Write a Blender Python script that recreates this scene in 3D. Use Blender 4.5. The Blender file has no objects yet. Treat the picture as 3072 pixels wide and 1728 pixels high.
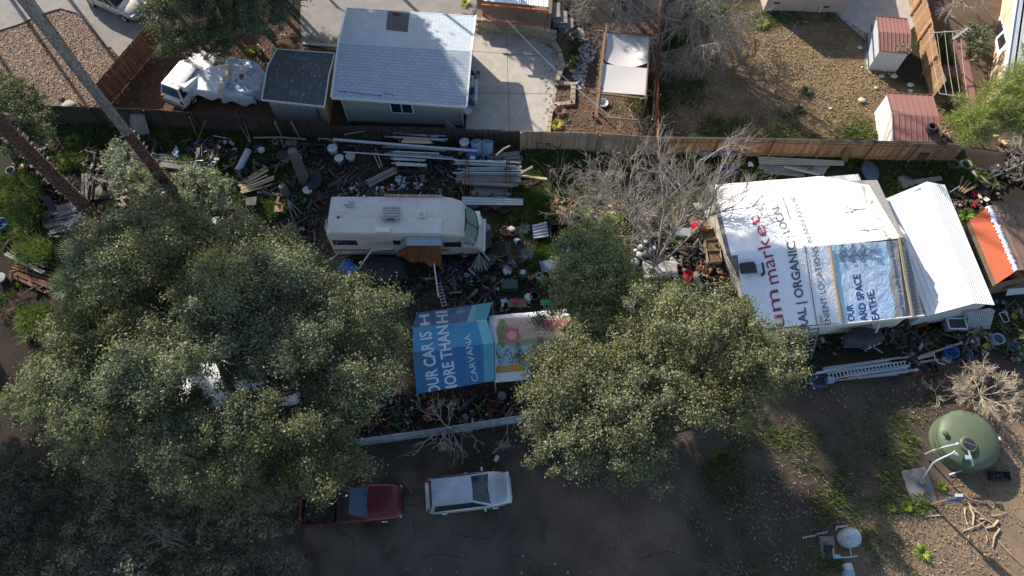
import bpy, bmesh, math, random
import numpy as np
from mathutils import Vector, Matrix, Euler
from math import radians, pi, sin, cos, tan, atan2
S = bpy.context.scene
COL = S.collection
random.seed(7); rng = np.random.default_rng(11)
# ------------------------------------------------------------ camera
H = 36.0; TH = radians(25.5); F = 2130.0; PW, PH = 3072.0, 1728.0
cd = bpy.data.cameras.new('camera'); cam = bpy.data.objects.new('camera', cd); COL.objects.link(cam)
cam.location = (0, 0, H); cam.rotation_euler = (TH, 0, 0)
cd.sensor_width = 36; cd.lens = 36 * F / PW; cd.clip_end = 2000; cd.clip_start = .5
S.camera = cam
# ------------------------------------------------------------ light
SUN_EL = radians(27.5); SD = Vector((.63, -.77, 0)).normalized()
wd = bpy.data.worlds.new('World'); S.world = wd; wd.use_nodes = True
sky = wd.node_tree.nodes.new('ShaderNodeTexSky'); sky.sky_type = 'NISHITA'; sky.sun_disc = False
sky.sun_elevation = SUN_EL; sky.sun_rotation = atan2(-SD.x, -SD.y)
wb = wd.node_tree.nodes['Background']; wb.inputs[1].default_value = .115
wd.node_tree.links.new(sky.outputs[0], wb.inputs[0])
ld = bpy.data.lights.new('sun', 'SUN'); ld.energy = 5.0; ld.angle = radians(.53); ld.color = (1, .91, .78)
sun = bpy.data.objects.new('sun', ld); COL.objects.link(sun)
ldir = Vector((SD.x * cos(SUN_EL), SD.y * cos(SUN_EL), -sin(SUN_EL)))
sun.rotation_euler = ldir.to_track_quat('-Z', 'Y').to_euler(); sun.location = (-30, 60, 60)
S.view_settings.view_transform = 'Standard'; S.view_settings.look = 'None'
S.view_settings.exposure = .9; S.view_settings.gamma = 1
S.cycles.max_bounces = 5; S.cycles.diffuse_bounces = 2; S.cycles.transparent_max_bounces = 6
# ------------------------------------------------------------ where a point of the survey picture lies on the level z
def W(px, py, z=0.0):
    u = (px - PW / 2) / F; v = (PH / 2 - py) / F
    t = (H - z) / (cos(TH) - v * sin(TH))
    return Vector((u * t, t * (v * cos(TH) + sin(TH)), z))
OX = {'1': 0, '2': 760, '3': 1520, '4': 2272}
def cc(c, x, y):
    s = .3299 if c[0] == 'D' else .31056
    return OX[c[1]] + x * s, {'A': 0, 'B': 400, 'C': 800, 'D': 1250}[c[0]] + y * s
def q(c, x, y, z=0.0):
    return W(*cc(c, x, y), z)
# ------------------------------------------------------------ materials
MATS = {}
def nodes_of(name, rough=.8, metal=0.0, spec=.3):
    m = bpy.data.materials.new(name); m.use_nodes = True
    nt = m.node_tree; b = nt.nodes['Principled BSDF']
    b.inputs['Roughness'].default_value = rough; b.inputs['Metallic'].default_value = metal
    b.inputs['Specular IOR Level'].default_value = spec
    return m, nt, b
def mixc(nt, a, b, fac, mode='MIX'):
    n = nt.nodes.new('ShaderNodeMix'); n.data_type = 'RGBA'; n.blend_type = mode; n.clamp_factor = True
    for i, v in ((6, a), (7, b), (0, fac)):
        if hasattr(v, 'is_linked'): nt.links.new(v, n.inputs[i])
        elif i == 0: n.inputs[0].default_value = v
        else: n.inputs[i].default_value = tuple(v)[:3] + (1,)
    return n.outputs[2]
def noise(nt, scale, detail=5, stretch=(1, 1, 1), coord='Object', rough=.6, dist=0.0):
    tc = nt.nodes.new('ShaderNodeTexCoord'); mp = nt.nodes.new('ShaderNodeMapping')
    mp.inputs['Scale'].default_value = stretch
    nt.links.new(tc.outputs[coord], mp.inputs[0])
    n = nt.nodes.new('ShaderNodeTexNoise'); n.inputs['Scale'].default_value = scale
    n.inputs['Detail'].default_value = detail; n.inputs['Roughness'].default_value = rough; n.inputs['Distortion'].default_value = dist
    nt.links.new(mp.outputs[0], n.inputs[0]); return n.outputs[0]
def ramp(nt, src, p0, p1):
    r = nt.nodes.new('ShaderNodeMapRange'); r.inputs[1].default_value = p0; r.inputs[2].default_value = p1
    nt.links.new(src, r.inputs[0]); return r.outputs[0]
def tint(nt):
    a = nt.nodes.new('ShaderNodeAttribute'); a.attribute_name = 'tint'; return a.outputs['Color']
def bumpn(nt, b, src, strength, dist=.02):
    n = nt.nodes.new('ShaderNodeBump'); n.inputs['Strength'].default_value = strength; n.inputs['Distance'].default_value = dist
    nt.links.new(src, n.inputs['Height']); nt.links.new(n.outputs[0], b.inputs['Normal'])
    return n
def M(key, col=None, col2=None, scale=5, rough=.8, bump=.3, metal=0.0, stretch=(1, 1, 1), spec=.3, stain=None, sscale=1.2, samt=(.5, .7)):
    """a surface of two close tones in noise, times the per-face tint, with patches of stain"""
    if key in MATS: return MATS[key]
    m, nt, b = nodes_of(key, rough, metal, spec)
    if col2 is None: col2 = tuple(c * .72 for c in col)
    nz = noise(nt, scale, 6, stretch)
    c = mixc(nt, col, col2, ramp(nt, nz, .3, .7))
    if stain:
        c = mixc(nt, c, stain, ramp(nt, noise(nt, sscale, 7, coord='Object', rough=.7), samt[0], samt[1]))
    c = mixc(nt, c, tint(nt), 1.0, 'MULTIPLY')
    nt.links.new(c, b.inputs['Base Color'])
    if bump: bumpn(nt, b, nz, bump)
    MATS[key] = m; return m
# ------------------------------------------------------------ mesh builder
class MB:
    def __init__(s): s.v = []; s.f = []; s.t = []; s.uv = {}; s.cur = (1, 1, 1); s.sm = False
    def add(s, vs, fs, uvs=None):
        o = len(s.v); s.v += [tuple(p) for p in vs]
        for k, f in enumerate(fs):
            if uvs: s.uv[len(s.f)] = uvs[k]
            s.f.append(tuple(i + o for i in f)); s.t.append(s.cur)
        return s
    def tn(s, lo=.8, hi=1.15, hue=.0):
        k = random.uniform(lo, hi); s.cur = (k * (1 + random.uniform(-hue, hue)), k, k * (1 + random.uniform(-hue, hue))); return s
    def box(s, c, d, R=None):
        c = Vector(c); x, y, z = d[0] / 2, d[1] / 2, d[2] / 2
        P = [Vector((i * x, j * y, k * z)) for k in (-1, 1) for j in (-1, 1) for i in (-1, 1)]
        if R is not None: P = [R @ p for p in P]
        return s.add([p + c for p in P], [(0, 2, 3, 1), (4, 5, 7, 6), (0, 1, 5, 4), (2, 6, 7, 3), (0, 4, 6, 2), (1, 3, 7, 5)])
    def bar(s, a, b, w, h=None, up=(0, 0, 1)):
        a, b = Vector(a), Vector(b); h = h or w; d = b - a
        if d.length < 1e-6: return s
        x = d.normalized(); u = Vector(up)
        if abs(x.dot(u)) > .98: u = Vector((1, 0, 0))
        y = u.cross(x).normalized(); z = x.cross(y)
        R = Matrix((x, y, z)).transposed()
        return s.box((a + b) / 2, (d.length, w, h), R)
    def tube(s, pts, r, n=8, cap=True):
        pts = [Vector(p) for p in pts]
        if not hasattr(r, '__len__'): r = [r] * len(pts)
        rings = []; 
        for i, p in enumerate(pts):
            d = (pts[min(i + 1, len(pts) - 1)] - pts[max(i - 1, 0)]).normalized()
            u = Vector((0, 0, 1)) if abs(d.z) < .9 else Vector((1, 0, 0))
            y = u.cross(d).normalized(); z = d.cross(y)
            rings += [p + (y * cos(2 * pi * k / n) + z * sin(2 * pi * k / n)) * r[i] for k in range(n)]
        fs = [(i * n + k, i * n + (k + 1) % n, (i + 1) * n + (k + 1) % n, (i + 1) * n + k) for i in range(len(pts) - 1) for k in range(n)]
        if cap: fs += [tuple(range(n - 1, -1, -1)), tuple((len(pts) - 1) * n + k for k in range(n))]
        return s.add(rings, fs)
    def lathe(s, prof, c=(0, 0, 0), n=20, R=None):
        c = Vector(c); vs = []
        for r, z in prof:
            for k in range(n):
                p = Vector((r * cos(2 * pi * k / n), r * sin(2 * pi * k / n), z))
                vs.append((R @ p if R is not None else p) + c)
        fs = [(i * n + k, i * n + (k + 1) % n, (i + 1) * n + (k + 1) % n, (i + 1) * n + k) for i in range(len(prof) - 1) for k in range(n)]
        return s.add(vs, fs)
    def prism(s, poly, z0, z1):
        n = len(poly); vs = [(p[0], p[1], z0) for p in poly] + [(p[0], p[1], z1) for p in poly]
        return s.add(vs, [tuple(range(n - 1, -1, -1)), tuple(range(n, 2 * n))] + [(i, (i + 1) % n, n + (i + 1) % n, n + i) for i in range(n)])
    def panel(s, a, b, c, d, th=.04, nx=1, ny=1, fn=None):
        """slab a-b (eave) c-d (top, c above b), uv in metres; fn(x, y) lifts it along its normal"""
        a, b, c, d = map(Vector, (a, b, c, d)); nrm = (b - a).cross(d - a).normalized()
        if nrm.z < 0 and abs(nrm.z) > .1: nrm = -nrm
        Lx = ((b - a).length + (c - d).length) / 2; Ly = ((d - a).length + (c - b).length) / 2
        vs = []; uv = []
        for j in range(ny + 1):
            for i in range(nx + 1):
                fx, fy = i / nx, j / ny
                p = a.lerp(b, fx).lerp(d.lerp(c, fx), fy)
                vs.append(p + nrm * (fn(fx * Lx, fy * Ly) if fn else 0)); uv.append((fx * Lx, fy * Ly))
        n = len(vs); w = nx + 1; fs = []; us = []
        for j in range(ny):
            for i in range(nx):
                f = (j * w + i, j * w + i + 1, (j + 1) * w + i + 1, (j + 1) * w + i); fs.append(f); us.append([uv[k] for k in f])
        if th:
            bot = [p - nrm * th for p in vs]; 
            for f in list(fs): fs.append(tuple(k + n for k in reversed(f))); us.append([uv[k] for k in reversed(f)])
            ring = list(range(w)) + [j * w + nx for j in range(1, ny + 1)] + [ny * w + i for i in range(nx - 1, -1, -1)] + [j * w for j in range(ny - 1, 0, -1)]
            for k, i in enumerate(ring):
                j = ring[(k + 1) % len(ring)]; f = (j, i, i + n, j + n); fs.append(f); us.append([uv[e % n] for e in f])
            vs += bot
        return s.add(vs, fs, us)
    def build(s, name, mat, parent=None, origin=None, smooth=None):
        me = bpy.data.meshes.new(name)
        o0 = Vector(origin) if origin is not None else Vector((0, 0, 0))
        me.from_pydata([(x - o0.x, y - o0.y, z - o0.z) for x, y, z in s.v], [], s.f)
        n = [len(f) for f in s.f]; t = np.ones((len(me.loops), 4), np.float32)
        t[:, :3] = np.repeat(np.array(s.t, np.float32).reshape(-1, 3), n, axis=0)
        a = me.attributes.new('tint', 'FLOAT_COLOR', 'CORNER'); a.data.foreach_set('color', t.ravel())
        if s.uv:
            u = me.uv_layers.new(name='UVMap'); arr = np.zeros((len(me.loops), 2), np.float32); k = 0
            for i, f in enumerate(s.f):
                if i in s.uv: arr[k:k + len(f)] = s.uv[i]
                k += len(f)
            u.data.foreach_set('uv', arr.ravel())
        if smooth or (smooth is None and s.sm): me.shade_smooth()
        me.materials.append(mat); me.update()
        o = bpy.data.objects.new(name, me); COL.objects.link(o)
        if parent is not None: o.parent = parent
        elif origin is not None: o.location = o0
        return o
def bevel(o, w=.03, seg=2):
    m = o.modifiers.new('bevel', 'BEVEL'); m.width = w; m.segments = seg; m.limit_method = 'ANGLE'; m.angle_limit = radians(35); return o
def subsurf(o, n=1):
    m = o.modifiers.new('subdivision', 'SUBSURF'); m.levels = n; m.render_levels = n; return o
LABELS = set()
def tag(o, label, cat, group=None, kind=None):
    o['label'] = label; o['category'] = cat
    if label in LABELS and not group: print('DUP LABEL', label)
    LABELS.add(label)
    if group: o['group'] = group
    if kind: o['kind'] = kind
    return o
def thing(name, label, cat, loc=(0, 0, 0), rz=0.0, group=None):
    o = bpy.data.objects.new(name, None); COL.objects.link(o); o.empty_display_size = .2
    o.location = loc; o.rotation_euler = (0, 0, rz); return tag(o, label, cat, group)
def struct(o, label, cat, kind='structure'):
    return tag(o, label, cat, None, kind)
def npmesh(name, V, Fc, T, mat, parent=None, origin=(0, 0, 0), smooth=False):
    """quads or triangles as numpy arrays: V (n,3), Fc (m,k), T (m,3) tints"""
    me = bpy.data.meshes.new(name); V = V - np.array(origin, np.float64)
    k = Fc.shape[1]; m = len(Fc)
    me.vertices.add(len(V)); me.vertices.foreach_set('co', V.astype(np.float32).ravel())
    me.loops.add(m * k); me.loops.foreach_set('vertex_index', Fc.astype(np.int32).ravel())
    me.polygons.add(m); me.polygons.foreach_set('loop_start', np.arange(0, m * k, k, dtype=np.int32))
    me.polygons.foreach_set('loop_total', np.full(m, k, np.int32))
    me.update(calc_edges=True)
    c = np.ones((m * k, 4), np.float32); c[:, :3] = np.repeat(T, k, axis=0)
    me.attributes.new('tint', 'FLOAT_COLOR', 'CORNER').data.foreach_set('color', c.ravel())
    if smooth: me.shade_smooth()
    me.materials.append(mat)
    o = bpy.data.objects.new(name, me); COL.objects.link(o)
    if parent is not None: o.parent = parent
    else: o.location = origin
    return o
NT = {}
def vnoise(x, y, s, seed=0):
    """smooth value noise on arrays"""
    if seed not in NT: NT[seed] = np.random.default_rng(seed).random((256, 256))
    r = NT[seed]; x = x / s + 1000; y = y / s + 1000
    xi = np.floor(x).astype(int); yi = np.floor(y).astype(int); fx = x - xi; fy = y - yi
    fx = fx * fx * (3 - 2 * fx); fy = fy * fy * (3 - 2 * fy)
    g = lambda a, b: r[a % 256, b % 256]
    return (g(xi, yi) * (1 - fx) + g(xi + 1, yi) * fx) * (1 - fy) + (g(xi, yi + 1) * (1 - fx) + g(xi + 1, yi + 1) * fx) * fy
def fbm(x, y, s, seed=0):
    return (vnoise(x, y, s, seed) + .5 * vnoise(x, y, s / 2, seed + 1) + .25 * vnoise(x, y, s / 4, seed + 2) + .125 * vnoise(x, y, s / 8, seed + 3)) / 1.875
def polymask(x, y, poly, soft=.3):
    """0..1 inside a world polygon with a soft edge"""
    ins = np.zeros(x.shape, bool); d = np.full(x.shape, 1e9); n = len(poly)
    for i in range(n):
        x0, y0 = poly[i][:2]; x1, y1 = poly[(i + 1) % n][:2]
        c = ((y0 > y) != (y1 > y)) & (x < (x1 - x0) * (y - y0) / ((y1 - y0) or 1e-9) + x0); ins ^= c
        t = np.clip(((x - x0) * (x1 - x0) + (y - y0) * (y1 - y0)) / max((x1 - x0) ** 2 + (y1 - y0) ** 2, 1e-9), 0, 1)
        d = np.minimum(d, np.hypot(x - x0 - t * (x1 - x0), y - y0 - t * (y1 - y0)))
    sd = np.where(ins, d, -d)
    return np.clip(sd / soft + .5, 0, 1)
def PX(*pts, z=0):
    return [W(x, y, z) for x, y in pts]
# ============================================================ GROUND
Z = {
 'mulch': PX((-900, 120), (0, 95), (60, 75), (125, 45), (185, 28), (235, 45), (290, 95), (330, 150), (360, 190), (410, 150), (265, 340), (0, 345), (-900, 350)),
 'redsoil': PX((265, 345), (500, 100), (620, 60), (900, 60), (1010, 160), (1020, 400), (700, 390), (265, 360)),
 'dirtyard': PX((1985, 30), (2500, 30), (2620, 120), (2660, 260), (2860, 300), (2870, 430), (2300, 440), (1975, 420), (2010, 200)),
 'garden': PX((1620, 100), (1985, 60), (1975, 420), (1640, 410)),
 'rightyard': PX((2760, -60), (3200, -60), (3300, 440), (2860, 440), (2790, 200)),
 'drive': PX((880, 1330), (1300, 1310), (1560, 1350), (1980, 1400), (2120, 1560), (2180, 1760), (2200, 2300), (700, 2300), (820, 1600)),
 'dry': PX((2560, 1560), (2660, 1490), (2840, 1440), (2950, 1380), (3100, 1150), (3400, 1100), (3500, 2100), (2420, 2100), (2480, 1700)),
 'litter': PX((1980, 1260), (2250, 1210), (2760, 1060), (3100, 1100), (3100, 1450), (2700, 1560), (2500, 1700), (2200, 1750), (2020, 1500)),
 'soilmid': PX((930, 640), (1700, 620), (1720, 1000), (1560, 1330), (1060, 1330), (900, 900)),
}
GREEN = [(PX((120, 355), (700, 395), (900, 430), (980, 600), (700, 700), (400, 500), (60, 520)), .9),
 (PX((-40, 520), (120, 520), (150, 640), (130, 720), (230, 760), (200, 830), (120, 800), (-60, 1000)), .35),
 (PX((1490, 620), (1640, 540), (1740, 620), (1720, 790), (1560, 830), (1470, 760)), 1.3),
 (PX((1580, 450), (2100, 470), (2120, 640), (1900, 700), (1700, 660), (1600, 560)), 1.1),
 (PX((2080, 420), (2860, 440), (3000, 560), (2700, 600), (2550, 540), (2150, 520)), 1.0),
 (PX((2350, 1020), (3080, 960), (3080, 1040), (2700, 1080), (2420, 1110)), .6),
 (PX((2100, 1120), (2430, 1120), (2800, 1180), (2700, 1500), (2560, 1560), (2420, 1600), (2200, 1350)), .14),
 (PX((2180, 1350), (2420, 1560), (2560, 1730), (2260, 1730), (2050, 1400)), .2),
 (PX((2740, 90), (2830, 110), (2900, 300), (2890, 440), (2800, 420)), .7),
 (PX((1990, 20), (2500, 30), (2510, 60), (2080, 110), (2000, 160)), .8),
 (PX((1990, 380), (2400, 330), (2600, 340), (2640, 430), (1990, 430)), .4),
 (PX((1780, 220), (2160, 240), (2160, 420), (1990, 420)), .4),
 (PX((2620, 1490), (2780, 1480), (2800, 1530), (2660, 1560)), 1.0),
 (PX((2560, 1590), (2700, 1560), (2760, 1728), (2640, 1728)), .25)]
def zone_rgb(x, y):
    wob = 1.6 * (fbm(x, y, 3.0, 5) - .5); wx = x + wob; wy = y + 1.6 * (fbm(x, y, 3.0, 9) - .5)
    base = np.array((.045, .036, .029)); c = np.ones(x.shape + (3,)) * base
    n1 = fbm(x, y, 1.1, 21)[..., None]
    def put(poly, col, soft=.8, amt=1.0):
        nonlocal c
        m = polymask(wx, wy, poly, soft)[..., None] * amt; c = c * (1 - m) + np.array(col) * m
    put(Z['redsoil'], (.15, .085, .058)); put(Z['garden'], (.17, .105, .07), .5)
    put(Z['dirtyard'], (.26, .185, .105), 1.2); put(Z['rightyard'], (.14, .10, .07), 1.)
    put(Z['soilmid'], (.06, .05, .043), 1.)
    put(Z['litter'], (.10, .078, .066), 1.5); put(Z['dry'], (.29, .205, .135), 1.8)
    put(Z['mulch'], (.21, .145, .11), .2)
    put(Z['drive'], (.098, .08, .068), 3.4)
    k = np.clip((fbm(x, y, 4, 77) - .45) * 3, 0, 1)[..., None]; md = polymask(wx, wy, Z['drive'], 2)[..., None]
    c = c * (1 - .6 * k * md) + np.array((.20, .155, .125)) * .6 * k * md
    k = np.clip((fbm(x, y, 1.5, 31) - .56) * 6, 0, 1)[..., None]                  # oil patches and worn tarmac
    c = c * (1 - .5 * k * md)
    c = c * (.62 + .76 * n1)
    g = np.zeros(x.shape)
    for poly, a in GREEN: g = np.maximum(g, a * polymask(wx, wy, poly, 1.6))
    pat = np.clip((fbm(x, y, 2.2, 41) - .36) * 4.0, 0, 1)
    g = np.clip(g * (.25 + .9 * pat), 0, 1)
    gr = np.array((.05, .082, .02)) * (.6 + .8 * fbm(x, y, .9, 51)[..., None])
    c = c * (1 - g[..., None] * .85) + gr * g[..., None] * .85
    return np.clip(c, 0, 1), g
def make_ground():
    st = .14; X0, X1, Y0, Y1 = -42, 42, -4, 52
    xs = np.arange(X0, X1 + st / 2, st); ys = np.arange(Y0, Y1 + st / 2, st); gx, gy = np.meshgrid(xs, ys)
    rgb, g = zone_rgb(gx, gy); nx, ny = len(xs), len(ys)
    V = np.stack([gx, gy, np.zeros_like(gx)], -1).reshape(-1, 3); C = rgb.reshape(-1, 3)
    i = np.arange(nx - 1); j = np.arange(ny - 1); jj, ii = np.meshgrid(j, i, indexing='ij'); a = (jj * nx + ii).ravel()
    Fq = np.stack([a, a + 1, a + nx + 1, a + nx], 1)
    # the land beyond, in the same sheet
    R = 420; k = len(V); cor = np.array([(X0, Y0), (X1, Y0), (X1, Y1), (X0, Y1)]); out = np.array([(-R, -R), (R, -R), (R, R), (-R, R)])
    V = np.vstack([V, np.c_[out, np.zeros(4)]]); C = np.vstack([C, np.full((4, 3), .09)])
    ci = [0, nx - 1, nx * ny - 1, nx * (ny - 1)]
    Fq = np.vstack([Fq, np.array([(k + e, k + (e + 1) % 4, ci[(e + 1) % 4], ci[e]) for e in range(4)])])
    m, nt, b = nodes_of('earth', .95, 0, .15)
    att = nt.nodes.new('ShaderNodeAttribute'); att.attribute_name = 'soil'
    nz = noise(nt, 9, 8, rough=.72); nz2 = noise(nt, 42, 4, rough=.7)
    c = mixc(nt, att.outputs['Color'], (.35, .35, .35), ramp(nt, nz, .3, .75), 'MULTIPLY')
    c = mixc(nt, att.outputs['Color'], c, .75)
    c = mixc(nt, c, mixc(nt, c, (2.0, 1.85, 1.7), 1.0, 'MULTIPLY'), ramp(nt, nz2, .52, .7))
    nt.links.new(c, b.inputs['Base Color']); bumpn(nt, b, nz2, .9, .06)
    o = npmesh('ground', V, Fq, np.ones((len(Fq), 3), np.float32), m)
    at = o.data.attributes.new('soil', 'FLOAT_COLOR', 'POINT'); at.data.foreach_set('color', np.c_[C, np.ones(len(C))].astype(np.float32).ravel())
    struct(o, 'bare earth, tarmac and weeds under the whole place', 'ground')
make_ground()
# --- scattered stuff lying on the ground
def scatter_pts(poly, n, dens=None):
    xs = [p[0] for p in poly]; ys = [p[1] for p in poly]; out = np.zeros((0, 2))
    while len(out) < n:
        p = np.c_[rng.uniform(min(xs), max(xs), n * 2), rng.uniform(min(ys), max(ys), n * 2)]
        k = polymask(p[:, 0], p[:, 1], poly, .3) > rng.random(len(p))
        if dens is not None: k &= dens(p[:, 0], p[:, 1]) > rng.random(len(p))
        out = np.vstack([out, p[k]])
        if len(p[k]) == 0: break
    return out[:n]
def flakes(name, P, L, Wd, cols, mat, label, cat, z=.012, tilt=.25, kind='stuff'):
    n = len(P); a = rng.uniform(0, 2 * pi, n); l = L * rng.uniform(.5, 1.4, n) / 2; w = Wd * rng.uniform(.5, 1.4, n) / 2
    ex = np.c_[np.cos(a), np.sin(a), rng.normal(0, tilt, n)]; ey = np.c_[-np.sin(a), np.cos(a), rng.normal(0, tilt, n)]
    c = np.c_[P, z + l * .35 + rng.uniform(0, .02, n)]
    V = np.stack([c - ex * l[:, None] - ey * w[:, None], c + ex * l[:, None] - ey * w[:, None], c + ex * l[:, None] + ey * w[:, None], c - ex * l[:, None] + ey * w[:, None]], 1).reshape(-1, 3)
    V[:, 2] = np.maximum(V[:, 2], .004)
    T = np.array(cols)[rng.integers(0, len(cols), n)] * rng.uniform(.6, 1.3, (n, 1))
    o = npmesh(name, V, np.arange(4 * n).reshape(n, 4), T, mat)
    return struct(o, label, cat, kind)
WHITE = M('matter', (1, 1, 1), (.9, .9, .9), rough=.9, bump=0)
flakes('wood_chips', scatter_pts(Z['mulch'], 26000, lambda x, y: (x > -36) * 1.), .10, .05, [(.32, .22, .165), (.24, .155, .12), (.42, .32, .25), (.17, .11, .08), (.29, .19, .14)], WHITE, 'reddish wood chip mulch covering the corner bed behind the diagonal fence', 'mulch')
clod = [(.28, .185, .115), (.24, .16, .095), (.33, .225, .145), (.2, .135, .085)]
flakes('soil_clods', scatter_pts(Z['dirtyard'], 12000), .075, .06, clod, WHITE, 'loose crumbly clods over the sunlit dug yard behind the long fence', 'soil', tilt=.5)
flakes('dry_litter', np.vstack([scatter_pts(Z['dry'], 14000, lambda x, y: (x < 32) * np.clip((fbm(x, y, 1.6, 91) - .3) * 3, 0, 1)), scatter_pts(Z['litter'], 1800, lambda x, y: np.clip((fbm(x, y, 1.8, 92) - .42) * 5, 0, 1))]), .10, .035, [(.26, .19, .125), (.22, .155, .10), (.16, .115, .08), (.33, .245, .165)], WHITE, 'dry leaves and straw over the open ground around the water tank', 'leaf litter')
flakes('yard_litter', np.vstack([scatter_pts(PX((100, 370), (1560, 440), (1720, 900), (1300, 1330), (900, 1330), (700, 700), (60, 700)), 6500), scatter_pts(PX((1750, 470), (2200, 560), (2300, 900), (1750, 900)), 3500), scatter_pts(Z['redsoil'], 2500), scatter_pts(Z['garden'], 2000)]), .10, .055,
       [(.2, .15, .1), (.12, .09, .07), (.17, .14, .11), (.22, .2, .18), (.05, .045, .04)], WHITE, 'small scraps and fallen leaves trodden into the soil of the junk yard', 'litter')
flakes('drive_grit', scatter_pts(Z['drive'], 900, lambda x, y: np.clip((fbm(x, y, 2.5, 93) - .5) * 6, 0, 1)), .06, .035, [(.2, .17, .14), (.12, .1, .08), (.3, .26, .22)], WHITE, 'leaves and grit lying on the dark tarmac around the parked cars', 'grit')
def tufts(name, P, hgt, wid, cols, label, cat, lean=.5, per=3, mat=None):
    """blades of grass, each a thin triangle pair"""
    n = len(P) * per; p = np.repeat(P, per, 0) + rng.normal(0, .07, (n, 2)); a = rng.uniform(0, 2 * pi, n)
    h = (np.repeat(hgt, per) if hasattr(hgt, '__len__') else hgt) * rng.uniform(.5, 1.3, n); w = wid * rng.uniform(.6, 1.4, n)
    ex = np.c_[-np.sin(a), np.cos(a), np.zeros(n)] * w[:, None] / 2
    d = np.c_[np.cos(a), np.sin(a)] * (lean * h * rng.uniform(.3, 1.6, n))[:, None]
    b = np.c_[p, np.zeros(n)]; m = b + np.c_[d * .4, h * .6]; t = b + np.c_[d * 1.1, h]
    V = np.stack([b - ex, b + ex, m + ex * .8, m - ex * .8, t], 1).reshape(-1, 3); i = np.arange(n)[:, None] * 5
    Fq = np.vstack([i + np.array([0, 1, 2, 3]), i + np.array([3, 2, 4, 4])])
    Ft = np.vstack([i + np.array([0, 1, 2]), i + np.array([0, 2, 3]), i + np.array([3, 2, 4])])
    T = np.array(cols)[rng.integers(0, len(cols), n)] * rng.uniform(.6, 1.35, (n, 1))
    return struct(npmesh(name, V, Ft, np.vstack([T, T, T]), mat or LEAF, ), label, cat, 'stuff')
def leafmat(key, trans=.3, rough=.55):
    m, nt, b = nodes_of(key, rough, 0, .35)
    t = tint(nt); nt.links.new(t, b.inputs['Base Color'])
    tr = nt.nodes.new('ShaderNodeBsdfTranslucent'); nt.links.new(mixc(nt, t, (1.1, 1.28, .65), 1.0, 'MULTIPLY'), tr.inputs[0])
    mx = nt.nodes.new('ShaderNodeMixShader'); mx.inputs[0].default_value = trans
    out = nt.nodes['Material Output']
    nt.links.new(b.outputs[0], mx.inputs[1]); nt.links.new(tr.outputs[0], mx.inputs[2]); nt.links.new(mx.outputs[0], out.inputs[0])
    MATS[key] = m; return m
LEAF = leafmat('leaf')
GP = []
for poly, a in GREEN:
    ar = abs(sum(poly[i][0] * poly[(i + 1) % len(poly)][1] - poly[(i + 1) % len(poly)][0] * poly[i][1] for i in range(len(poly)))) / 2
    GP.append(scatter_pts(poly, int(ar * 150 * a), lambda x, y: np.clip((fbm(x, y, 2.2, 41) - .38) * 4.0, 0.02, 1)))
GP = np.vstack(GP); gh = .10 + .26 * np.clip((fbm(GP[:, 0], GP[:, 1], 1.7, 61) - .4) * 3, 0, 1)
tufts('grass', GP, gh, .035, [(.06, .11, .02), (.085, .15, .028), (.13, .19, .035), (.05, .08, .025), (.15, .17, .05)], 'rank green grass and weeds growing in patches between the junk', 'grass')
tw = PX((30, 570), (90, 530), (125, 560), (130, 640), (110, 720), (60, 720), (40, 650)); tw2 = PX((60, 760), (130, 725), (180, 760), (150, 800), (80, 800)); tw3 = PX((70, 950), (150, 930), (140, 1000), (90, 1020))
tP = np.vstack([scatter_pts(tw, 520), scatter_pts(tw2, 420), scatter_pts(tw3, 260)])
tufts('tall_weeds', tP, .7, .045, [(.11, .17, .03), (.17, .24, .04), (.07, .11, .03), (.2, .21, .09)], 'waist high bright green weeds along the left edge beside the lumber piles', 'weeds', lean=.55, per=5)
def debris(name, P, cols, lo, hi, label, cat):
    """small broken boxes and slats lying every way, too many to count"""
    n = len(P); a = rng.normal(0, 1, (n, 3)); a[:, 2] *= .35; a /= np.linalg.norm(a, axis=1, keepdims=True); t = rng.normal(0, 1, (n, 3)); b = np.cross(a, t); b /= np.linalg.norm(b, axis=1, keepdims=True); c = np.cross(a, b)
    L = rng.uniform(lo, hi, (n, 1)) ** 1.0; w = L * rng.uniform(.05, .22, (n, 1)) ** .9; h = L * rng.uniform(.03, .14, (n, 1)); o = np.c_[P, h[:, 0] * .6 + rng.uniform(0, .22, n)]
    V = np.stack([o + a * i * L / 2 + b * j * w / 2 + c * k * h / 2 for k in (-1, 1) for j in (-1, 1) for i in (-1, 1)], 1).reshape(-1, 3); i = np.arange(n)[:, None] * 8
    Fq = np.stack([i + np.array(f) for f in ((0, 2, 3, 1), (4, 5, 7, 6), (0, 1, 5, 4), (2, 6, 7, 3), (0, 4, 6, 2), (1, 3, 7, 5))], 1).reshape(-1, 4)
    T = np.repeat(np.array(cols)[rng.integers(0, len(cols), n)] * rng.uniform(.5, 1.3, (n, 1)), 6, 0); return struct(npmesh(name, V, Fq, T, WHITE), label, cat, 'stuff')
cl_ = lambda x, y: np.clip((fbm(x, y, 1.3, 95) - .5) * 8, .02, 1)
DC = [(.03, .03, .035)] * 3 + [(.09, .065, .05)] * 3 + [(.075, .072, .07)] * 2 + [(.16, .125, .09)] * 2 + [(.12, .05, .03), (.30, .31, .33), (.06, .09, .14), (.06, .09, .06)]
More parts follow.
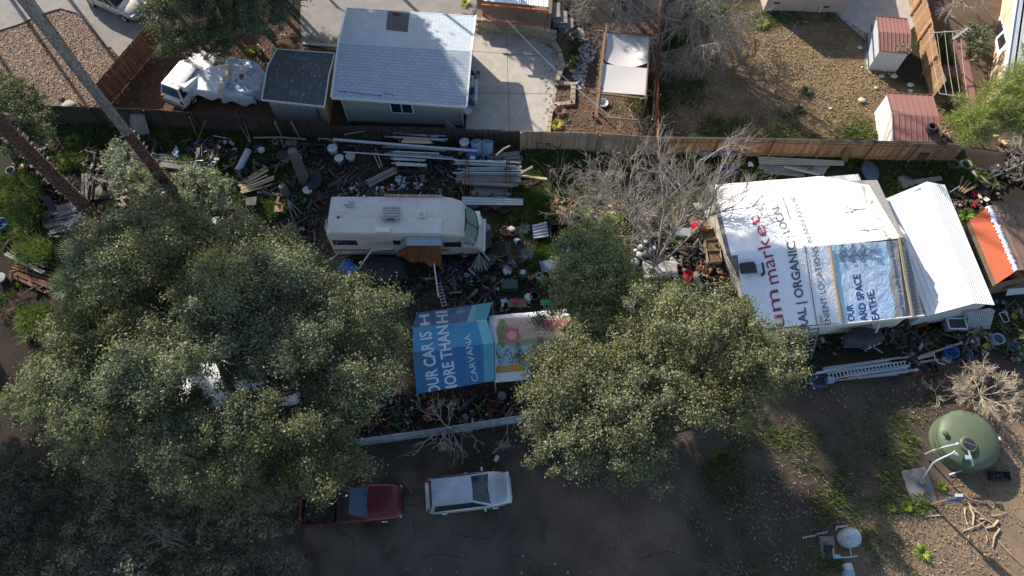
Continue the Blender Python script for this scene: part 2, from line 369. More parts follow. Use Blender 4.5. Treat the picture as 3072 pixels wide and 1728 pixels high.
debris('scrap_debris', np.vstack([scatter_pts(PX((480, 420), (1560, 450), (1540, 610), (960, 600), (940, 760), (700, 680), (420, 560)), 800, cl_), scatter_pts(PX((960, 770), (1460, 760), (1680, 800), (1680, 920), (1240, 930), (1000, 900)), 420, cl_), scatter_pts(PX((1930, 640), (2190, 560), (2300, 1000), (1960, 900)), 380, cl_), scatter_pts(PX((2270, 960), (2750, 960), (3080, 900), (3080, 1080), (2740, 1100), (2400, 1040)), 420, cl_), scatter_pts(PX((1050, 1180), (1560, 1170), (1560, 1270), (1070, 1330)), 260, cl_), scatter_pts(PX((2850, 540), (3080, 480), (3080, 640), (2900, 680)), 200, cl_), scatter_pts(PX((60, 440), (480, 430), (420, 640), (160, 860), (0, 900)), 420, cl_)]), DC, .15, .95, 'dense tangle of small broken scraps heaped through the junk yard', 'debris')
ck = MB(); ck.cur = (.03, .028, .028)                                # cracks in the old tarmac
for i in range(16):
    p = W(random.uniform(950, 2000), random.uniform(1400, 1720)); a = random.uniform(0, 6.28)
    for k in range(random.randint(6, 16)):
        a += random.gauss(0, .5); n_ = p + Vector((cos(a), sin(a), 0)) * random.uniform(.1, .3); ck.bar(Vector((p.x, p.y, .004)), Vector((n_.x, n_.y, .004)), random.uniform(.012, .035), .004); p = n_
struct(ck.build('tarmac_cracks', WHITE), 'thin dark cracks wandering over the old tarmac', 'crack')
# --- paved sheets
def sheet(name, poly, z, mat, label, cat, th=.0):
    mb = MB(); n = len(poly); mb.prism([(p[0], p[1]) for p in poly], z - .003 if not th else z - th, z)
    return struct(mb.build(name, mat), label, cat)
def concrete(key, col, scale=1.2, joints=None):
    m, nt, b = nodes_of(key, .9, 0, .2)
    n1 = noise(nt, scale, 8, rough=.65); n2 = noise(nt, 14, 6)
    c = mixc(nt, col, tuple(v * .72 for v in col), ramp(nt, n1, .35, .7)); c = mixc(nt, c, tuple(v * .55 for v in col), ramp(nt, n2, .62, .8))
    c = mixc(nt, c, tint(nt), 1, 'MULTIPLY')
    nt.links.new(c, b.inputs['Base Color']); bumpn(nt, b, n2, .25); MATS[key] = m; return m
CONC = concrete('pale_concrete', (.44, .40, .35)); CONC2 = concrete('grey_concrete', (.26, .245, .23)); TARM = concrete('worn_tarmac', (.17, .155, .15), 2.5)
sheet('driveway', PX((-900, 110), (0, 88), (60, 70), (120, 42), (185, 20), (235, 35), (295, 90), (335, 145), (365, 180), (470, 70), (500, -60), (480, -400), (-900, -400)), .006, CONC2, 'grey concrete driveway curving round the mulch bed at the far left', 'driveway')
sheet('parking_pad', PX((905, 130), (900, 60), (920, -300), (1470, -300), (1435, 60), (1420, 150), (1000, 150)), .006, CONC2, 'grey concrete pad behind the blue roofed house', 'driveway')
pat = PX((1395, 400), (1425, 90), (1560, 95), (1650, 115), (1680, 160), (1690, 200), (1672, 250), (1665, 300), (1650, 330), (1640, 395))
sheet('patio', pat, .010, CONC, 'pale concrete patio between the blue roofed house and the stone bed', 'patio')
mb = MB(); mb.cur = (.12, .11, .1)
for a, b in (((1520, 100), (1528, 395)), ((1400, 278), (1668, 282)), ((1415, 153), (1685, 172)), ((1640, 200), (1600, 395))):
    if a[0] == 1640: continue
    mb.bar(W(*a, .0125), W(*b, .0125), .035, .004)
struct(mb.build('patio_joints', WHITE), 'dark expansion joints running across the pale patio', 'joint')
sheet('walkway', PX((2490, 50), (2520, -100), (2790, -100), (2760, 60), (2610, 220), (2595, 205), (2595, 120), (2500, 35)), .008, CONC, 'pale concrete walk leading to the red roofed metal shed', 'path')
# kerbs
def strip(name, pts, w, h, mat, label, cat):
    mb = MB()
    for a, b in zip(pts[:-1], pts[1:]): mb.bar(Vector((a.x, a.y, h / 2)), Vector((b.x, b.y, h / 2)), w, h)
    return tag(mb.build(name, mat), label, cat)
strip('kerb', PX((-60, 108), (0, 92), (58, 74), (122, 44), (185, 26), (235, 40), (292, 95), (330, 145)), .16, .12, CONC2, 'low concrete kerb curving round the wood chip bed', 'kerb')
strip('garden_edging', PX((910, 132), (960, 137), (1012, 140)), .2, .1, CONC, 'short pale concrete strip beside the dark roofed shed', 'kerb')
# ============================================================ BUILDINGS
def ray(px, py):
    u = (px - PW / 2) / F; v = (PH / 2 - py) / F
    return Vector((0, 0, H)), Vector((u, v * cos(TH) + sin(TH), v * sin(TH) - cos(TH)))
def hit(px, py, a, b, c):
    """the point of plane a-b-c seen at px, py, and its normal (up)"""
    o, d = ray(px, py); n = (b - a).cross(c - a).normalized()
    if n.z < 0: n = -n
    t = (a - o).dot(n) / d.dot(n); return o + d * t, n, t
def onwall(px, py, a, b):
    return hit(px, py, Vector((a.x, a.y, 0)), Vector((b.x, b.y, 0)), Vector((a.x, a.y, 1)))[0]
def shingle(key, col, joint, bw=.36, bh=.17, col2=None, rough=.9, stain=None):
    m, nt, b = nodes_of(key, rough, 0, .25)
    tc = nt.nodes.new('ShaderNodeTexCoord'); br = nt.nodes.new('ShaderNodeTexBrick')
    nt.links.new(tc.outputs['UV'], br.inputs[0])
    br.inputs['Scale'].default_value = 1; br.inputs['Brick Width'].default_value = bw; br.inputs['Row Height'].default_value = bh
    br.inputs['Mortar Size'].default_value = .014; br.inputs['Mortar Smooth'].default_value = .3; br.inputs['Bias'].default_value = -.2
    br.inputs['Color1'].default_value = (*col, 1); br.inputs['Color2'].default_value = (*(col2 or tuple(v * .86 for v in col)), 1); br.inputs['Mortar'].default_value = (*joint, 1)
    n1 = noise(nt, 1.1, 8, coord='UV', rough=.65)
    c = mixc(nt, br.outputs[0], tuple(v * .78 for v in col), ramp(nt, n1, .45, .75))
    if stain: c = mixc(nt, c, stain, ramp(nt, noise(nt, 3.2, 8, coord='UV', rough=.75, stretch=(1.6, .7, 1)), .55, .62))
    c = mixc(nt, c, tint(nt), 1, 'MULTIPLY')
    nt.links.new(c, b.inputs['Base Color']); bumpn(nt, b, br.outputs['Fac'], -.4, .02); MATS[key] = m; return m
def ribbed(key, col, period=.3, axis='X', rough=.5, metal=0.0, stain=None, sa=(.5, .6), bump=.6):
    """vertical boards or ribs pressed into a sheet, in uv metres"""
    m, nt, b = nodes_of(key, rough, metal, .4)
    tc = nt.nodes.new('ShaderNodeTexCoord'); wv = nt.nodes.new('ShaderNodeTexWave'); wv.bands_direction = axis; wv.wave_profile = 'SAW'
    mp = nt.nodes.new('ShaderNodeMapping'); nt.links.new(tc.outputs['UV'], mp.inputs[0]); nt.links.new(mp.outputs[0], wv.inputs[0])
    wv.inputs['Scale'].default_value = 1 / (period * 3.18) * 1.0; wv.inputs['Distortion'].default_value = 0
    line = ramp(nt, wv.outputs[1], .9, .97)
    c = mixc(nt, col, tuple(v * .85 for v in col), noise(nt, 2.2, 7, coord='UV', stretch=(1, .5, 1)))
    c = mixc(nt, c, tuple(v * .5 for v in col), line)
    if stain: c = mixc(nt, c, stain, ramp(nt, noise(nt, 1.6, 8, coord='UV', rough=.7), *sa))
    c = mixc(nt, c, tint(nt), 1, 'MULTIPLY')
    nt.links.new(c, b.inputs['Base Color']); bumpn(nt, b, line, -bump, .02); MATS[key] = m; return m
BLUESH = shingle('blue_grey_shingle', (.40, .455, .51), (.19, .23, .28), .46, .21)
GREYSH = shingle('grey_shingle', (.24, .235, .23), (.09, .09, .09), .5, .2)
ROLLED = shingle('dark_rolled_roofing', (.10, .105, .115), (.06, .06, .065), 3.0, .9, stain=(.27, .25, .22))
SIDING = ribbed('sage_grey_siding', (.36, .39, .37), .2)
PALESID = ribbed('pale_painted_siding', (.42, .41, .38), .6)
OCHRE = ribbed('ochre_painted_siding', (.62, .44, .17), .6)
STUCCO = M('cream_stucco', (.62, .58, .5), (.5, .46, .4), 3, .95, .4, stain=(.4, .35, .28), samt=(.58, .8))
PINKST = M('pinkish_stucco', (.52, .42, .36), (.44, .34, .28), 3, .95, .4, stain=(.5, .36, .18), samt=(.6, .8))
TANST = M('tan_stucco', (.62, .45, .3), (.52, .38, .26), 3, .95, .3)
WHITEP = M('white_paint', (.72, .72, .7), (.6, .6, .58), 5, .55, .1)
GLASS = M('dark_glass', (.018, .022, .028), (.03, .035, .04), 1, .06, 0, spec=.6)
def slopes(name, A, B, C, D, E, Fq, mats, root, th=.09, names=('south_slope', 'north_slope')):
    """gable roof: A-B near eave, C-D ridge (C above B), E-F far eave (E above B's side)"""
    m1 = MB(); m1.panel(A, B, C, D, th); r = m1.build(names[0], mats, root, root.location)
    m2 = MB(); m2.panel(E, Fq, D, C, th); m2.build(names[1], mats, root, root.location); return r
def walls(root, cs, top, mat, th=.12, name='wall', gable=None):
    """walls on the footprint cs (ccw); gable: {edge index: ridge height}"""
    out = []
    for i in range(len(cs)):
        a = Vector((cs[i].x, cs[i].y, 0)); b = Vector((cs[(i + 1) % len(cs)].x, cs[(i + 1) % len(cs)].y, 0)); mb = MB()
        up = Vector((0, 0, top)); mb.panel(a, b, b + up, a + up, th)
        if gable and i in gable:
            m = (a + b) / 2; n = (b - a).cross(up).normalized() * -th
            p = [a + up, b + up, Vector((m.x, m.y, gable[i]))]
            mb.add(p + [v + n for v in p], [(0, 1, 2), (5, 4, 3), (0, 3, 4, 1), (1, 4, 5, 2), (2, 5, 3, 0)])
        out.append(mb.build(name, mat, root, root.location))
    return out
def inset(pts, d):
    c = sum(pts, Vector()) / len(pts); o = []
    for p in pts:
        v = p - c; o.append(Vector((p.x - math.copysign(min(d, abs(v.x)), v.x), p.y - math.copysign(min(d, abs(v.y)), v.y), 0)))
    return o
def window(root, a, b, pts, frame_mat=None, fw=.07, bars=1):
    """window on wall a-b; pts = left-bottom, right-top in world"""
    p0, p1 = pts; u = Vector((b.x - a.x, b.y - a.y, 0)).normalized(); n = Vector((u.y, -u.x, 0))
    if n.y > 0: n = -n
    w = (p1 - p0).dot(u); h = p1.z - p0.z; base = p0 + n * .02; mb = MB()
    P = lambda s, z: base + u * s + Vector((0, 0, z))
    for s0, s1, z0, z1 in ((0, w, 0, 0), (0, w, h, h), (0, 0, 0, h), (w, w, 0, h)): mb.bar(P(s0, z0), P(s1, z1), fw, fw, up=n)
    if bars: mb.bar(P(w / 2, 0), P(w / 2, h), fw * .7, fw * .7, up=n)
    f = mb.build('window', frame_mat or WHITEP, root, root.location)
    g = MB(); g.panel(P(0, 0), P(w, 0), P(w, h), P(0, h), .02); g.build('pane', GLASS, f)
    f.children[0].data.transform(Matrix.Translation(-root.location)); return f
# --- house with blue grey shingles
ez, rz_ = 2.4, 3.2
A, B = W(994, 292, ez), W(1400, 320, ez); D_, C_ = W(1015, 130, rz_), W(1415, 154, rz_); Fh, Eh = W(1041, 23, ez), W(1428, 48, ez)
house = thing('house', 'blue grey shingled gable house with a dark square patch on its roof', 'house', ((A + B + Eh + Fh) / 4).xy.to_3d())
m1 = MB(); m1.panel(A, B, C_, D_, .1); m2 = MB(); m2.panel(Eh, Fh, D_, C_, .1)
rf = m1.build('roof', BLUESH, house, house.location); o = m2.build('roof', BLUESH, house, house.location)
fp = [W(1046, 363), W(1390, 376), Vector((W(1390, 376).x - .1, Eh.y - .3, 0)), Vector((W(1046, 363).x - .1, Fh.y - .3, 0))]
walls(house, fp, 2.36, SIDING, gable={1: 3.08, 3: 3.08})
window(house, fp[0], fp[1], (onwall(1176, 337, fp[0], fp[1]), onwall(1234, 306, fp[0], fp[1])))
mb = MB()
for a, b in ((A, B), (Fh, Eh)): mb.bar(a - Vector((0, .03, .05)), b - Vector((0, .03, .05)), .05, .16)
for a, b in ((B, C_), (C_, Eh), (A, D_), (D_, Fh)): mb.bar(a + Vector((.0, 0, .01)), b + Vector((.0, 0, .01)), .09, .14)
mb.build('fascia', WHITEP, house, house.location)
mb = MB()
for k in (0, 1): mb.bar(Vector((fp[k].x, fp[k].y - .03, 0)), Vector((fp[k].x, fp[k].y - .03, 2.3)), .1)
mb.build('corner_board', M('sage_trim', (.45, .47, .42)), house, house.location)
pl = [hit(*p, D_, C_, Eh)[0] + Vector((0, 0, .015)) for p in (cc('A2', 1282, 288), cc('A2', 1490, 310), cc('A2', 1510, 130), cc('A2', 1298, 108))]
mb = MB(); mb.panel(*pl, .02)
o = mb.build('roof_patch', M('black_felt', (.07, .078, .09), (.05, .055, .065)), house, house.location); o['label'] = 'dark square felt patch near the far eave'
mb = MB(); rp = [hit(*cc('A2', x, y), D_, C_, Eh)[0] + Vector((0, 0, .04)) for x, y in ((1345, 128), (1380, 136), (1430, 137), (1400, 150), (1350, 138))]
mb.tube(rp, .025, 6); mb.build('red_strap', M('red_plastic', (.5, .04, .04)), house, house.location)
mb = MB(); mb.cur = (.4, .4, .45)                                    # torn shingle edges near the near eave
for x0, y0, x1, y1 in ((815, 880, 1050, 905), (885, 875, 885, 910), (1048, 900, 1045, 925), (1060, 912, 1240, 925), (1228, 915, 1228, 940), (1265, 895, 1360, 918), (1265, 905, 1262, 918)):
    a = hit(*cc('A2', x0, y0), A, B, C_)[0]; b = hit(*cc('A2', x1, y1), A, B, C_)[0]; up = Vector((0, 0, .012))
    mb.bar(a + up, b + up, .03, .01)
mb.build('torn_shingle', M('tear', (.12, .12, .12)), house, house.location)
# --- shed with dark rolled roofing beside it
sz, kz = 2.15, 2.75
sA, sB = W(785, 300, sz), W(973, 321, sz); sD, sC = W(802, 203, kz), W(988, 222, kz); sF, sE = W(830, 148, 2.45), W(1005, 161, 2.45)
shed = thing('shed', 'garden shed with patchy black rolled roofing and an ochre side wall', 'shed', ((sA + sB + sE + sF) / 4).xy.to_3d())
m1 = MB(); m1.panel(sA, sB, sC, sD, .07); m1.build('roof', ROLLED, shed, shed.location)
m1 = MB(); m1.panel(sE, sF, sD, sC, .07); m1.build('roof', ROLLED, shed, shed.location)
sf = [W(833, 365), W(988, 376), Vector((W(988, 376).x + .1, sE.y - .15, 0)), Vector((W(833, 365).x + .05, sF.y - .15, 0))]
ws = walls(shed, sf, 2.1, PALESID, gable={1: 2.7, 3: 2.7}); ws[1].data.materials[0] = OCHRE
mb = MB()
for a, b in ((sA, sB), (sF, sE), (sB, sC), (sC, sE), (sA, sD), (sD, sF)): mb.bar(a, b, .06, .12)
mb.build('fascia', WHITEP, shed, shed.location)
mb = MB(); a, b = onwall(951, 325, sf[0], sf[1]), onwall(966, 372, sf[0], sf[1]); mb.bar(a - Vector((0, .05, 0)), b - Vector((0, .05, 0)), .12, .04); mb.build('batten', M('dark_stain', (.06, .07, .08)), shed, shed.location)
# --- fences
def wood(key, c1, c2=None, **k): return M(key, c1, c2, 7, .9, .4, stretch=(1, 1, .15), **k)
REDW = wood('red_brown_boards', (.20, .09, .055), (.13, .06, .04)); TANW = wood('sun_bleached_boards', (.40, .33, .26), (.3, .24, .18)); DARKW = wood('weathered_dark_boards', (.075, .062, .055), (.05, .042, .038))
ORW = wood('honey_brown_boards', (.36, .22, .12), (.24, .14, .08)); GREYW = wood('silver_grey_wood', (.27, .25, .23), (.18, .165, .15)); NEWW = wood('pale_new_timber', (.55, .42, .25), (.45, .33, .2)); TIMB = wood('brown_timber', (.22, .15, .1), (.15, .1, .07))
def fence(name, label, pts, h, mat, cap=None, pw=.14, gap=.012, postevery=2.4, dog=False, rail_mat=None, side=1, missing=0.0, jitter=.03):
    root = thing(name, label, 'fence', (pts[0].x, pts[0].y, 0)); L = root.location
    bd, rl = MB(), MB()
    for a, b in zip(pts[:-1], pts[1:]):
        a = Vector((a.x, a.y, 0)); b = Vector((b.x, b.y, 0)); d = (b - a).normalized(); n = Vector((d.y, -d.x, 0)) * side; ln = (b - a).length
        R = Matrix((d, n, Vector((0, 0, 1)))).transposed(); s = 0
        while s < ln:
            if random.random() >= missing:
                hh = h + random.uniform(-jitter, jitter); bd.tn(.7, 1.25, .05)
                c = a + d * (s + pw / 2) - n * .04; R2 = R @ Matrix.Rotation(random.uniform(-.012, .012), 3, 'Y')
                bd.box(c + Vector((0, 0, hh / 2 + .02)), (pw, .02, hh), R2)
            s += pw + gap
        for z in (h * .2, h * .8): rl.bar(a + Vector((0, 0, z)), b + Vector((0, 0, z)), .04, .09)
        if cap:
            cm = MB(); cm.bar(a + Vector((0, 0, h + .06)), b + Vector((0, 0, h + .06)), .16, .04); cm.build('cap', cap, root, L)
        k = max(1, int(ln / postevery))
        for i in range(k):
            p = a + d * (ln * i / k) + n * .06; pm = MB(); pm.box(p + Vector((0, 0, h * .5)), (.09, .09, h), R); pm.build('post', rail_mat or mat, root, L)
    bd.build('boards', mat, root, L); rl.build('rail', rail_mat or mat, root, L); return root
fence('fence', 'red brown diagonal board fence between the wood chips and the covered vehicles', [W(497, 118), W(316, 335)], 1.85, REDW, gap=.012, side=-1)
fence('fence', 'long dark weathered board fence behind the junk on the left', [W(150, 372), W(470, 384), W(750, 404), W(1000, 420)], 1.75, DARKW, side=1)
fence('fence', 'dark picket fence stretch directly below the blue roofed house', [W(1000, 420), W(1290, 426), W(1558, 436)], 1.35, DARKW, pw=.12, gap=.02)
fence('fence', 'sun bleached tan board fence at the middle below the patio and garden', [W(1562, 452), W(1790, 458), W(1970, 470)], 1.85, TANW, side=1)
fence('fence', 'honey brown board fence with a dark top cap along the dug yard', [W(1975, 468), W(2300, 472), W(2590, 480), W(2850, 488)], 1.75, ORW, cap=DARKW)
fence('fence', 'golden board fence running up beside the two red roofed metal sheds', [W(2700, -110), W(2752, 130), W(2768, 225), W(2790, 300)], 1.8, ORW, side=1)
fence('fence', 'red brown board fence rising from the long fence beside the shade pergola', [W(1962, 462), W(1965, 220), W(1975, 80), W(1985, -80)], 1.7, REDW, side=1)
# little light grey wall of boards at the bottom
fence('board_wall', 'pale blue grey board wall with a white edge above the parked cars', [W(1066, 1342), W(1330, 1306), W(1556, 1270)], 1.35, M('blue_grey_paint', (.34, .38, .42), (.27, .31, .35), 8, .6, .2), pw=.22, gap=.008, jitter=.01)
# --- structure at top: patio roof with orange posts and block retaining wall
BLOCK = shingle('tan_split_blocks', (.42, .35, .27), (.12, .1, .08), .42, .2, (.34, .28, .2))
def blockwall(label, pts, h, mat=BLOCK, w=.3):
    root = thing('retaining_wall', label, 'wall', (pts[0].x, pts[0].y, 0)); mb = MB()
    for a, b in zip(pts[:-1], pts[1:]):
        a = Vector((a.x, a.y, 0)); b = Vector((b.x, b.y, 0)); d = (b - a).normalized(); ln = (b - a).length; rows = max(1, int(h / .2))
        R = Matrix.Rotation(atan2(d.y, d.x), 3, 'Z')
        for r in range(rows):
            s = (r % 2) * .2
            while s < ln:
                mb.tn(.75, 1.2, .04); mb.box(a + d * (s + .2) + Vector((0, r * .025, .1 + r * .2)), (.39 + random.uniform(-.01, .01), w + random.uniform(-.03, .03), .19), R); s += .41
    o = mb.build('blocks', mat, root, root.location); bevel(o, .02, 1); return root
blockwall('tan split block retaining wall at the top end of the patio', [W(1426, 92), W(1545, 104), W(1650, 128)], 1.0, M('tan_block', (.40, .33, .25), (.3, .24, .18), 9, .95, .6))
blockwall('low curved border of tan blocks on the right edge of the patio', [W(1650, 125), W(1678, 165), W(1688, 205), W(1672, 250)], .4, MATS['tan_block'])
blockwall('low stepped border of tan blocks beside the patio and the small garden', [W(1672, 250), W(1720, 258), W(1718, 312), W(1668, 318)], .3, MATS['tan_block'])
blockwall('straight row of tan blocks along the lower right patio edge', [W(1668, 318), W(1652, 340), W(1645, 396)], .3, MATS['tan_block'])
OPAINT = M('orange_stain', (.38, .12, .05), (.28, .09, .04), 6)
def corr(mb, a, b, c, d, amp=.02, per=.15, along='x', th=.0, n2=4):
    a, b, c, d = map(Vector, (a, b, c, d)); Lx = (b - a).length; Ly = (d - a).length
    nx = max(4, int(Lx / per * 5)) if along == 'x' else n2; ny = n2 if along == 'x' else max(4, int(Ly / per * 5))
    return mb.panel(a, b, c, d, th, nx, ny, (lambda x, y: amp * sin(2 * pi * x / per)) if along == 'x' else (lambda x, y: amp * sin(2 * pi * y / per)))
WMETAL = M('white_enamel_sheet', (.78, .78, .76), (.7, .7, .69), 2, .4, .05); GALV = M('galvanised_sheet', (.42, .45, .48), (.34, .37, .4), 3, .4, .1, metal=.4); REDMET = M('red_brown_sheet', (.27, .13, .11), (.22, .11, .09), 4, .55, .15, stain=(.2, .12, .08), samt=(.55, .75))
porch = thing('patio_cover', 'white corrugated patio roof on orange stained posts at the top edge', 'patio cover', W(1540, 40).xy.to_3d())
mb = MB(); corr(mb, W(1452, 2, 2.6), W(1646, 20, 2.6), W(1650, -120, 2.9), W(1455, -130, 2.9), .018, .16); mb.build('roof', WMETAL, porch, porch.location)
for x in (1452, 1555, 1640):
    p = W(x, 78 + (x - 1452) * .05); mb = MB(); mb.bar(p + Vector((0, 0, .9)), p + Vector((0, 0, 3.2)), .1); mb.build('post', OPAINT, porch, porch.location)
mb = MB(); mb.bar(W(1445, 62, 1.2), W(1645, 78, 1.2), .09); mb.bar(W(1445, 14, 2.5), W(1645, 32, 2.5), .1); mb.build('rail', OPAINT, porch, porch.location)
mb = MB(); mb.prism([p.xy for p in PX((1430, 88), (1650, 118), (1665, -120), (1440, -120))], -.1, .95); mb.build('deck', TIMB, porch, porch.location)
# steps beside it
for i, (x, y) in enumerate(((440, 170), (510, 215), (570, 250))):
    p = q('A3', x, y); mb = MB(); mb.tn(); mb.box(Vector((0, 0, .35 - i * .1)), (1.0, 1.3 - .2 * i, .7 - i * .2))
    o = mb.build('garden_step', GREYW, None, (0, 0, 0)); o.location = (p.x, p.y, 0); tag(o, ['widest weathered wooden platform step beside the patio cover', 'middle narrow wooden step next to the patio cover', 'lowest pale wooden step by the stone path'][i], 'step')
# --- stucco house at the top
st = thing('house', 'pinkish stucco house wall with dark foundation vents at the top edge', 'house', W(2400, 0).xy.to_3d())
a, b = W(2290, 32), W(2530, 38); hs = [a, b, b + Vector((.6, 9, 0)), a + Vector((-.4, 9, 0))]
ws = walls(st, hs, 2.9, PINKST); mb = MB(); e = [Vector((p.x, p.y, 2.9)) for p in inset(hs, -.4)]
mb.panel(e[0], e[1], e[2], e[3], .15); mb.build('roof', GREYSH, st, st.location)
for x in (190, 668):
    p = onwall(*cc('A4', x, 28 if x < 300 else 66), a, b); mb = MB(); mb.box(p, (.38, .06, .12)); mb.build('vent', M('vent_shadow', (.03, .025, .02)), st, st.location)
p = onwall(*cc('A4', 605, 85), a, b); mb = MB(); mb.tube([p + Vector((0, -.08, .3)), p + Vector((0, -.1, 0)), p + Vector((-.05, -.25, -.1))], .035, 6); mb.build('pipe', WHITEP, st, st.location)
# --- tan house at the upper right corner
th_ = thing('house', 'tan stucco house with a big white framed window and pale roof in the corner', 'house', W(3040, 190).xy.to_3d())
a = Vector((*W(3008, 150).xy, 0)); b = Vector((*W(2960, 300).xy, 0)); a, b = W(2955, 330), W(2990, 110)
u = (b - a).normalized(); nrm = Vector((u.y, -u.x, 0)); hs = [a, a + nrm * 9, b + u * 5 + nrm * 9, b + u * 5]
walls(th_, hs, 2.7, TANST)
def onw(x, y, off=.0): return onwall(*cc('A4', x, y), a, b) - nrm * off
for nm, pts, mt, th2, off in (('window_frame', ((2330, 560), (2465, 410), (2350, 160), (2270, 250)), WHITEP, .05, .04), ('pane', ((2345, 485), (2410, 415), (2385, 320), (2325, 380)), GLASS, .02, .06), ('pane', ((2320, 355), (2385, 290), (2355, 190), (2295, 250)), GLASS, .02, .06)):
    P4 = [onw(x, y, off) for x, y in pts]; mb = MB(); mb.panel(P4[0], P4[1], P4[2], P4[3], th2); mb.build(nm, mt, th_, th_.location)
mb = MB(); e0, e1 = onwall(3072, 110, a, b), onwall(2992, -20, a, b)
r0 = Vector((a.x, a.y, 2.7)) - u * .4 - nrm * .45; r1 = Vector((b.x, b.y, 2.7)) + u * 5 - nrm * .45
mb.panel(r0, r1, r1 + nrm * 10, r0 + nrm * 10, .12); mb.build('roof', shingle('pale_grey_shingle', (.45, .47, .5), (.3, .3, .32)), th_, th_.location)
mb = MB(); mb.bar(r0, r1, .12, .2); mb.build('fascia', WHITEP, th_, th_.location)
# --- red roofed metal sheds
RUSTWH = ribbed('rusty_white_sheet', (.66, .66, .63), .3, stain=(.42, .17, .05), sa=(.6, .66)); WHSH = ribbed('dull_white_sheet', (.6, .62, .62), .3)
def metal_shed(label, nA, nB, rC, rD, fE, fF, ez, rz, wm, wm2, extra=None):
    A, B, C, D, E, Ff = (W(*nA, ez), W(*nB, ez), W(*rC, rz), W(*rD, rz), W(*fE, ez), W(*fF, ez))
    root = thing('metal_shed', label, 'shed', ((A + B + E + Ff) / 4).xy.to_3d()); L = root.location
    for P4 in ((A, B, C, D), (E, Ff, D, C)):
        mb = MB(); mb.panel(*P4, .03); r = mb.build('roof', REDMET, root, L); mb = MB(); a, b, c, d = P4; k = 8
        for i in range(k + 1):
            mb.bar(a.lerp(b, i / k) + Vector((0, 0, .02)), d.lerp(c, i / k) + Vector((0, 0, .02)), .04, .035)
        mb.build('rib', REDMET, r).data.transform(Matrix.Translation(-L))
    cs = inset([A, B, E, Ff], .06); 
    w = walls(root, cs, ez - .01, wm, .03, gable={1: rz - .03, 3: rz - .03}); w[3].data.materials[0] = wm2
    mb = MB(); mb.bar(A, B, .03, .1); mb.bar(Ff, E, .03, .1); mb.bar(A, D, .03, .09); mb.bar(D, Ff, .03, .09); mb.bar(B, C, .03, .09); mb.bar(C, E, .03, .09)
    mb.build('trim', REDMET, root, L); return root, (A, B, C, D, E, Ff)
BLUEG = ribbed('blue_grey_sheet', (.42, .47, .52), .3)
ms1, c1 = metal_shed('red roofed metal shed with leaf litter on its roof at the upper right', (2638, 152), (2730, 161), (2732, 102), (2636, 95), (2721, 57), (2630, 48), 1.75, 2.0, WHSH, BLUEG)
mb = MB()
for (z0, z1) in ((.25, .33), (1.0, 1.06)):
    a = Vector((c1[0].x + .05, c1[0].y, 0)); b = Vector((c1[5].x + .05, c1[5].y, 0)); mb.bar(a + Vector((-.05, 0, z0)), b + Vector((-.05, 0, z0)), .03, .08)
mb.build('door_rail', M('dark_stain', (.06, .07, .08)), ms1, ms1.location)
lp = [hit(2272 + x * .3106, y * .3106, c1[0], c1[1], c1[2])[0] for x, y in ((1340, 335), (1465, 345), (1465, 505), (1340, 495))]
ms2, c2 = metal_shed('larger red roofed metal shed with rust streaked white side and a tyre', (2680, 424), (2817, 426), (2815, 350), (2677, 341), (2797, 286), (2660, 278), 1.8, 2.1, RUSTWH, RUSTWH)
flakes('roof_leaf_litter', scatter_pts([p.xy for p in lp], 500), .07, .04, [(.3, .22, .14), (.2, .14, .1)], WHITE, 'brown leaf litter caught on the roof of the upper metal shed', 'leaf litter', z=1.86)
# --- white metal shed at the right
wA, wB = W(2651, 599, 2.1), W(2781, 948, 2.1); wD, wC = W(2781, 545, 2.9), W(2923, 910, 2.9); wF, wE = W(2834, 555, 2.3), W(2984, 915, 2.3)
wsd = thing('white_metal_shed', 'long white corrugated metal shed beside the banner covered house', 'shed', ((wA + wB + wE + wF) / 4).xy.to_3d())
mb = MB(); corr(mb, wA, wB, wC, wD, .004, .7); r = mb.build('roof', WMETAL, wsd, wsd.location)
mb = MB(); corr(mb, wE, wF, wD, wC, .03, .2, 'y'); mb.build('roof', WMETAL, wsd, wsd.location)
for i in range(1, 9):
    f = i / 9; mb = MB(); mb.bar(wA.lerp(wD, f) + Vector((0, 0, .015)), wB.lerp(wC, f) + Vector((0, 0, .004)), .025, .02); mb.build('seam', M('seam_grey', (.62, .63, .64)), wsd, wsd.location)
cs = [Vector((wA.x + .1, wA.y - .1, 0)), Vector((wB.x + .1, wB.y + .25, 0)), Vector((wE.x - .1, wE.y + .25, 0)), Vector((wF.x - .1, wF.y - .1, 0))]
BLSH = ribbed('shaded_blue_sheet', (.5, .53, .56), .3)
walls(wsd, cs, 2.05, BLSH, .03, gable={1: 2.8, 3: 2.8})
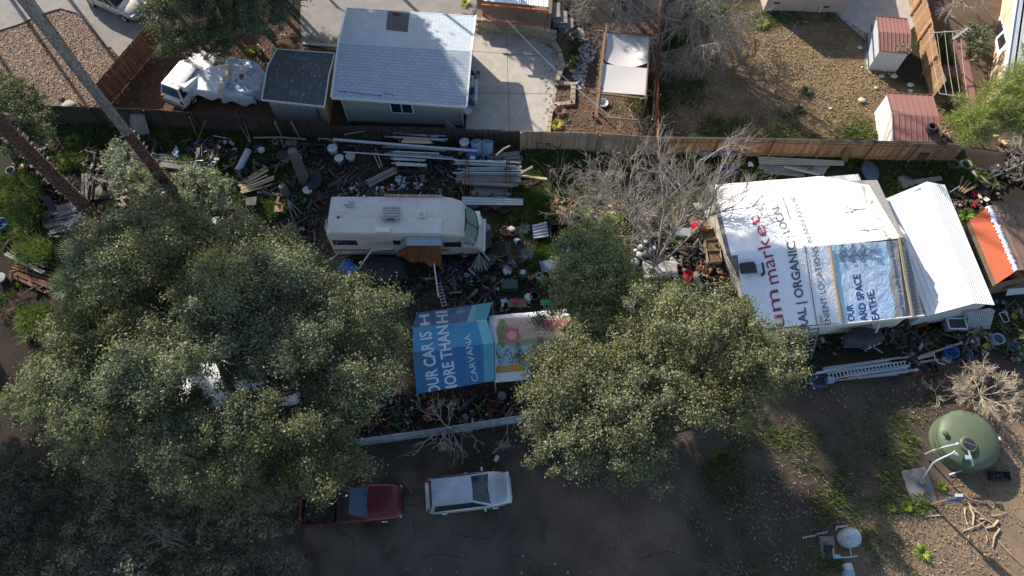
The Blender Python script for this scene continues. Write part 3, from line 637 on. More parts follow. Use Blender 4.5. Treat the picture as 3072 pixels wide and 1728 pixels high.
# --- orange roofed sheds at the far right
ORSH = M('orange_rusted_sheet', (.44, .085, .028), (.34, .07, .025), 5, .6, .3, stain=(.3, .08, .03), samt=(.55, .8)); 
os_ = thing('orange_roofed_shed', 'shed with bright orange sheet roof and a frayed blue white tarp on its ridge', 'shed', W(3010, 760).xy.to_3d())
oA, oB, oC, oD = W(2909, 661, 1.7), W(2989, 852, 1.7), W(3049, 812, 2.5), W(2966, 618, 2.5)
mb = MB(); corr(mb, oA, oB, oC, oD, .005, .12); mb.build('roof', ORSH, os_, os_.location)
oF, oE = W(3140, 600, 1.9), W(3240, 790, 1.9); mb = MB(); mb.panel(oE, oF, oD, oC, .04); mb.build('roof', wood('brown_roof_boards', (.24, .14, .11), (.16, .1, .08), stain=(.12, .09, .08)), os_, os_.location)
mb = MB(); mb.panel(Vector((oA.x, oA.y, 0)), Vector((oB.x, oB.y, 0)), oB, oA, .04); mb.panel(Vector((oB.x, oB.y, 0)), Vector((oE.x, oE.y, 0)), oE, oB, .04); mb.build('wall', TIMB, os_, os_.location)
mb = MB()
for i in range(7): mb.tn(); mb.bar(oD.lerp(oF, .1 + i * .13) + Vector((0, 0, .03)), oC.lerp(oE, .1 + i * .13) + Vector((0, 0, .03)), .16, .03)
mb.build('roof_plank', TIMB, os_, os_.location)
mb = MB()
for i in range(8):
    f0 = i / 8; a = W(2885, 672, 1.2).lerp(W(2960, 850, 1.2), .0) + Vector((-.06 * i, .0, -.0)); b = W(2972, 850, 1.2) + Vector((-.06 * i, 0, 0)); mb.bar(a + Vector((0, -.6, -.04 * i)), b + Vector((0, 0, -.04 * i)), .035, .05)
o = mb.build('slat_rack', M('blackened_slats', (.05, .05, .055)), None, W(2930, 760)); tag(o, 'rack of blackened slats leaning along the orange shed', 'slats')
# frayed tarp on the ridge
def cloth(name, mat, fn, nu, nv, parent=None, origin=None, tintf=None, th=0):
    vs = [fn(i / nu, j / nv) for j in range(nv + 1) for i in range(nu + 1)]; mb = MB(); w = nu + 1; mb.v = [tuple(p) for p in vs]
    for j in range(nv):
        for i in range(nu):
            mb.f.append((j * w + i, j * w + i + 1, (j + 1) * w + i + 1, (j + 1) * w + i)); mb.t.append(tintf((i + .5) / nu, (j + .5) / nv) if tintf else (1, 1, 1))
    return mb.build(name, mat, parent, origin, smooth=True)
def wr(x, y, s, a, seed=1):
    return float(a * (fbm(np.array([x]), np.array([y]), s, seed)[0] - .5) * 2)
def ft(u, v):
    p = oD.lerp(oC, u) + Vector((0, 0, .06)); side = Vector((.9, .28, 0)).normalized()
    w = .12 + .22 * random.random()
    return p + side * ((v - .4) * w * 1.6) + Vector((0, 0, -.25 * abs(v - .4) + random.uniform(0, .06)))
o = cloth('frayed_tarp', M('tarp_blue_white', (.5, .56, .68), (.75, .76, .8), 30, .6, .3), ft, 70, 4, None, oD, lambda u, v: random.choice(((1, 1, 1), (.6, .7, 1.1), (1.1, 1.1, 1.1))))
tag(o, 'frayed strip of blue and white tarp over the orange shed ridge', 'tarp')
# ============================================================ BANNER COVERED HOUSE
hz, gz = 2.5, 4.1
tA, tB = W(2302, 992, hz), W(2772, 944, hz); tD, tC = W(2182, 762, gz), W(2712, 712, gz); tF = W(2128, 553, hz + .1); tB = hit(2772, 944, tA, tD, tC)[0]; tE = hit(2632, 540, tF, tD, tC)[0]
bh = thing('house', 'white walled house whose grey shingled roof is covered with salvaged banners', 'house', ((tA + tB + tE + tF) / 4).xy.to_3d())
mb = MB(); mb.panel(tA, tB, tC, tD, .12); mb.build('roof', GREYSH, bh, bh.location); mb = MB(); mb.panel(tE, tF, tD, tC, .12); mb.build('roof', GREYSH, bh, bh.location)
cs = inset([tA, tB, tE, tF], .3); walls(bh, cs, hz - .05, STUCCO, gable={1: gz - .2, 3: gz - .2})
mb = MB(); mb.bar(tA - Vector((0, .04, .05)), tB - Vector((0, .04, .05)), .05, .18); mb.build('fascia', WHITEP, bh, bh.location)
wa, wb_ = cs[0], cs[3]
mb = MB(); p = Vector((cs[0].x, cs[0].y, 0)).lerp(Vector((cs[3].x, cs[3].y, 0)), .16)
for i, (f, z0, z1) in enumerate(((.1, .1, 1.9), (.42, 1.0, 1.6))):
    c = Vector((cs[0].x, cs[0].y, 0)).lerp(Vector((cs[3].x, cs[3].y, 0)), f); d = (Vector((cs[3].x, cs[3].y, 0)) - Vector((cs[0].x, cs[0].y, 0))).normalized(); n = Vector((-d.y, d.x, 0)) if True else 0
    n = n if n.x < 0 else -n; w = .45 if i == 0 else .3; mb = MB()
    mb.panel(c - d * w + n * .02 + Vector((0, 0, z0)), c + d * w + n * .02 + Vector((0, 0, z0)), c + d * w + n * .02 + Vector((0, 0, z1)), c - d * w + n * .02 + Vector((0, 0, z1)), .04)
    f_ = mb.build('door' if i == 0 else 'window', TIMB if i else M('tan_door', (.4, .33, .22)), bh, bh.location)
def roofpt(px, py, off=0.0):
    a, n1, t1 = hit(px, py, tA, tB, tC); b, n2, t2 = hit(px, py, tE, tF, tD)
    p, n = (a, n1) if t1 > t2 else (b, n2)
    near = math.exp(-((t1 - t2) / .8) ** 2) * .03
    return p + Vector((0, 0, near)) + n * off
def banner(name, mat, corners, nu, nv, surf, parent, off, amp, tintf=None, seed=1, ws=.5):
    a, b, c, d = [Vector((x, y, 0)) for x, y in corners]                 # screen-free: the corners only say where on the roof it lies
    def fn(u, v):
        e = a.lerp(b, u).lerp(d.lerp(c, u), v); p = surf(e.x, e.y, 0)
        return surf(e.x, e.y, off + amp + wr(p.x, p.y, ws, amp, seed))
    tf = (lambda u, v: tintf(*(a.lerp(b, u).lerp(d.lerp(c, u), v)).xy)) if tintf else None
    return cloth(name, mat, fn, nu, nv, parent, bh.location if parent is None else None, tf)
def vinyl(key, folds=.7, stretch=(1, 1, 1), scale=6, rough=.42):
    m, nt, b = nodes_of(key, rough, 0, .4); nt.links.new(tint(nt), b.inputs['Base Color'])
    bumpn(nt, b, noise(nt, scale, 5, stretch, dist=1.2, rough=.55), folds, .05); MATS[key] = m; return m
VIN = vinyl('banner_vinyl', 1.0, (1, .55, 1), 4); VINF = vinyl('folded_vinyl', 1.0, (1.6, .5, 1), 5)
def inpoly(x, y, P):
    r = False; n = len(P)
    for i in range(n):
        x0, y0 = P[i]; x1, y1 = P[(i + 1) % n]
        if (y0 > y) != (y1 > y) and x < (x1 - x0) * (y - y0) / (y1 - y0) + x0: r = not r
    return r
def lettering(body, start, end, hpx, surf, mat, parent, col, name='lettering', bold=.0, off=.03, seed=1, amp=0, ws=.5, squeeze=None, origin=None):
    """the words along start-end (base line), cap height hpx to the left of the base line's direction"""
    cu = bpy.data.curves.new('word', 'FONT'); cu.body = body; cu.size = 1; cu.offset = bold; cu.resolution_u = 3
    ob = bpy.data.objects.new('word', cu); COL.objects.link(ob); dg = bpy.context.evaluated_depsgraph_get()
    me = bpy.data.meshes.new_from_object(ob.evaluated_get(dg)); bpy.data.objects.remove(ob); bpy.data.curves.remove(cu)
    bm = bmesh.new(); bm.from_mesh(me); bmesh.ops.triangulate(bm, faces=bm.faces)
    for _ in range(2):
        L = [e for e in bm.edges if e.calc_length() > .25]
        if L: bmesh.ops.subdivide_edges(bm, edges=L, cuts=1)
    bmesh.ops.triangulate(bm, faces=bm.faces)
    xs = [v.co.x for v in bm.verts]; x0, x1 = min(xs), max(xs)
    s, e = Vector((*start, 0)), Vector((*end, 0)); d = (e - s); n = Vector((d.y, -d.x, 0)).normalized()
    if squeeze: n = Vector((*squeeze, 0)).normalized()
    mb = MB(); mb.cur = col; o3 = Vector(origin)
    vs = []
    for v in bm.verts:
        p = s + d * ((v.co.x - x0) / (x1 - x0)) + n * (v.co.y / .73 * hpx); w = surf(p.x, p.y, 0)
        vs.append(surf(p.x, p.y, off + amp + wr(w.x, w.y, ws, amp, seed)))
    mb.add(vs, [tuple(v.index for v in f.verts) for f in bm.faces]); bm.free(); bpy.data.meshes.remove(me)
    return mb.build(name, mat, parent, o3)
# white market banner over both slopes, text runs up the roof
bo = bh.location.copy()
def anchor(label, px, py, z=2.5, name='banner', group=None):
    return thing(name, label, 'banner', W(px, py, z), 0, group)
b1 = anchor('white market banner with crimson and grey words across the left of the roof', 2350, 760)
def add_banner(root, corners, nu, nv, surf, mat, off, amp, tf, seed=1, ws=.5, name='sheet'):
    o = banner(name, mat, corners, nu, nv, surf, root, off, amp, tf, seed, ws); o.data.transform(Matrix.Translation(-root.location)); return o
WH = (.80, .81, .82)
add_banner(b1, ((2232, 990), (2530, 968), (2480, 700), (2210, 745)), 60, 50, roofpt, VIN, .012, .03, lambda x, y: WH)
add_banner(b1, ((2192, 768), (2600, 728), (2470, 530), (2142, 556)), 80, 50, roofpt, VIN, .013, .03, lambda x, y: WH)
MAG = (.32, .02, .07); GR = (.10, .10, .11)
kw = dict(amp=.03, off=.036)
lettering('um', (2354, 979), (2332, 868), 42, roofpt, VIN, b1, MAG, origin=b1.location, bold=.0, **kw)
lettering('mark', (2336, 849), (2305, 716), 42, roofpt, VIN, b1, MAG, origin=b1.location, **kw)
lettering('et', (2303, 706), (2272, 645), 38, roofpt, VIN, b1, (.45, .06, .10), origin=b1.location, **kw)  # words on the sunlit far slope paler, sun glare put into their colour
lettering('RAL | ORGANIC', (2425, 985), (2382, 725), 27, roofpt, VIN, b1, (.09, .095, .10), bold=.02, origin=b1.location, **kw)
lettering('\u00b7 LOCAL', (2375, 712), (2331, 612), 24, roofpt, VIN, b1, (.22, .22, .23), origin=b1.location, bold=.01, **kw)
lettering('ENIENT LOCATIONS', (2492, 974), (2450, 740), 19, roofpt, VIN, b1, GR, origin=b1.location, **kw)
lettering('IN ANN ARBOR', (2438, 728), (2384, 588), 17, roofpt, VIN, b1, (.3, .3, .31), origin=b1.location, **kw)
mb = MB(); mb.cur = (.2, .02, .05)
for (x0, y0), (x1, y1) in (((2449, 975), (2412, 740)), ((2370, 660), (2345, 590))):
    mb = MB(); mb.cur = (.2, .02, .05)
    for i in range(12): mb.bar(roofpt(x0 + (x1 - x0) * i / 12, y0 + (y1 - y0) * i / 12, .085), roofpt(x0 + (x1 - x0) * (i + 1) / 12, y0 + (y1 - y0) * (i + 1) / 12, .085), .035, .012)
    mb.build('stripe', VIN, b1, b1.location)
# blue power line banner
b2 = anchor('light blue power line safety banner with dark blue words on the near slope', 2600, 850)
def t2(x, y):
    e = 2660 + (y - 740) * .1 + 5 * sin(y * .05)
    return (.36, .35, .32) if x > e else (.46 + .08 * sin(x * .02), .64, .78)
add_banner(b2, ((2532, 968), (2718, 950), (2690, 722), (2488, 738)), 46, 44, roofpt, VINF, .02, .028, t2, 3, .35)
kw2 = dict(seed=3, amp=.028, ws=.35, off=.028)
NV = (.015, .06, .19)
lettering('OUR', (2562, 962), (2556, 912), 20, roofpt, VIN, b2, NV, origin=b2.location, bold=.02, **kw2)
lettering('ARD SPACE', (2602, 962), (2578, 822), 22, roofpt, VIN, b2, NV, origin=b2.location, bold=.02, **kw2)
lettering('EATHE.', (2636, 958), (2618, 868), 22, roofpt, VIN, b2, NV, origin=b2.location, bold=.02, **kw2)
lettering('your lines a safe distance from po', (2716, 950), (2672, 716), 13, roofpt, VIN, b2, (.02, .08, .26), origin=b2.location, bold=.01, **kw2)
mb = MB(); mb.cur = (.09, .12, .14)                                  # the lattice tower drawn on it, lying on its side
def tl(x0, y0, x1, y1, w=.028):
    a = cc('B4', x0, y0); b = cc('B4', x1, y1); n = 5
    for i in range(n):
        mb.bar(roofpt(a[0] + (b[0] - a[0]) * i / n, a[1] + (b[1] - a[1]) * i / n, .075), roofpt(a[0] + (b[0] - a[0]) * (i + 1) / n, a[1] + (b[1] - a[1]) * (i + 1) / n, .075), w, .01)
for k in (810, 910, 1005):
    tl(k - 15, 1080, k + 20, 1078); tl(k, 1080, k - 25, 1140); tl(k + 10, 1080, k - 15, 1140); tl(k - 25, 1190, k + 15, 1250); tl(k + 5, 1190, k + 30, 1250); tl(k, 1252, k + 35, 1248)
tl(745, 1140, 1030, 1135); tl(755, 1195, 1030, 1178); tl(1030, 1135, 1160, 1080); tl(1030, 1178, 1190, 1215); tl(1040, 1180, 1165, 1090); tl(1050, 1115, 1190, 1165); tl(1030, 1115, 1030, 1190)
for k in range(5): tl(780 + k * 50, 1140, 825 + k * 50, 1190); tl(825 + k * 50, 1140, 780 + k * 50, 1190)
mb.build('tower_drawing', VIN, b2, b2.location)
# cream banner at the far corner
b3 = anchor('white and cream banner with faint grey words near the far corner of the roof', 2600, 640)
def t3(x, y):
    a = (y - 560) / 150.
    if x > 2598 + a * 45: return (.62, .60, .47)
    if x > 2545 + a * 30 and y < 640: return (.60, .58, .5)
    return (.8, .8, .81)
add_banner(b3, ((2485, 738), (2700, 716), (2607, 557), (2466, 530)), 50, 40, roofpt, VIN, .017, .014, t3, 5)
kw3 = dict(seed=5, amp=.014, off=.024)
lettering('PLANBEF', (2604, 610), (2592, 558), 9, roofpt, VIN, b3, (.2, .2, .16), origin=b3.location, **kw3)
lettering('LINES.', (2668, 716), (2646, 678), 10, roofpt, VIN, b3, (.16, .18, .22), origin=b3.location, **kw3)
for P4 in (((2536, 622), (2552, 629), (2572, 630), (2596, 628)), ((2534, 640), (2556, 636), (2572, 630)), ((2552, 642), (2560, 634)), ((2545, 618), (2553, 628)), ((2576, 694), (2600, 693), (2633, 690)), ((2580, 686), (2597, 692)), ((2600, 699), (2604, 693)), ((2610, 602), (2620, 612)), ((2612, 612), (2618, 603)), ((2622, 646), (2630, 655), (2642, 662))):
    mb = MB(); mb.cur = (.18, .18, .16)
    for (x0, y0), (x1, y1) in zip(P4[:-1], P4[1:]): mb.bar(roofpt(x0, y0, .05), roofpt(x1, y1, .05), .035, .01)
    mb.build('drawn_branch', VIN, b3, b3.location)
# battens that hold the banners, top-level timbers
for nm, lb, pts in (('batten', 'pale timber batten nailed down the middle between the two near banners', ((2487, 738), (2505, 860), (2524, 968))), ('batten', 'pale timber batten along the right edge of the power line banner', ((2693, 714), (2712, 830), (2734, 946))), ('batten', 'short pale timber batten at the lower edge of the market banner', ((2460, 948), (2465, 974)))):
    mb = MB(); P = [roofpt(x, y, .10) for x, y in pts]
    for a, b in zip(P[:-1], P[1:]): mb.bar(a, b, .11, .05)
    tag(mb.build(nm, NEWW, None, P[0]), lb, 'timber', 'battens holding the roof banners')
for i, (x0, y0, x1, y1) in enumerate(((2205, 762, 2192, 660), (2270, 548, 2330, 545))):
    pass
# solar box on the roof
sb = thing('flood_lamp', 'black flood lamp with a pale panel standing on the roof by the banner', 'lamp', roofpt(2245, 815, .03))
L = sb.location; mb = MB(); mb.box((-.1, .1, .22), (.75, .55, .3), Matrix.Rotation(.1, 3, 'Z')); bevel(mb.build('housing', M('black_plastic', (.03, .035, .045), rough=.4), sb), .06, 3)
mb = MB(); mb.box((.45, .05, .18), (.28, .5, .3)); mb.build('panel', M('mirror_panel', (.55, .6, .68), rough=.2, metal=.5), sb)
mb = MB(); mb.box((.66, .05, .15), (.1, .62, .35)); mb.build('bracket', M('black_plastic'), sb)
# corrugated lean-to behind
lean = thing('lean_to', 'small corrugated lean-to roof behind the banner covered house', 'lean-to', W(2530, 535).xy.to_3d())
mb = MB(); corr(mb, W(2497, 555, 2.2), W(2592, 560, 2.2), W(2575, 522, 2.35), W(2480, 530, 2.35), .02, .14); mb.build('roof', WMETAL, lean, lean.location)
for x in (2505, 2585):
    p = W(x, 560, 2.15); mb = MB(); mb.bar(p, Vector((p.x, p.y, 0)), .09); mb.build('post', TIMB, lean, lean.location)
# ============================================================ CANOPIES
def bilin(rows):
    """rows of (left px, right px, z) from far to near -> surface point at (u, v)"""
    def fn(u, v):
        k = v * (len(rows) - 1); i = min(int(k), len(rows) - 2); f = k - i; (a, b, z0), (c, d, z1) = rows[i], rows[i + 1]
        p = W(a[0] + (b[0] - a[0]) * u, a[1] + (b[1] - a[1]) * u, z0); r = W(c[0] + (d[0] - c[0]) * u, c[1] + (d[1] - c[1]) * u, z1)
        return p.lerp(r, f)
    return fn
rows = [((1250, 938), (1478, 906), 1.9), ((1238, 984), (1460, 959), 2.9), ((1238, 1058), (1482, 1029), 2.8), ((1250, 1182), (1484, 1142), 2.0)]
seg = [PX(r[0], z=r[2]) + PX(r[1], z=r[2]) for r in rows]
def canopy_pt(px, py, off=0.0):
    best = None
    for i in range(3):
        a, b = seg[i]; c, d = seg[i + 1]; p, n, t = hit(px, py, a, b, (c + d) / 2)
        yl = [rows[k][0][1] + (rows[k][1][1] - rows[k][0][1]) * ((px - rows[k][0][0]) / (rows[k][1][0] - rows[k][0][0])) for k in (i, i + 1)]
        if yl[0] - .01 <= py <= yl[1] + .01 or best is None: best = (p, n)
        if yl[0] <= py <= yl[1]: break
        if i == 2 and py > yl[1]: best = (p, n)
    return best[0] + best[1] * off
cn = thing('canopy', 'blue used car banner stretched as a canopy with big white lettering', 'canopy', W(1365, 1060).xy.to_3d())
CB = [(.022, .07, .16), (.04, .25, .42), (.03, .15, .32)]; TL = [(.03, .2, .26), (.16, .46, .55), (.09, .3, .40)]  # flap's shade and sky light on the middle slope put into the blues
def can(u, v):
    r0 = min(int(v * 3), 2); f = v * 3 - r0; (a, b, _), (c, d, _) = rows[r0], rows[r0 + 1]
    x = (a[0] + (b[0] - a[0]) * u) * (1 - f) + (c[0] + (d[0] - c[0]) * u) * f; y = (a[1] + (b[1] - a[1]) * u) * (1 - f) + (c[1] + (d[1] - c[1]) * u) * f
    return x, y
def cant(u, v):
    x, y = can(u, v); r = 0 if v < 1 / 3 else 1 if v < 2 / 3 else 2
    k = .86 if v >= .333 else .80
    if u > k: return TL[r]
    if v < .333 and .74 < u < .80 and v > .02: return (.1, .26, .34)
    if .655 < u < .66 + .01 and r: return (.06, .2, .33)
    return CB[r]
def canf(u, v):
    x, y = can(u, v); p = bilin(rows)(u, v); sag = -.05 * sin(pi * u) * abs(sin(pi * v * 3))
    return p + Vector((0, 0, sag + wr(p.x, p.y, .5, .015, 8)))
o = cloth('sheet', vinyl('canopy_vinyl', 1.0, (.5, 2.2, 1), 4, .35), canf, 60, 66, cn, None, cant); o.data.transform(Matrix.Translation(-cn.location))
def cansurf(px, py, off):
    for r0 in range(3):
        (a, b, _), (c, d, _) = rows[r0], rows[r0 + 1]
        u = .5; f = .5
        for _ in range(8):
            xl = a[0] * (1 - f) + c[0] * f; xr = b[0] * (1 - f) + d[0] * f; u = (px - xl) / (xr - xl)
            yt = a[1] + (b[1] - a[1]) * u; yb = c[1] + (d[1] - c[1]) * u; f = (py - yt) / (yb - yt)
        if f <= 1 or r0 == 2: break
    f = min(max(f, 0), 1); u = min(max(u, 0), 1); p = canf(u, (r0 + f) / 3)
    return p + Vector((0, -.1 if r0 else .3, 1)).normalized() * off
LET = (.52, .62, .72)
lettering('OUR CAR IS', (1322, 1181), (1292, 993), 37, cansurf, VIN, cn, LET, bold=.025, off=.02, origin=cn.location)
lettering('H', (1290, 975), (1285, 942), 30, cansurf, VIN, cn, (.26, .34, .46), bold=.03, off=.02, origin=cn.location)  # both flap words dimmed, the flap's shade put into their colour
lettering('MORE THAN', (1374, 1178), (1342, 975), 36, cansurf, VIN, cn, LET, bold=.025, off=.02, origin=cn.location)
lettering('HI', (1344, 968), (1340, 932), 34, cansurf, VIN, cn, (.26, .34, .46), bold=.03, off=.02, origin=cn.location)
lettering('CARVANA', (1435, 1143), (1410, 1002), 20, cansurf, VIN, cn, (.5, .62, .72), bold=.0, off=.02, origin=cn.location)
mb = MB(); mb.cur = (.05, .22, .33); P = [cansurf(1428 + 26 * cos(k * pi / 10), 1158 + 8 * sin(k * pi / 10) * 1.1, .022) for k in range(20)]
mb.add(P, [tuple(range(19, -1, -1))]); mb.build('emblem', VIN, cn, cn.location)
for (x, y), z in ((rows[0][0], 1.88), (rows[0][1], 1.88), (rows[3][0], 1.98), (rows[3][1], 1.98)):
    p = W(x, y, z); mb = MB(); mb.tube([p, Vector((p.x, p.y, 0))], .03, 6); mb.build('pole', GALV, cn, cn.location)
# plant picture banner
rw2 = [((1466, 948), (1700, 926), 1.9), ((1466, 980), (1712, 950), 2.2), ((1484, 1030), (1718, 1000), 2.25), ((1486, 1148), (1700, 1130), 1.9)]
rows2 = rw2
b4 = thing('canopy', 'white bordered plant picture banner draped as a shelter beside the blue one', 'canopy', W(1590, 1040).xy.to_3d())
def c4(u, v):
    r0 = min(int(v * 3), 2); f = v * 3 - r0; (a, b, _), (c, d, _) = rw2[r0], rw2[r0 + 1]
    x = (a[0] + (b[0] - a[0]) * u) * (1 - f) + (c[0] + (d[0] - c[0]) * u) * f; y = (a[1] + (b[1] - a[1]) * u) * (1 - f) + (c[1] + (d[1] - c[1]) * u) * f
    if y < 957 - (x - 1480) * .06 or x < 1490 + 3 * sin(y * .1): return (.62, .62, .66)
    if y > 1120 - (x - 1490) * .06: return (.5, .52, .55)
    if 1098 < y + (x - 1490) * .10 < 1124 and x < 1570: return (.42, .22, .05)
    d1 = math.hypot((x - 1508) / 16, (y - 1000) / 42); d2 = math.hypot(x - 1535, (y - 1005) * 1.1); d3 = math.hypot(x - 1600, (y - 1000) * 1.2)
    if d2 < 14: return (.55, .33, .25)
    if d2 < 26 + 3 * sin(6 * atan2(y - 1005, x - 1535)): return (.42, .10, .13)
    if d1 < 1: return (.12, .2, .07)
    if y < 1015:
        if x > 1630 and 960 < y < 990: return (.38, .12, .12)
        return (.42, .30, .24)
    if y < 1035: return (.22, .26, .16)
    if abs(math.sin(x * .16) * 12 + 1062 - y) < 3 or abs(math.cos(x * .2 + 1) * 14 + 1075 - y) < 2.5: return (.05, .14, .06)
    return (.25, .4, .45)
def f4(u, v):
    p = bilin(rw2)(u, v); return p + Vector((0, 0, wr(p.x, p.y, .6, .07, 12) - .05 * sin(pi * u) * sin(pi * v)))
o = cloth('sheet', MATS['folded_vinyl'], f4, 80, 80, b4, None, c4); o.data.transform(Matrix.Translation(-b4.location))
for (x, y), z in ((rw2[0][0], 1.86), (rw2[0][1], 1.86), (rw2[3][0], 1.86), (rw2[3][1], 1.86)):
    p = W(x, y, z); mb = MB(); mb.tube([p, Vector((p.x, p.y, 0))], .03, 6); mb.build('pole', GALV, b4, b4.location)
# lath roof under the second oak
lr = thing('lath_shelter', 'grey lath roofed shelter half hidden under the middle oak', 'shelter', W(1800, 920).xy.to_3d()); mb = MB()
for i in range(30):
    y = 835 + i * 7.6; mb.tn(.8, 1.2); mb.bar(W(1728, y, 2.2), W(1905, y - 6, 2.2), .09, .03)
mb.build('laths', M('grey_laths', (.33, .33, .35), (.26, .26, .28)), lr, lr.location)
mb = MB()
for x in (1735, 1815, 1895): mb.bar(W(x, 830, 2.13), W(x, 1062, 2.13), .08, .1)
mb.build('joist', TIMB, lr, lr.location)
for x, y in ((1735, 832), (1895, 832), (1735, 1058), (1895, 1058)):
    p = W(x, y, 2.1); mb = MB(); mb.bar(p, Vector((p.x, p.y, 0)), .1); mb.build('post', TIMB, lr, lr.location)
# shade pergola
pg = thing('shade_pergola', 'timber pergola with two sagging white shade cloths over the garden', 'pergola', W(1870, 230).xy.to_3d()); L = pg.location
pz = 2.3; PC = lambda x, y, z=pz: q('A3', x, y, z)
for pts, nm in (((PC(965, 230, 2.5), PC(870, 1140)), 'beam'), ((PC(945, 300), PC(855, 1130)), 'beam'), ((PC(1385, 340), PC(1340, 955)), 'beam'), ((PC(865, 297), PC(1400, 345)), 'beam'), ((PC(815, 895), PC(1360, 955)), 'beam'), ((PC(890, 1130, 2.0), PC(1265, 1160, 2.0)), 'beam')):
    mb = MB(); mb.bar(pts[0], pts[1], .08, .1); mb.build(nm, TIMB if nm == 'beam' else WHITEP, pg, L)
for x, y in ((950, 310), (920, 850), (1385, 350), (1350, 950), (865, 1130), (1300, 960)):
    p = PC(x, y); mb = MB(); mb.bar(p + Vector((0, 0, .05)), Vector((p.x, p.y, 0)), .1); mb.build('post', TIMB, pg, L)
SH = M('shade_cloth', (.5, .47, .46), (.46, .43, .42), 20, .9, .2)
def shade(c, sag):
    a, b, d, e = c
    def f(u, v):
        x = (a[0] + (b[0] - a[0]) * u) * (1 - v) + (e[0] + (d[0] - e[0]) * u) * v; y = (a[1] + (b[1] - a[1]) * u) * (1 - v) + (e[1] + (d[1] - e[1]) * u) * v
        y += (55 * sin(pi * u) * v) if sag > .2 else 0
        return PC(x, y, pz - sag * sin(pi * u) * (.3 + .7 * sin(pi * v)) )
    o = cloth('shade_sheet', SH, f, 24, 16, pg); o.data.transform(Matrix.Translation(-L)); return o
shade(((975, 318), (1385, 345), (1365, 605), (950, 590)), .35); shade(((925, 618), (1365, 660), (1350, 920), (900, 885)), .08)
# clothes line frame at upper right
cl = thing('clothes_line', 'thin pale clothes line frame on crossed poles over the brick path', 'clothes line', W(2850, 200).xy.to_3d()); L = cl.location
a0, a1 = q('A4', 1660, 320, 1.9), q('A4', 1960, 300, 1.9); b0, b1_ = q('A4', 1760, 905, 1.8), q('A4', 2030, 945, 1.8)
CLM = M('dull_metal_bars', (.38, .35, .32)); mb = MB(); mb.bar(a0, a1, .06); mb.bar(b0, b1_, .05); mb.build('crossbar', CLM, cl, L)
for i in range(5): mb = MB(); mb.tube([a0.lerp(a1, i / 4), a0.lerp(a1, i / 4).lerp(b0.lerp(b1_, i / 4), .5) - Vector((0, 0, .08)), b0.lerp(b1_, i / 4)], .014, 5); mb.build('line', CLM, cl, L)
for e, g in ((q('A4', 1810, 300, 1.9), q('A4', 1680, 470, .0)), (q('A4', 1900, 920, 1.8), q('A4', 1840, 1000, 0))):
    mb = MB(); mb.bar(e, g, .09); mb.build('pole', GREYW, cl, L)
mb = MB(); a, b = q('A4', 1885, 380, 1.95), q('A4', 2035, 268, 1.95); mb.bar(a, b, .16, .05)
for i in range(4): mb.bar(a.lerp(b, .4 + i * .18) + Vector((-.2, .15, .03)), a.lerp(b, .4 + i * .18) + Vector((.25, -.15, .03)), .05, .03)
mb.build('wooden_arm', CLM, cl, L)
bp = MB()
poly = PX((2812, 120), (2895, 120), (2935, 330), (2860, 330)); sh = shingle('red_brick_paving', (.27, .14, .12), (.13, .08, .07), .22, .11)
bp.panel(poly[3] + Vector((0, 0, .02)), poly[2] + Vector((0, 0, .02)), poly[1] + Vector((0, 0, .02)), poly[0] + Vector((0, 0, .02)), .015); struct(bp.build('brick_path', sh), 'worn red brick path under the clothes line', 'path')
# stone path
mb = MB(); cnt = 0; sp = [q('A3', x, y) for x, y in ((620, 275), (720, 290), (850, 500), (800, 600), (750, 700), (745, 850), (675, 860), (665, 700), (720, 560), (690, 420))]
P = scatter_pts([p.xy for p in sp], 900); kept = []
for p in P:
    if all((p[0] - k[0]) ** 2 + (p[1] - k[1]) ** 2 > .21 ** 2 for k in kept): kept.append(p)
for p in kept:
    r = random.uniform(.12, .17); a0_ = random.uniform(0, 6.28); n = random.choice((5, 6)); mb.tn(.8, 1.15, .02)
    mb.prism([(p[0] + r * random.uniform(.8, 1.1) * cos(a0_ + 2 * pi * k / n), p[1] + r * random.uniform(.8, 1.1) * sin(a0_ + 2 * pi * k / n)) for k in range(n)], 0, random.uniform(.03, .05))
struct(mb.build('stone_path', M('pale_flagstone', (.44, .42, .39), (.34, .32, .3), 12, .9, .3)), 'curved path of pale flagstones beside the dark shrub', 'path')
# ============================================================ VEHICLES
def paint(key, col, rough=.3, metal=.3, dust=None):
    m, nt, b = nodes_of(key, rough, metal, .5); b.inputs['Coat Weight'].default_value = .5
    c = mixc(nt, col, dust or tuple(v * .7 + .03 for v in col), ramp(nt, noise(nt, 2.5, 8, rough=.7), .42, .75)); c = mixc(nt, c, tint(nt), 1, 'MULTIPLY')
    nt.links.new(c, b.inputs['Base Color']); MATS[key] = m; return m
SILV = paint('silver_paint', (.46, .50, .54), .32, .4); REDP = paint('dark_red_paint', (.13, .010, .018), .4, .2, (.09, .02, .024)); WHP = paint('white_vehicle_paint', (.72, .72, .71), .35, 0); TANP = paint('beige_paint', (.42, .36, .31), .35, .2)
BLK = M('black_plastic'); RUB = M('rubber', (.022, .022, .024), (.03, .03, .03), 10, .85, .3); CHR = M('bright_metal', (.6, .62, .65), rough=.25, metal=.8, bump=0)
LAMP = M('lamp_lens', (.6, .62, .65), rough=.15, bump=0, spec=.6); TAIL = M('tail_lens', (.45, .02, .02), rough=.2, bump=0); BLGL = M('sky_tinted_glass', (.05, .085, .14), (.08, .12, .17), 2, .08, 0, spec=.7)  # BLGL: blue of the reflected sky put into the glass colour
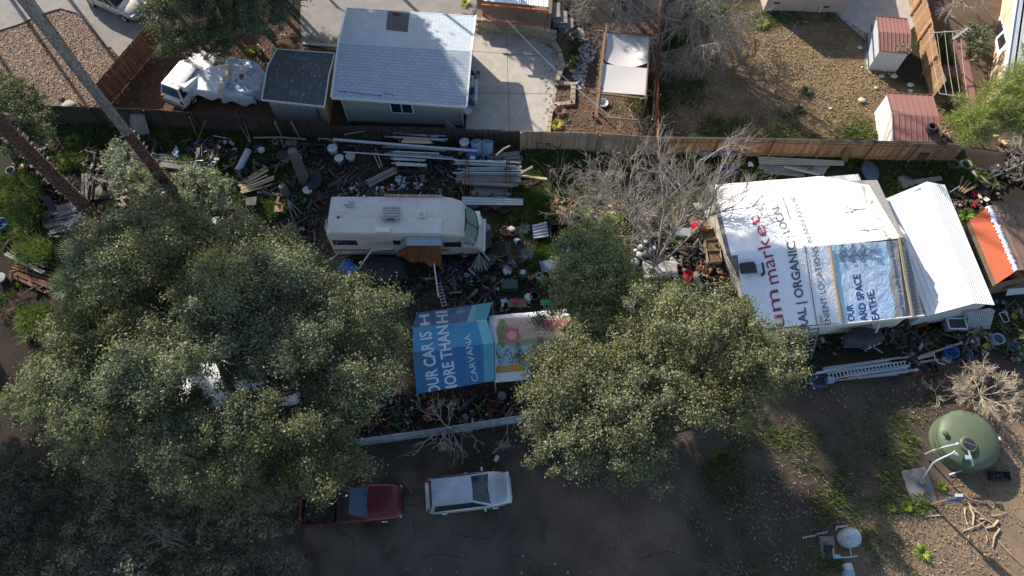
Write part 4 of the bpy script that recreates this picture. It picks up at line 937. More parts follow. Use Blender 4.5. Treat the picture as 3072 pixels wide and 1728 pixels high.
def wheel(root, x, y, r=.34, w=.22):
    s = 1 if y > 0 else -1; R = Matrix.Rotation(pi / 2, 3, 'X')
    mb = MB(); mb.lathe([(r * .62, -w / 2), (r * .9, -w / 2), (r, -w * .35), (r, w * .35), (r * .9, w / 2), (r * .62, w / 2), (r * .62, -w / 2)], (x, y, r), 24, R); mb.sm = True
    t = mb.build('wheel', RUB, root)
    mb = MB(); mb.lathe([(r * .62, w * .4), (r * .55, w * .25), (r * .15, w * .3), (0.001, w * .3)], (x, y, r), 20, R); mb.lathe([(r * .62, -w * .4), (r * .55, -w * .25), (r * .15, -w * .3), (0.001, -w * .3)], (x, y, r), 20, R)
    mb.build('rim', CHR, t)
def loft(mb, secs):
    n = len(secs[0])
    vs = [p for s in secs for p in s]; fs = [(i * n + k, i * n + k + 1, (i + 1) * n + k + 1, (i + 1) * n + k) for i in range(len(secs) - 1) for k in range(n - 1)]
    fs += [tuple(range(n)), tuple((len(secs) - 1) * n + k for k in range(n - 1, -1, -1))]
    return mb.add(vs, fs)
def fr_panel(F4, u0, u1, v0, v1, off, th=.01):
    """panel lying on the face F4 (bl, br, tr, tl) between fractions"""
    bl, br, tr, tl = F4; P = lambda u, v: bl.lerp(br, u).lerp(tl.lerp(tr, u), v); n = (br - bl).cross(tl - bl).normalized()
    return [P(u0, v0) + n * off, P(u1, v0) + n * off, P(u1, v1) + n * off, P(u0, v1) + n * off]
def car(label, cat, rear, front, Lm, Wm, mat, prof, gh, glass=GLASS, zr=1.6, belt=.95, name='parked_car', roof_mat=None, side_div=(.02, .36, .40, .72, .76, .97), side_glass=True, wheels=(.2, .8), hatch=True):
    """rear/front: world points; prof: [(x fraction, half width fraction, deck z)]; gh: (rear base, rear top, front top, front base) fractions"""
    c = (rear + front) / 2; d = front - rear; root = thing(name, label, cat, (c.x, c.y, 0), atan2(d.y, d.x), None); hw = Wm / 2
    secs = []
    for f, w, z in prof:
        x = (f - .5) * Lm; w *= hw; zb = .28
        half = [(w * .86, zb), (w * .97, zb + .12), (w, .55), (w * .985, z - .12), (w * .93, z - .03), (w * .72, z + .02), (w * .35, z + .05)]
        pts = [Vector((x, y, zz)) for y, zz in half] + [Vector((x, 0, z + .06))] + [Vector((x, -y, zz)) for y, zz in reversed(half)]; secs.append(pts)
    mb = MB(); loft(mb, secs); mb.sm = True; bd = mb.build('body', mat, root); subsurf(bd, 1)
    xb0, xt0, xt1, xb1 = [(f - .5) * Lm for f in gh]; wb, wt = hw * .93, hw * .70; zb = belt - .03
    B4 = [Vector((xb0, -wb, zb)), Vector((xb1, -wb * .97, zb)), Vector((xb1, wb * .97, zb)), Vector((xb0, wb, zb))]; T4 = [Vector((xt0, -wt, zr)), Vector((xt1, -wt, zr)), Vector((xt1, wt, zr)), Vector((xt0, wt, zr))]
    mb = MB(); mb.add(B4 + T4, [(0, 1, 5, 4), (1, 2, 6, 5), (2, 3, 7, 6), (3, 0, 4, 7)]); mb.build('pillars', mat, root)
    nx, ny = 8, 8; mb = MB(); mb.sm = True                                # crowned roof skin with rounded rim
    vs = []; 
    for j in range(ny + 1):
        for i in range(nx + 1):
            u, v = i / nx, j / ny; x = xt0 + (xt1 - xt0) * u; y = -wt + 2 * wt * v; e = (1 - abs(2 * u - 1) ** 4) * (1 - abs(2 * v - 1) ** 4)
            x += (.05 if u > .9 else 0) * (1 - (2 * v - 1) ** 2) ; vs.append((x, y, zr + .005 + .055 * e))
    mb.add(vs, [(j * (nx + 1) + i, j * (nx + 1) + i + 1, (j + 1) * (nx + 1) + i + 1, (j + 1) * (nx + 1) + i) for j in range(ny) for i in range(nx)])
    mb.add([(x, y, zr + .004) for x, y in ((xt0, -wt), (xt1, -wt), (xt1, wt), (xt0, wt))], [(0, 1, 2, 3)])
    mb.build('roof', roof_mat or mat, root)
    for nm, F4, u0, u1, v0, v1 in (('windshield', (B4[1], B4[2], T4[2], T4[1]), .05, .95, .04, .97), ('rear_window', (B4[3], B4[0], T4[0], T4[3]), .07, .93, .12, .93)):
        P = fr_panel(F4, u0, u1, v0, v1, .008); mb = MB(); mb.panel(*P, .004); mb.build(nm, glass, root)
    if side_glass:
        for F4 in ((B4[0], B4[1], T4[1], T4[0]), (B4[2], B4[3], T4[3], T4[2])):
            flip = F4[0] is B4[2]
            for k in range(0, len(side_div), 2):
                a, b = side_div[k], side_div[k + 1]
                if flip: a, b = 1 - b, 1 - a
                P = fr_panel(F4, a, b, .1, .88, .008); mb = MB(); mb.panel(*P, .004); mb.build('side_window', GLASS, root)
    for f in wheels:
        for s in (-1, 1): wheel(root, (f - .5) * Lm, s * (hw - .13))
    for s in (-1, 1):
        mb = MB(); mb.box((Lm * .5 - .13, s * hw * .66, .68), (.22, .32, .14)); bevel(mb.build('headlight', LAMP, root), .03)
        mb = MB(); mb.box((-Lm * .5 + .09, s * hw * .8, .82), (.1, .16, .26)); bevel(mb.build('tail_light', TAIL, root), .02)
        mb = MB(); mb.box((xb1 - .35, s * (hw + .06), belt + .06), (.12, .2, .13)); bevel(mb.build('mirror', mat, root), .03)
        mb = MB(); mb.box((xb1 - 1.15, s * (hw + .005), belt - .12), (.16, .03, .035)); mb.build('door_handle', CHR if mat is not SILV else mat, root)
    mb = MB(); mb.box((Lm * .5 - .03, 0, .42), (.14, Wm * .62, .16)); bevel(mb.build('bumper', BLK if mat is REDP else mat, root), .05); mb = MB(); mb.box((-Lm * .5 + .03, 0, .45), (.14, Wm * .74, .18)); bevel(mb.build('bumper', BLK if mat is not SILV else mat, root), .05)
    mb = MB(); mb.bar((xb1 + .02, .1, belt + .02), (xb1 - .22, .55, belt + .16), .02, .015); mb.bar((xb1 + .02, -.5, belt + .02), (xb1 - .22, -.02, belt + .16), .02, .015); mb.build('wiper', BLK, root)
    for f in (.30, .52):
        for s in (-1, 1): x = (f - .5) * Lm; mb = MB(); mb.bar((x, s * (hw + .002), .35), (x, s * (hw - .005), belt - .1), .012, .012); mb.build('door_gap', BLK, root)
    return root
P_suv = [(0, .80, .78), (.03, .93, .95), (.12, .99, .98), (.35, 1, .97), (.6, 1, .96), (.72, .99, .97), (.82, .97, .95), (.93, .9, .86), (.985, .74, .74), (1, .6, .6)]
rr, ff = W(1276, 1488, .9), W(1532, 1460, .8)
cs_ = car('silver compact SUV parked right of the dark red pickup on the tarmac', 'car', rr, ff, (ff - rr).length, 1.78, SILV, P_suv, (.04, .09, .545, .765), zr=1.58, side_div=(.07, .95))
mb = MB(); mb.tube([(-.5 * 3.0, .05, 1.62), (-1.62, .05, 1.68)], .012, 5); mb.build('antenna', BLK, cs_)
mb = MB()
for s in (-1, 1): mb.tube([(-1.7, s * .6, 1.64), (.1, s * .6, 1.66)], .018, 6)
mb.build('roof_rail', CHR, cs_)
# pickup
rr, ff = W(903, 1520, .9), W(1206, 1502, .8); Lp = (ff - rr).length
P_pk = [(.36, .97, 1.0), (.42, .99, 1.02), (.55, 1, 1.0), (.66, 1, 1.02), (.70, .99, 1.02), (.8, .98, 1.0), (.93, .95, .95), (.985, .85, .86), (1, .72, .7)]
pk = car('dark red pickup truck with its cargo bed in the oak shade', 'pickup truck', rr, ff, Lp, 1.8, REDP, P_pk, (.37, .39, .50, .68), glass=BLGL, zr=1.62, belt=1.02, roof_mat=M('faded_black_roof', (.03, .02, .022), rough=.6), name='pickup_truck', side_div=(.1, .8), wheels=(.18, .81))
mb = MB(); x0, x1 = -Lp / 2, (.36 - .5) * Lp
for s in (-1, 1): mb.box(((x0 + x1) / 2, s * .86, .74), (x1 - x0, .08, .56))
mb.box((x0 + .04, 0, .72), (.07, 1.66, .5)); mb.box(((x0 + x1) / 2, 0, .5), (x1 - x0, 1.7, .06)); bevel(mb.build('cargo_bed', REDP, pk), .02)
for k, s in ((0, -1), (1, 1)): mb = MB(); mb.bar((x0 + .02, s * .2, .74), (x0 - .0, s * .6, .74), .03); mb.build('tail_trim', CHR, pk)
mb = MB(); mb.box((x0 - .06, 0, .5), (.14, 1.7, .14)); mb.build('rear_bumper', CHR, pk)
pc = ((rr + ff) / 2).xy.to_3d(); pm_ = pk.matrix_basis.copy()
o = cloth('bed_sheet', M('dark_tarp', (.035, .03, .028), (.05, .042, .035), 3, .7, .4), lambda u, v: pm_ @ Vector((x0 + .15 + u * (x1 - x0 - .25), -.78 + 1.56 * v, .85 + wr(u * 5, v * 4, .8, .14, 3))), 24, 16, None, pc)
tag(o, 'dark crumpled load sheet lying in the red pickup bed', 'tarp')
# white SUV under the tarps
rr, ff = W(512, 300, .9), W(634, 160, .8)
car('white SUV facing the oak with a tarp over its front half', 'car', rr, ff, (ff - rr).length, 1.8, WHP, P_suv, (.04, .10, .56, .74), zr=1.68, belt=1.02, glass=BLGL, side_div=(.03, .28, .33, .60, .64, .95))
# beige SUV at the top left
rr, ff = W(222, -62, .9), W(452, 44, .8)
car('beige two tone SUV half out of the picture at the top left', 'car', rr, ff, 4.8, 1.8, paint('champagne_paint', (.5, .46, .42), .35, .3), P_suv, (.04, .10, .56, .74), zr=1.7, belt=1.02)
# motorhome
RVW = paint('chalky_cream_shell', (.52, .50, .46), .5, 0, (.42, .38, .33)); RVR = M('chalky_roof_skin', (.58, .57, .55), (.50, .49, .48), 1.6, .7, .15, stain=(.36, .34, .31), samt=(.55, .8))
xr, xm, xf = W(984, 645, 2.85).x, W(1326, 645, 2.85).x, W(1394, 645, 2.6).x; xw, xn = W(1424, 660, 1.75).x, W(1450, 640, 1.0).x; yn, ys = W(1150, 587, 2.85).y, W(1150, 703, 2.85).y
yc, hwid = (yn + ys) / 2, (yn - ys) / 2
rv = thing('motorhome', 'old cream motorhome with a cracked windshield parked among the junk', 'motorhome', ((xr + xn) / 2, yc, 0)); L = rv.location
mb = MB(); secs = []
for x, w, zt in ((xr, .95, 2.72), (xr + .05, .99, 2.8), (xr + .5, 1, 2.82), (xm, 1, 2.82), (xm + .5, .985, 2.72), (xm + 1.0, .93, 2.5), (xf - .0, .80, 2.25), ):
    half = [(w * hwid * .97, .5), (w * hwid, .8), (w * hwid, zt - .16), (w * hwid * .985, zt - .05), (w * hwid * .93, zt)]
    secs.append([Vector((x, yc + y, z)) for y, z in half] + [Vector((x, yc, zt + .05))] + [Vector((x, yc - y, z)) for y, z in reversed(half)])
loft(mb, secs); mb.build('shell', RVW, rv, L)
mb = MB(); secs = []
for x, w, zt in ((xf - .6, .96, 1.55), (xf, .97, 1.5), (xw, .96, 1.35), (xn - .25, .92, 1.15), (xn - .05, .86, .95), (xn, .75, .7)):
    half = [(w * hwid * .95, .42), (w * hwid, .6), (w * hwid, zt - .12), (w * hwid * .9, zt - .02)]
    secs.append([Vector((x, yc + y, z)) for y, z in half] + [Vector((x, yc, zt + .03))] + [Vector((x, yc - y, z)) for y, z in reversed(half)])
loft(mb, secs); bevel(mb.build('hood', RVW, rv, L), .04)
mb = MB(); mb.add([(xr + .08, yc - hwid * .93, 2.868), (xm + .0, yc - hwid * .93, 2.868), (xm, yc + hwid * .93, 2.868), (xr + .08, yc + hwid * .93, 2.868)], [(0, 1, 2, 3)]); mb.panel((xr + .08, yc - hwid * .93, 2.86), (xm, yc - hwid * .93, 2.86), (xm, yc + hwid * .93, 2.86), (xr + .08, yc + hwid * .93, 2.86), .04)
mb.f.pop(0); mb.t.pop(0); mb.uv = {}; mb.build('roof', RVR, rv, L)
# windshield: curved grid
def wsf(u, v):
    y = (u - .5) * 2 * hwid * .92; k = (1 - (2 * u - 1) ** 2) * .26; x = xf - .12 + (xw - xf + .10) * (1 - v) + k - .2; return Vector((x + .13, yc + y, 1.42 + (2.28 - 1.42) * v)) - L
o = cloth('windshield', M('cracked_green_glass', (.12, .2, .17), (.2, .28, .24), 14, .12, .2, spec=.6, stain=(.45, .5, .46), sscale=9, samt=(.6, .64)), wsf, 16, 6, rv)
mb = MB(); P = [wsf(.47, v / 6) + L + Vector((.02, 0, .01)) for v in range(7)]; mb.tube(P, .02, 5); P = [wsf(u / 16, 0) + L + Vector((.02, 0, 0)) for u in range(17)]; mb.tube(P, .03, 5); P = [wsf(u / 16, 1) + L + Vector((.01, 0, 0)) for u in range(17)]; mb.tube(P, .025, 5); mb.build('windshield_frame', BLK, rv, L)
def rbox(name, c, d, mat, bv=.05): mb = MB(); mb.box(c, d); return bevel(mb.build(name, mat, rv, L), bv, 3)
def rp(x, y, z=2.9): p = q('B2', x, y, z); return p.x, p.y
x, y = rp(1330, 780); rbox('air_conditioner', (x, y, 3.0), (.95, .8, .26), M('grey_beige_shroud', (.42, .4, .37)), .09)
for i in range(4): x, y = rp(1330, 722 + i * 26, 3.14); rbox('fin', (x, y, 3.132), (.8, .02, .012), BLK, .002)
x, y = rp(1330, 830, 3.14); rbox('grille', (x, y, 3.131), (.4, .1, .014), BLK, .002)
x, y = rp(1625, 785); rbox('roof_vent', (x, y, 2.94), (.42, .38, .12), WHITEP, .03); rbox('vent_lid', (x, y, 3.01), (.3, .26, .03), M('vent_lid', (.45, .45, .45)), .01)
x, y = rp(1250, 942); rbox('fridge_vent', (x, y, 2.97), (.75, .32, .14), WHITEP, .06); x, y = rp(935, 685); rbox('skylight', (x, y, 2.9), (.4, .4, .05), M('yellowed_plastic', (.45, .42, .34)), .02)
x, y = rp(900, 680); rbox('pipe_vent', (x, y, 2.93), (.28, .16, .1), RVR, .03); x, y = rp(1068, 610); rbox('pipe_cap', (x, y, 2.92), (.12, .12, .1), RVR, .03)
mb = MB(); x, y = rp(818, 808); mb.cur = (.3, .3, .3)
for a in range(3): mb.bar((x - .12 * cos(a * 2.1), y - .12 * sin(a * 2.1), 2.87), (x + .12 * cos(a * 2.1), y + .12 * sin(a * 2.1), 2.87), .03, .01)
mb.build('sealant', BLK, rv, L)
mb = MB()
for i in range(14):
    mb.tn(.7, 1.2); x, y = rp(1285 + i * 40, 600 + i * .5); mb.box((x, y, 2.9), (.2, .12, .09), Matrix.Rotation(random.uniform(-.2, .2), 3, 'Z'))
o = mb.build('edge_blocks', M('wood_blocks', (.4, .28, .16)), None, W(1270, 587, 2.87)); tag(o, 'row of small wooden blocks along the far roof edge of the motorhome', 'wood blocks')
for i, (x0, x1, z0, z1, nm) in enumerate(((q('B2', 768, 1050, 1.9).x, q('B2', 1008, 1050, 1.9).x, 1.65, 2.2, 'side_window'), (q('B2', 1350, 1060, 1.9).x, q('B2', 1425, 1060, 1.9).x, 1.7, 2.2, 'door_window'), (q('B2', 1838, 1060, 1.7).x, q('B2', 2010, 1060, 1.7).x, 1.45, 1.95, 'cab_window'))):
    rbox(nm, ((x0 + x1) / 2, ys - .005 + .02, (z0 + z1) / 2), (x1 - x0, .05, z1 - z0), GLASS, .05)
x0, x1 = q('B2', 1320, 1060, 1.5).x, q('B2', 1440, 1060, 1.5).x; rbox('door', ((x0 + x1) / 2, ys + .012, 1.5), (x1 - x0, .03, 1.9), RVW, .02)
for z, c in ((1.18, (.25, .17, .1)), (1.06, (.12, .09, .07)), (1.0, (.3, .2, .12))): mb = MB(); mb.cur = c; mb.bar((xr + .1, ys - .01, z), (xm + .3, ys - .01, z), .012, .05); mb.build('stripe', WHITE, rv, L)
mb = MB()
for s in (0, 1): mb.tube([(xr - .14, q('B2', 700, 870, 2.4).y - s * .45, .8), (xr - .14, q('B2', 700, 870, 2.4).y - s * .45, 2.75), (xr + .15, q('B2', 700, 870, 2.4).y - s * .45, 2.98)], .022, 6)
for i in range(7): mb.bar((xr - .14, q('B2', 700, 870, 2.4).y, .9 + i * .28), (xr - .14, q('B2', 700, 870, 2.4).y - .45, .9 + i * .28), .03)
mb.build('ladder', WHITEP, rv, L)
for xx in (xr + 2.1, xf - .1):
    for s in (-1, 1): wheel(rv, xx - L.x, s * (hwid - .16), .38, .24)
mb = MB(); mb.bar((xn + .05, yc - hwid * .85, .55), (xn + .05, yc + hwid * .85, .55), .16, .22); mb.build('bumper', WHITEP, rv, L)
mb = MB(); mb.tube([q('B2', 2125, 900, 1.6), q('B2', 2050, 845, 1.95)], .012, 5); mb.tube([q('B2', 2140, 990, 1.5), q('B2', 2090, 930, 1.8)], .012, 5); mb.build('wiper', BLK, rv, L)
mb = MB(); a, b = q('B2', 2190, 750, 1.35), q('B2', 2205, 885, 1.35); mb.panel(a - Vector((.5, 0, 0)), b - Vector((.4, 0, 0)), b, a, .02); mb.build('loose_panel', WHITEP, rv, L)
# awning hanging from it
aw = thing('awning', 'sagging awning of grey blue cloth and orange canvas on the motorhome side', 'awning', (q('B2', 1600, 1050, 2.5).x, ys - .4, 0)); L2 = aw.location
def awf(u, v):
    a = q('B2', 1470 + 345 * u, 1000, 2.6); a.y = ys - .03; b = q('B2', 1480 + 340 * u, 1085, 2.35); return a.lerp(b, v) - L2
cloth('cloth', M('grey_blue_cloth', (.26, .32, .40), (.3, .36, .44), 3, .7, .3), awf, 14, 5, aw)
def tri(u, v): p0, p1, p2 = q('B2', 1470, 1005, 2.58), q('B2', 1345, 1165, 1.4), q('B2', 1495, 1085, 2.3); return p0.lerp(p1, v).lerp(p0.lerp(p2, v), u) - L2
cloth('side_flap', M('grey_cloth', (.22, .23, .25)), tri, 8, 8, aw)
def awo(u, v):
    a = q('B2', 1480 + 330 * u, 1088, 2.3); b = q('B2', 1380 + 450 * u + 60 * (1 - abs(2 * u - 1)), 1180 + 125 * u ** .6, 1.0); p = a.lerp(b, v)
    return p + Vector((0, .1 * sin(u * 17), .09 * sin(u * 15 + v * 3))) - L2
cloth('canvas', M('orange_canvas', (.30, .11, .03), (.045, .03, .024), 3.2, .8, .3, stretch=(2.2, .35, .35)), awo, 44, 12, aw)
for a, b, r in ((q('B2', 1145, 1125, 1.9), q('B2', 985, 1350, .6), .035), (q('B2', 1745, 1245, 1.2), cc('C2', 1788, 295), .035)):
    if not isinstance(b, Vector): b = W(b[0], b[1], .9)
    mb = MB(); mb.tube([a, b], r, 8); mb.build('arm', WHITEP, aw, L2)
mb = MB(); mb.tube([q('B2', 1145, 1125, 1.9), q('B2', 1345, 1110, 2.0)], .07, 8); mb.build('roller', GALV, aw, L2)
# camper trailer under the big oak
ct = thing('camper_trailer', 'white roofed camper trailer glimpsed through gaps in the big oak', 'trailer', W(745, 1175).xy.to_3d())
mb = MB(); mb.box((0, 0, 1.2), (5.6, 2.3, 1.9)); bevel(mb.build('body', WHP, ct), .25, 4); mb = MB(); mb.box((0, 0, 2.2), (5.2, 2.0, .1)); bevel(mb.build('roof', WMETAL, ct), .05)
for s in (-1, 1): wheel(ct, -.3, s * 1.0, .33)
mb = MB(); mb.bar((2.8, 0, .5), (3.9, 0, .5), .1); mb.build('drawbar', BLK, ct)
ct.rotation_euler.z = .12
mb = MB(); mb.box((.6, .1, 2.32), (.7, .5, .16)); bevel(mb.build('roof_vent', GALV, ct), .04)
# covered boat and trailer next to the white SUV
TARPW = M('white_tarp', (.74, .75, .78), (.62, .64, .68), 4, .5, .6, stretch=(1, 1, 1)); SILT = M('silver_blue_tarp', (.55, .60, .66), (.30, .38, .5), 9, .35, 1.0)
bt = thing('covered_trailer', 'low trailer load bundled under white tarp beside the white SUV', 'trailer', W(690, 245).xy.to_3d()); L3 = bt.location
hull = [cc('A1', *p) for p in ((1870, 485), (2110, 560), (2225, 610), (2420, 945), (2110, 925), (1800, 850), (1620, 800), (1740, 580))]
def drape(name, poly, zf, mat, lab, n=60, seed=2, amp=.07, cell=.12, tint_f=None):
    """a crumpled cloth over a load: poly in px at the drape's own level, zf height in the middle"""
    P = [W(x, y, zf * .8) for x, y in poly]; xs = [p.x for p in P]; ys_ = [p.y for p in P]; gx = np.arange(min(xs), max(xs) + cell, cell); gy = np.arange(min(ys_), max(ys_) + cell, cell); X, Y = np.meshgrid(gx, gy)
    m = polymask(X, Y, P, .5) ; Zz = zf * np.clip(m * 1.7 - .15, 0, 1) ** .35 + amp * 2 * (fbm(X, Y, .7, seed) - .5) * (m > .3) + amp * .6 * np.abs(np.sin(3 * (X * .5 + Y) + 6 * fbm(X, Y, 1.3, seed + 4))) * (m > .3)
    mb = MB(); w = len(gx); mb.v = [(float(a), float(b), float(c)) for a, b, c in zip(X.ravel(), Y.ravel(), Zz.ravel())]
    for j in range(len(gy) - 1):
        for i in range(w - 1):
            if min(m[j, i], m[j + 1, i], m[j, i + 1], m[j + 1, i + 1]) > .12: mb.f.append((j * w + i, j * w + i + 1, (j + 1) * w + i + 1, (j + 1) * w + i)); mb.t.append(tint_f() if tint_f else (1, 1, 1))
    c = sum(P, Vector()) / len(P); o = mb.build(name, mat, None, (c.x, c.y, 0), smooth=True); o.data.name = name
    if lab: tag(o, lab, 'tarp')
    return o
def qc(rows4, mat, nm, lab, folds=.03, nu=30, nv=24, seed=3, parent=None, skirt=.5):
    """a stretched tarp with hanging skirts; rows4 (A1 crop x, y, z): near left, near right, far right, far left"""
    a, b, c, d = [q('A1', *p) for p in rows4]; ctr = (a + b + c + d) / 4
    def f(u, v):
        uu, vv = min(max(u * 1.16 - .08, 0), 1), min(max(v * 1.2 - .1, 0), 1); p = a.lerp(b, uu).lerp(d.lerp(c, uu), vv); e = max(abs(u - .5) * 1.16 - .5, abs(v - .5) * 1.2 - .5, 0) / .1
        p = p + (p - ctr).normalized() * .12 * e; p.z -= e * skirt * (1 + .3 * sin(u * 13 + v * 9)); p.z += wr(p.x * 1.6, p.y * .7, .6, folds, seed) + (folds * 1.2 * abs(sin(u * 7 + v * 4))) * (1 - e); return p
    o = cloth(nm, mat, f, nu, nv, None, ctr.xy.to_3d())
    if lab: tag(o, lab, 'tarp')
    if parent: o.parent = parent; o.location = o.location - parent.location
    return o
qc(((1800, 850, 1.35), (2120, 905, 1.35), (2225, 612, 1.45), (1790, 700, 1.55)), TARPW, 'cover', None, .035, seed=3, parent=bt)
qc(((2120, 905, 1.1), (2440, 945, .9), (2430, 640, 1.0), (2215, 620, 1.3)), TARPW, 'cover', None, .06, seed=8, parent=bt, skirt=.6)
mb = MB(); mb.box((.3, -.2, .55), (3.0, 1.7, .12), Matrix.Rotation(-.12, 3, 'Z')); mb.build('frame', GALV, bt)
for s in (-1, 1): wheel(bt, .4, s * .85 - .2, .3)
mb = MB(); mb.box((.0, -.15, .85), (2.8, 1.5, .55), Matrix.Rotation(-.12, 3, 'Z')); mb.build('load', TIMB, bt)
qc(((1640, 800, 1.72), (1790, 850, 1.72), (2080, 600, 1.15), (1860, 510, 1.1)), TARPW, 'tarp', 'smooth white tarp draped over the front of the white SUV', .025, seed=9, skirt=.35)
drape('tarp', [cc('A1', *p) for p in ((2190, 590), (2260, 570), (2480, 620), (2560, 730), (2540, 900), (2420, 940), (2140, 880))], 1.1, SILT, 'crumpled silver and blue tarp heap between the trailer and the dark shed', seed=14, amp=.10, cell=.06, tint_f=lambda: random.choice(((1, 1, 1), (1.1, 1.1, 1.1), (.8, .85, 1))))
mb = MB(); a, b = q('A1', 2225, 615, 1.55), q('A1', 2120, 890, 1.5); mb.bar(a, b, .16, .06); tag(mb.build('timber', NEWW, None, a), 'pale timber laid across the white trailer tarp', 'timber')
mb = MB()
for i in range(16): mb.tn(.8, 1.1); p = q('A1', 2190 + i * 26, 520 + i * 6, .5); mb.box(p + Vector((0, -.35, 0)), (.09, .75, .04), Matrix.Rotation(-.15, 3, 'Z'))
tag(mb.build('slatted_pallet', GREYW, None, q('A1', 2390, 560)), 'slatted grey panel lying behind the silver tarp heap', 'pallet')
# ============================================================ TREES AND SHRUBS
BARK = M('oak_bark', (.07, .058, .048), (.04, .033, .028), 9, .95, .8, stretch=(1, 1, .3)); TWIG = M('grey_twigs', (.33, .29, .25), (.25, .22, .19), 5, .9, .2)
PALETW = M('pale_dry_twigs', (.46, .38, .28), (.36, .3, .22), 5, .9, .2); DKTW = M('dark_twigs', (.12, .10, .085), (.09, .075, .065), 5, .9, .2)
class Seg:
    """many tapering twigs as one array mesh"""
    def __init__(s): s.a = []; s.b = []; s.r0 = []; s.r1 = []
    def add(s, a, b, r0, r1): s.a.append(tuple(a)); s.b.append(tuple(b)); s.r0.append(r0); s.r1.append(r1)
    def mesh(s, name, mat, parent, n=4, keep=None, vary=.25):
        a = np.array(s.a); b = np.array(s.b); r0 = np.array(s.r0); r1 = np.array(s.r1); d = b - a; d /= np.maximum(np.linalg.norm(d, axis=1, keepdims=True), 1e-6)
        u = np.where(np.abs(d[:, 2:3]) < .9, [[0, 0, 1.]], [[1., 0, 0]]); y = np.cross(u, d); y /= np.maximum(np.linalg.norm(y, axis=1, keepdims=True), 1e-6); z = np.cross(d, y)
        V = []
        for c, r in ((a, r0), (b, r1)):
            for k in range(n): t = 2 * pi * k / n; V.append(c + (y * cos(t) + z * sin(t)) * r[:, None])
        V = np.stack(V, 1).reshape(-1, 3); i = np.arange(len(a))[:, None] * 2 * n
        Fq = np.stack([np.concatenate([i + k, i + (k + 1) % n, i + n + (k + 1) % n, i + n + k], 1) for k in range(n)], 1).reshape(-1, 4)
        T = np.repeat(rng.uniform(1 - vary, 1 + vary, (len(a), 1)), n, 0) * np.ones((1, 3))
        return npmesh(name, V, Fq, T, mat, parent)
def grow(sg, p, d, L, r, depth, spread=.7, droop=0.0, up=.0, kids=(3, 5), segs=4, wig=.18, shrink=.62, minr=.006):
    pts = [p.copy()]; d = d.normalized(); q_ = p.copy()
    for i in range(segs):
        d = (d + Vector((random.gauss(0, wig), random.gauss(0, wig), random.gauss(0, wig) - droop + up))).normalized()
        n = q_ + d * (L / segs); n.z = max(n.z, .08)
        a = r * (1 - .5 * i / segs); b = r * (1 - .5 * (i + 1) / segs); sg.add(q_, n, max(a, minr), max(b, minr)); q_ = n; pts.append(q_.copy())
    if depth <= 0: return
    for k in range(random.randint(*kids)):
        f = random.uniform(.3, 1) * segs; i = min(int(f), segs - 1); b = pts[i].lerp(pts[i + 1], f - i)
        ax = Vector((random.gauss(0, 1), random.gauss(0, 1), random.gauss(0, 1))); s_ = (ax - d * ax.dot(d)).normalized()
        grow(sg, b, (d + s_ * random.uniform(.5, 1.3) * spread).normalized(), L * shrink * random.uniform(.7, 1.2), r * .55, depth - 1, spread, droop, up, kids, segs, wig, shrink, minr)
def bare(label, base, dirs, L, r, depth, mat=None, group='leafless trees and bushes', name='bare_tree', cat='tree', **k):
    """trunk from base, then limbs along dirs"""
    root = thing(name, label, cat, base, 0, group); tr, cr = Seg(), Seg(); z0 = k.pop('trunk', 0); p = Vector((0, 0, 0))
    if z0:
        for i in range(4): n = p + Vector((random.gauss(0, .05) * z0, random.gauss(0, .05) * z0, z0 / 4)); tr.add(p, n, r * (1.35 - .12 * i), r * (1.35 - .12 * (i + 1))); p = n
    for d in dirs: grow(cr, p, Vector(d), L * random.uniform(.8, 1.15), r, depth, **k)
    if z0: tr.mesh('trunk', mat or TWIG, root, 8)
    cr.mesh('branches', mat or TWIG, root, 4); return root
def leaves(name, C, N, size, cols, mat, parent, origin=(0, 0, 0), slim=.6, flat=.0):
    """C centres, N outward directions"""
    n = len(C); nr = N + rng.normal(0, .8, (n, 3)); nr[:, 2] += flat; nr /= np.linalg.norm(nr, axis=1, keepdims=True)
    t = rng.normal(0, 1, (n, 3)); ex = np.cross(nr, t); ex /= np.linalg.norm(ex, axis=1, keepdims=True); ey = np.cross(nr, ex)
    s = size * rng.uniform(.55, 1.35, (n, 1)) / 2
    V = np.stack([C - ex * s * 1.25, C - ey * s * slim, C + ex * s * 1.25, C + ey * s * slim], 1).reshape(-1, 3)
    T = np.array(cols)[rng.integers(0, len(cols), n)] * rng.uniform(.75, 1.28, (n, 1)); a = fbm(C[:, 0], C[:, 1] + C[:, 2], 1.6, 15)[:, None]; h = fbm(C[:, 0] - C[:, 2], C[:, 1], 2.6, 18)[:, None]
    T = T * (.62 + .76 * a) * np.hstack([.88 + .24 * h, np.ones_like(h), 1.3 - .6 * h])
    return npmesh(name, V, np.arange(4 * n).reshape(n, 4), T, mat, parent, origin)
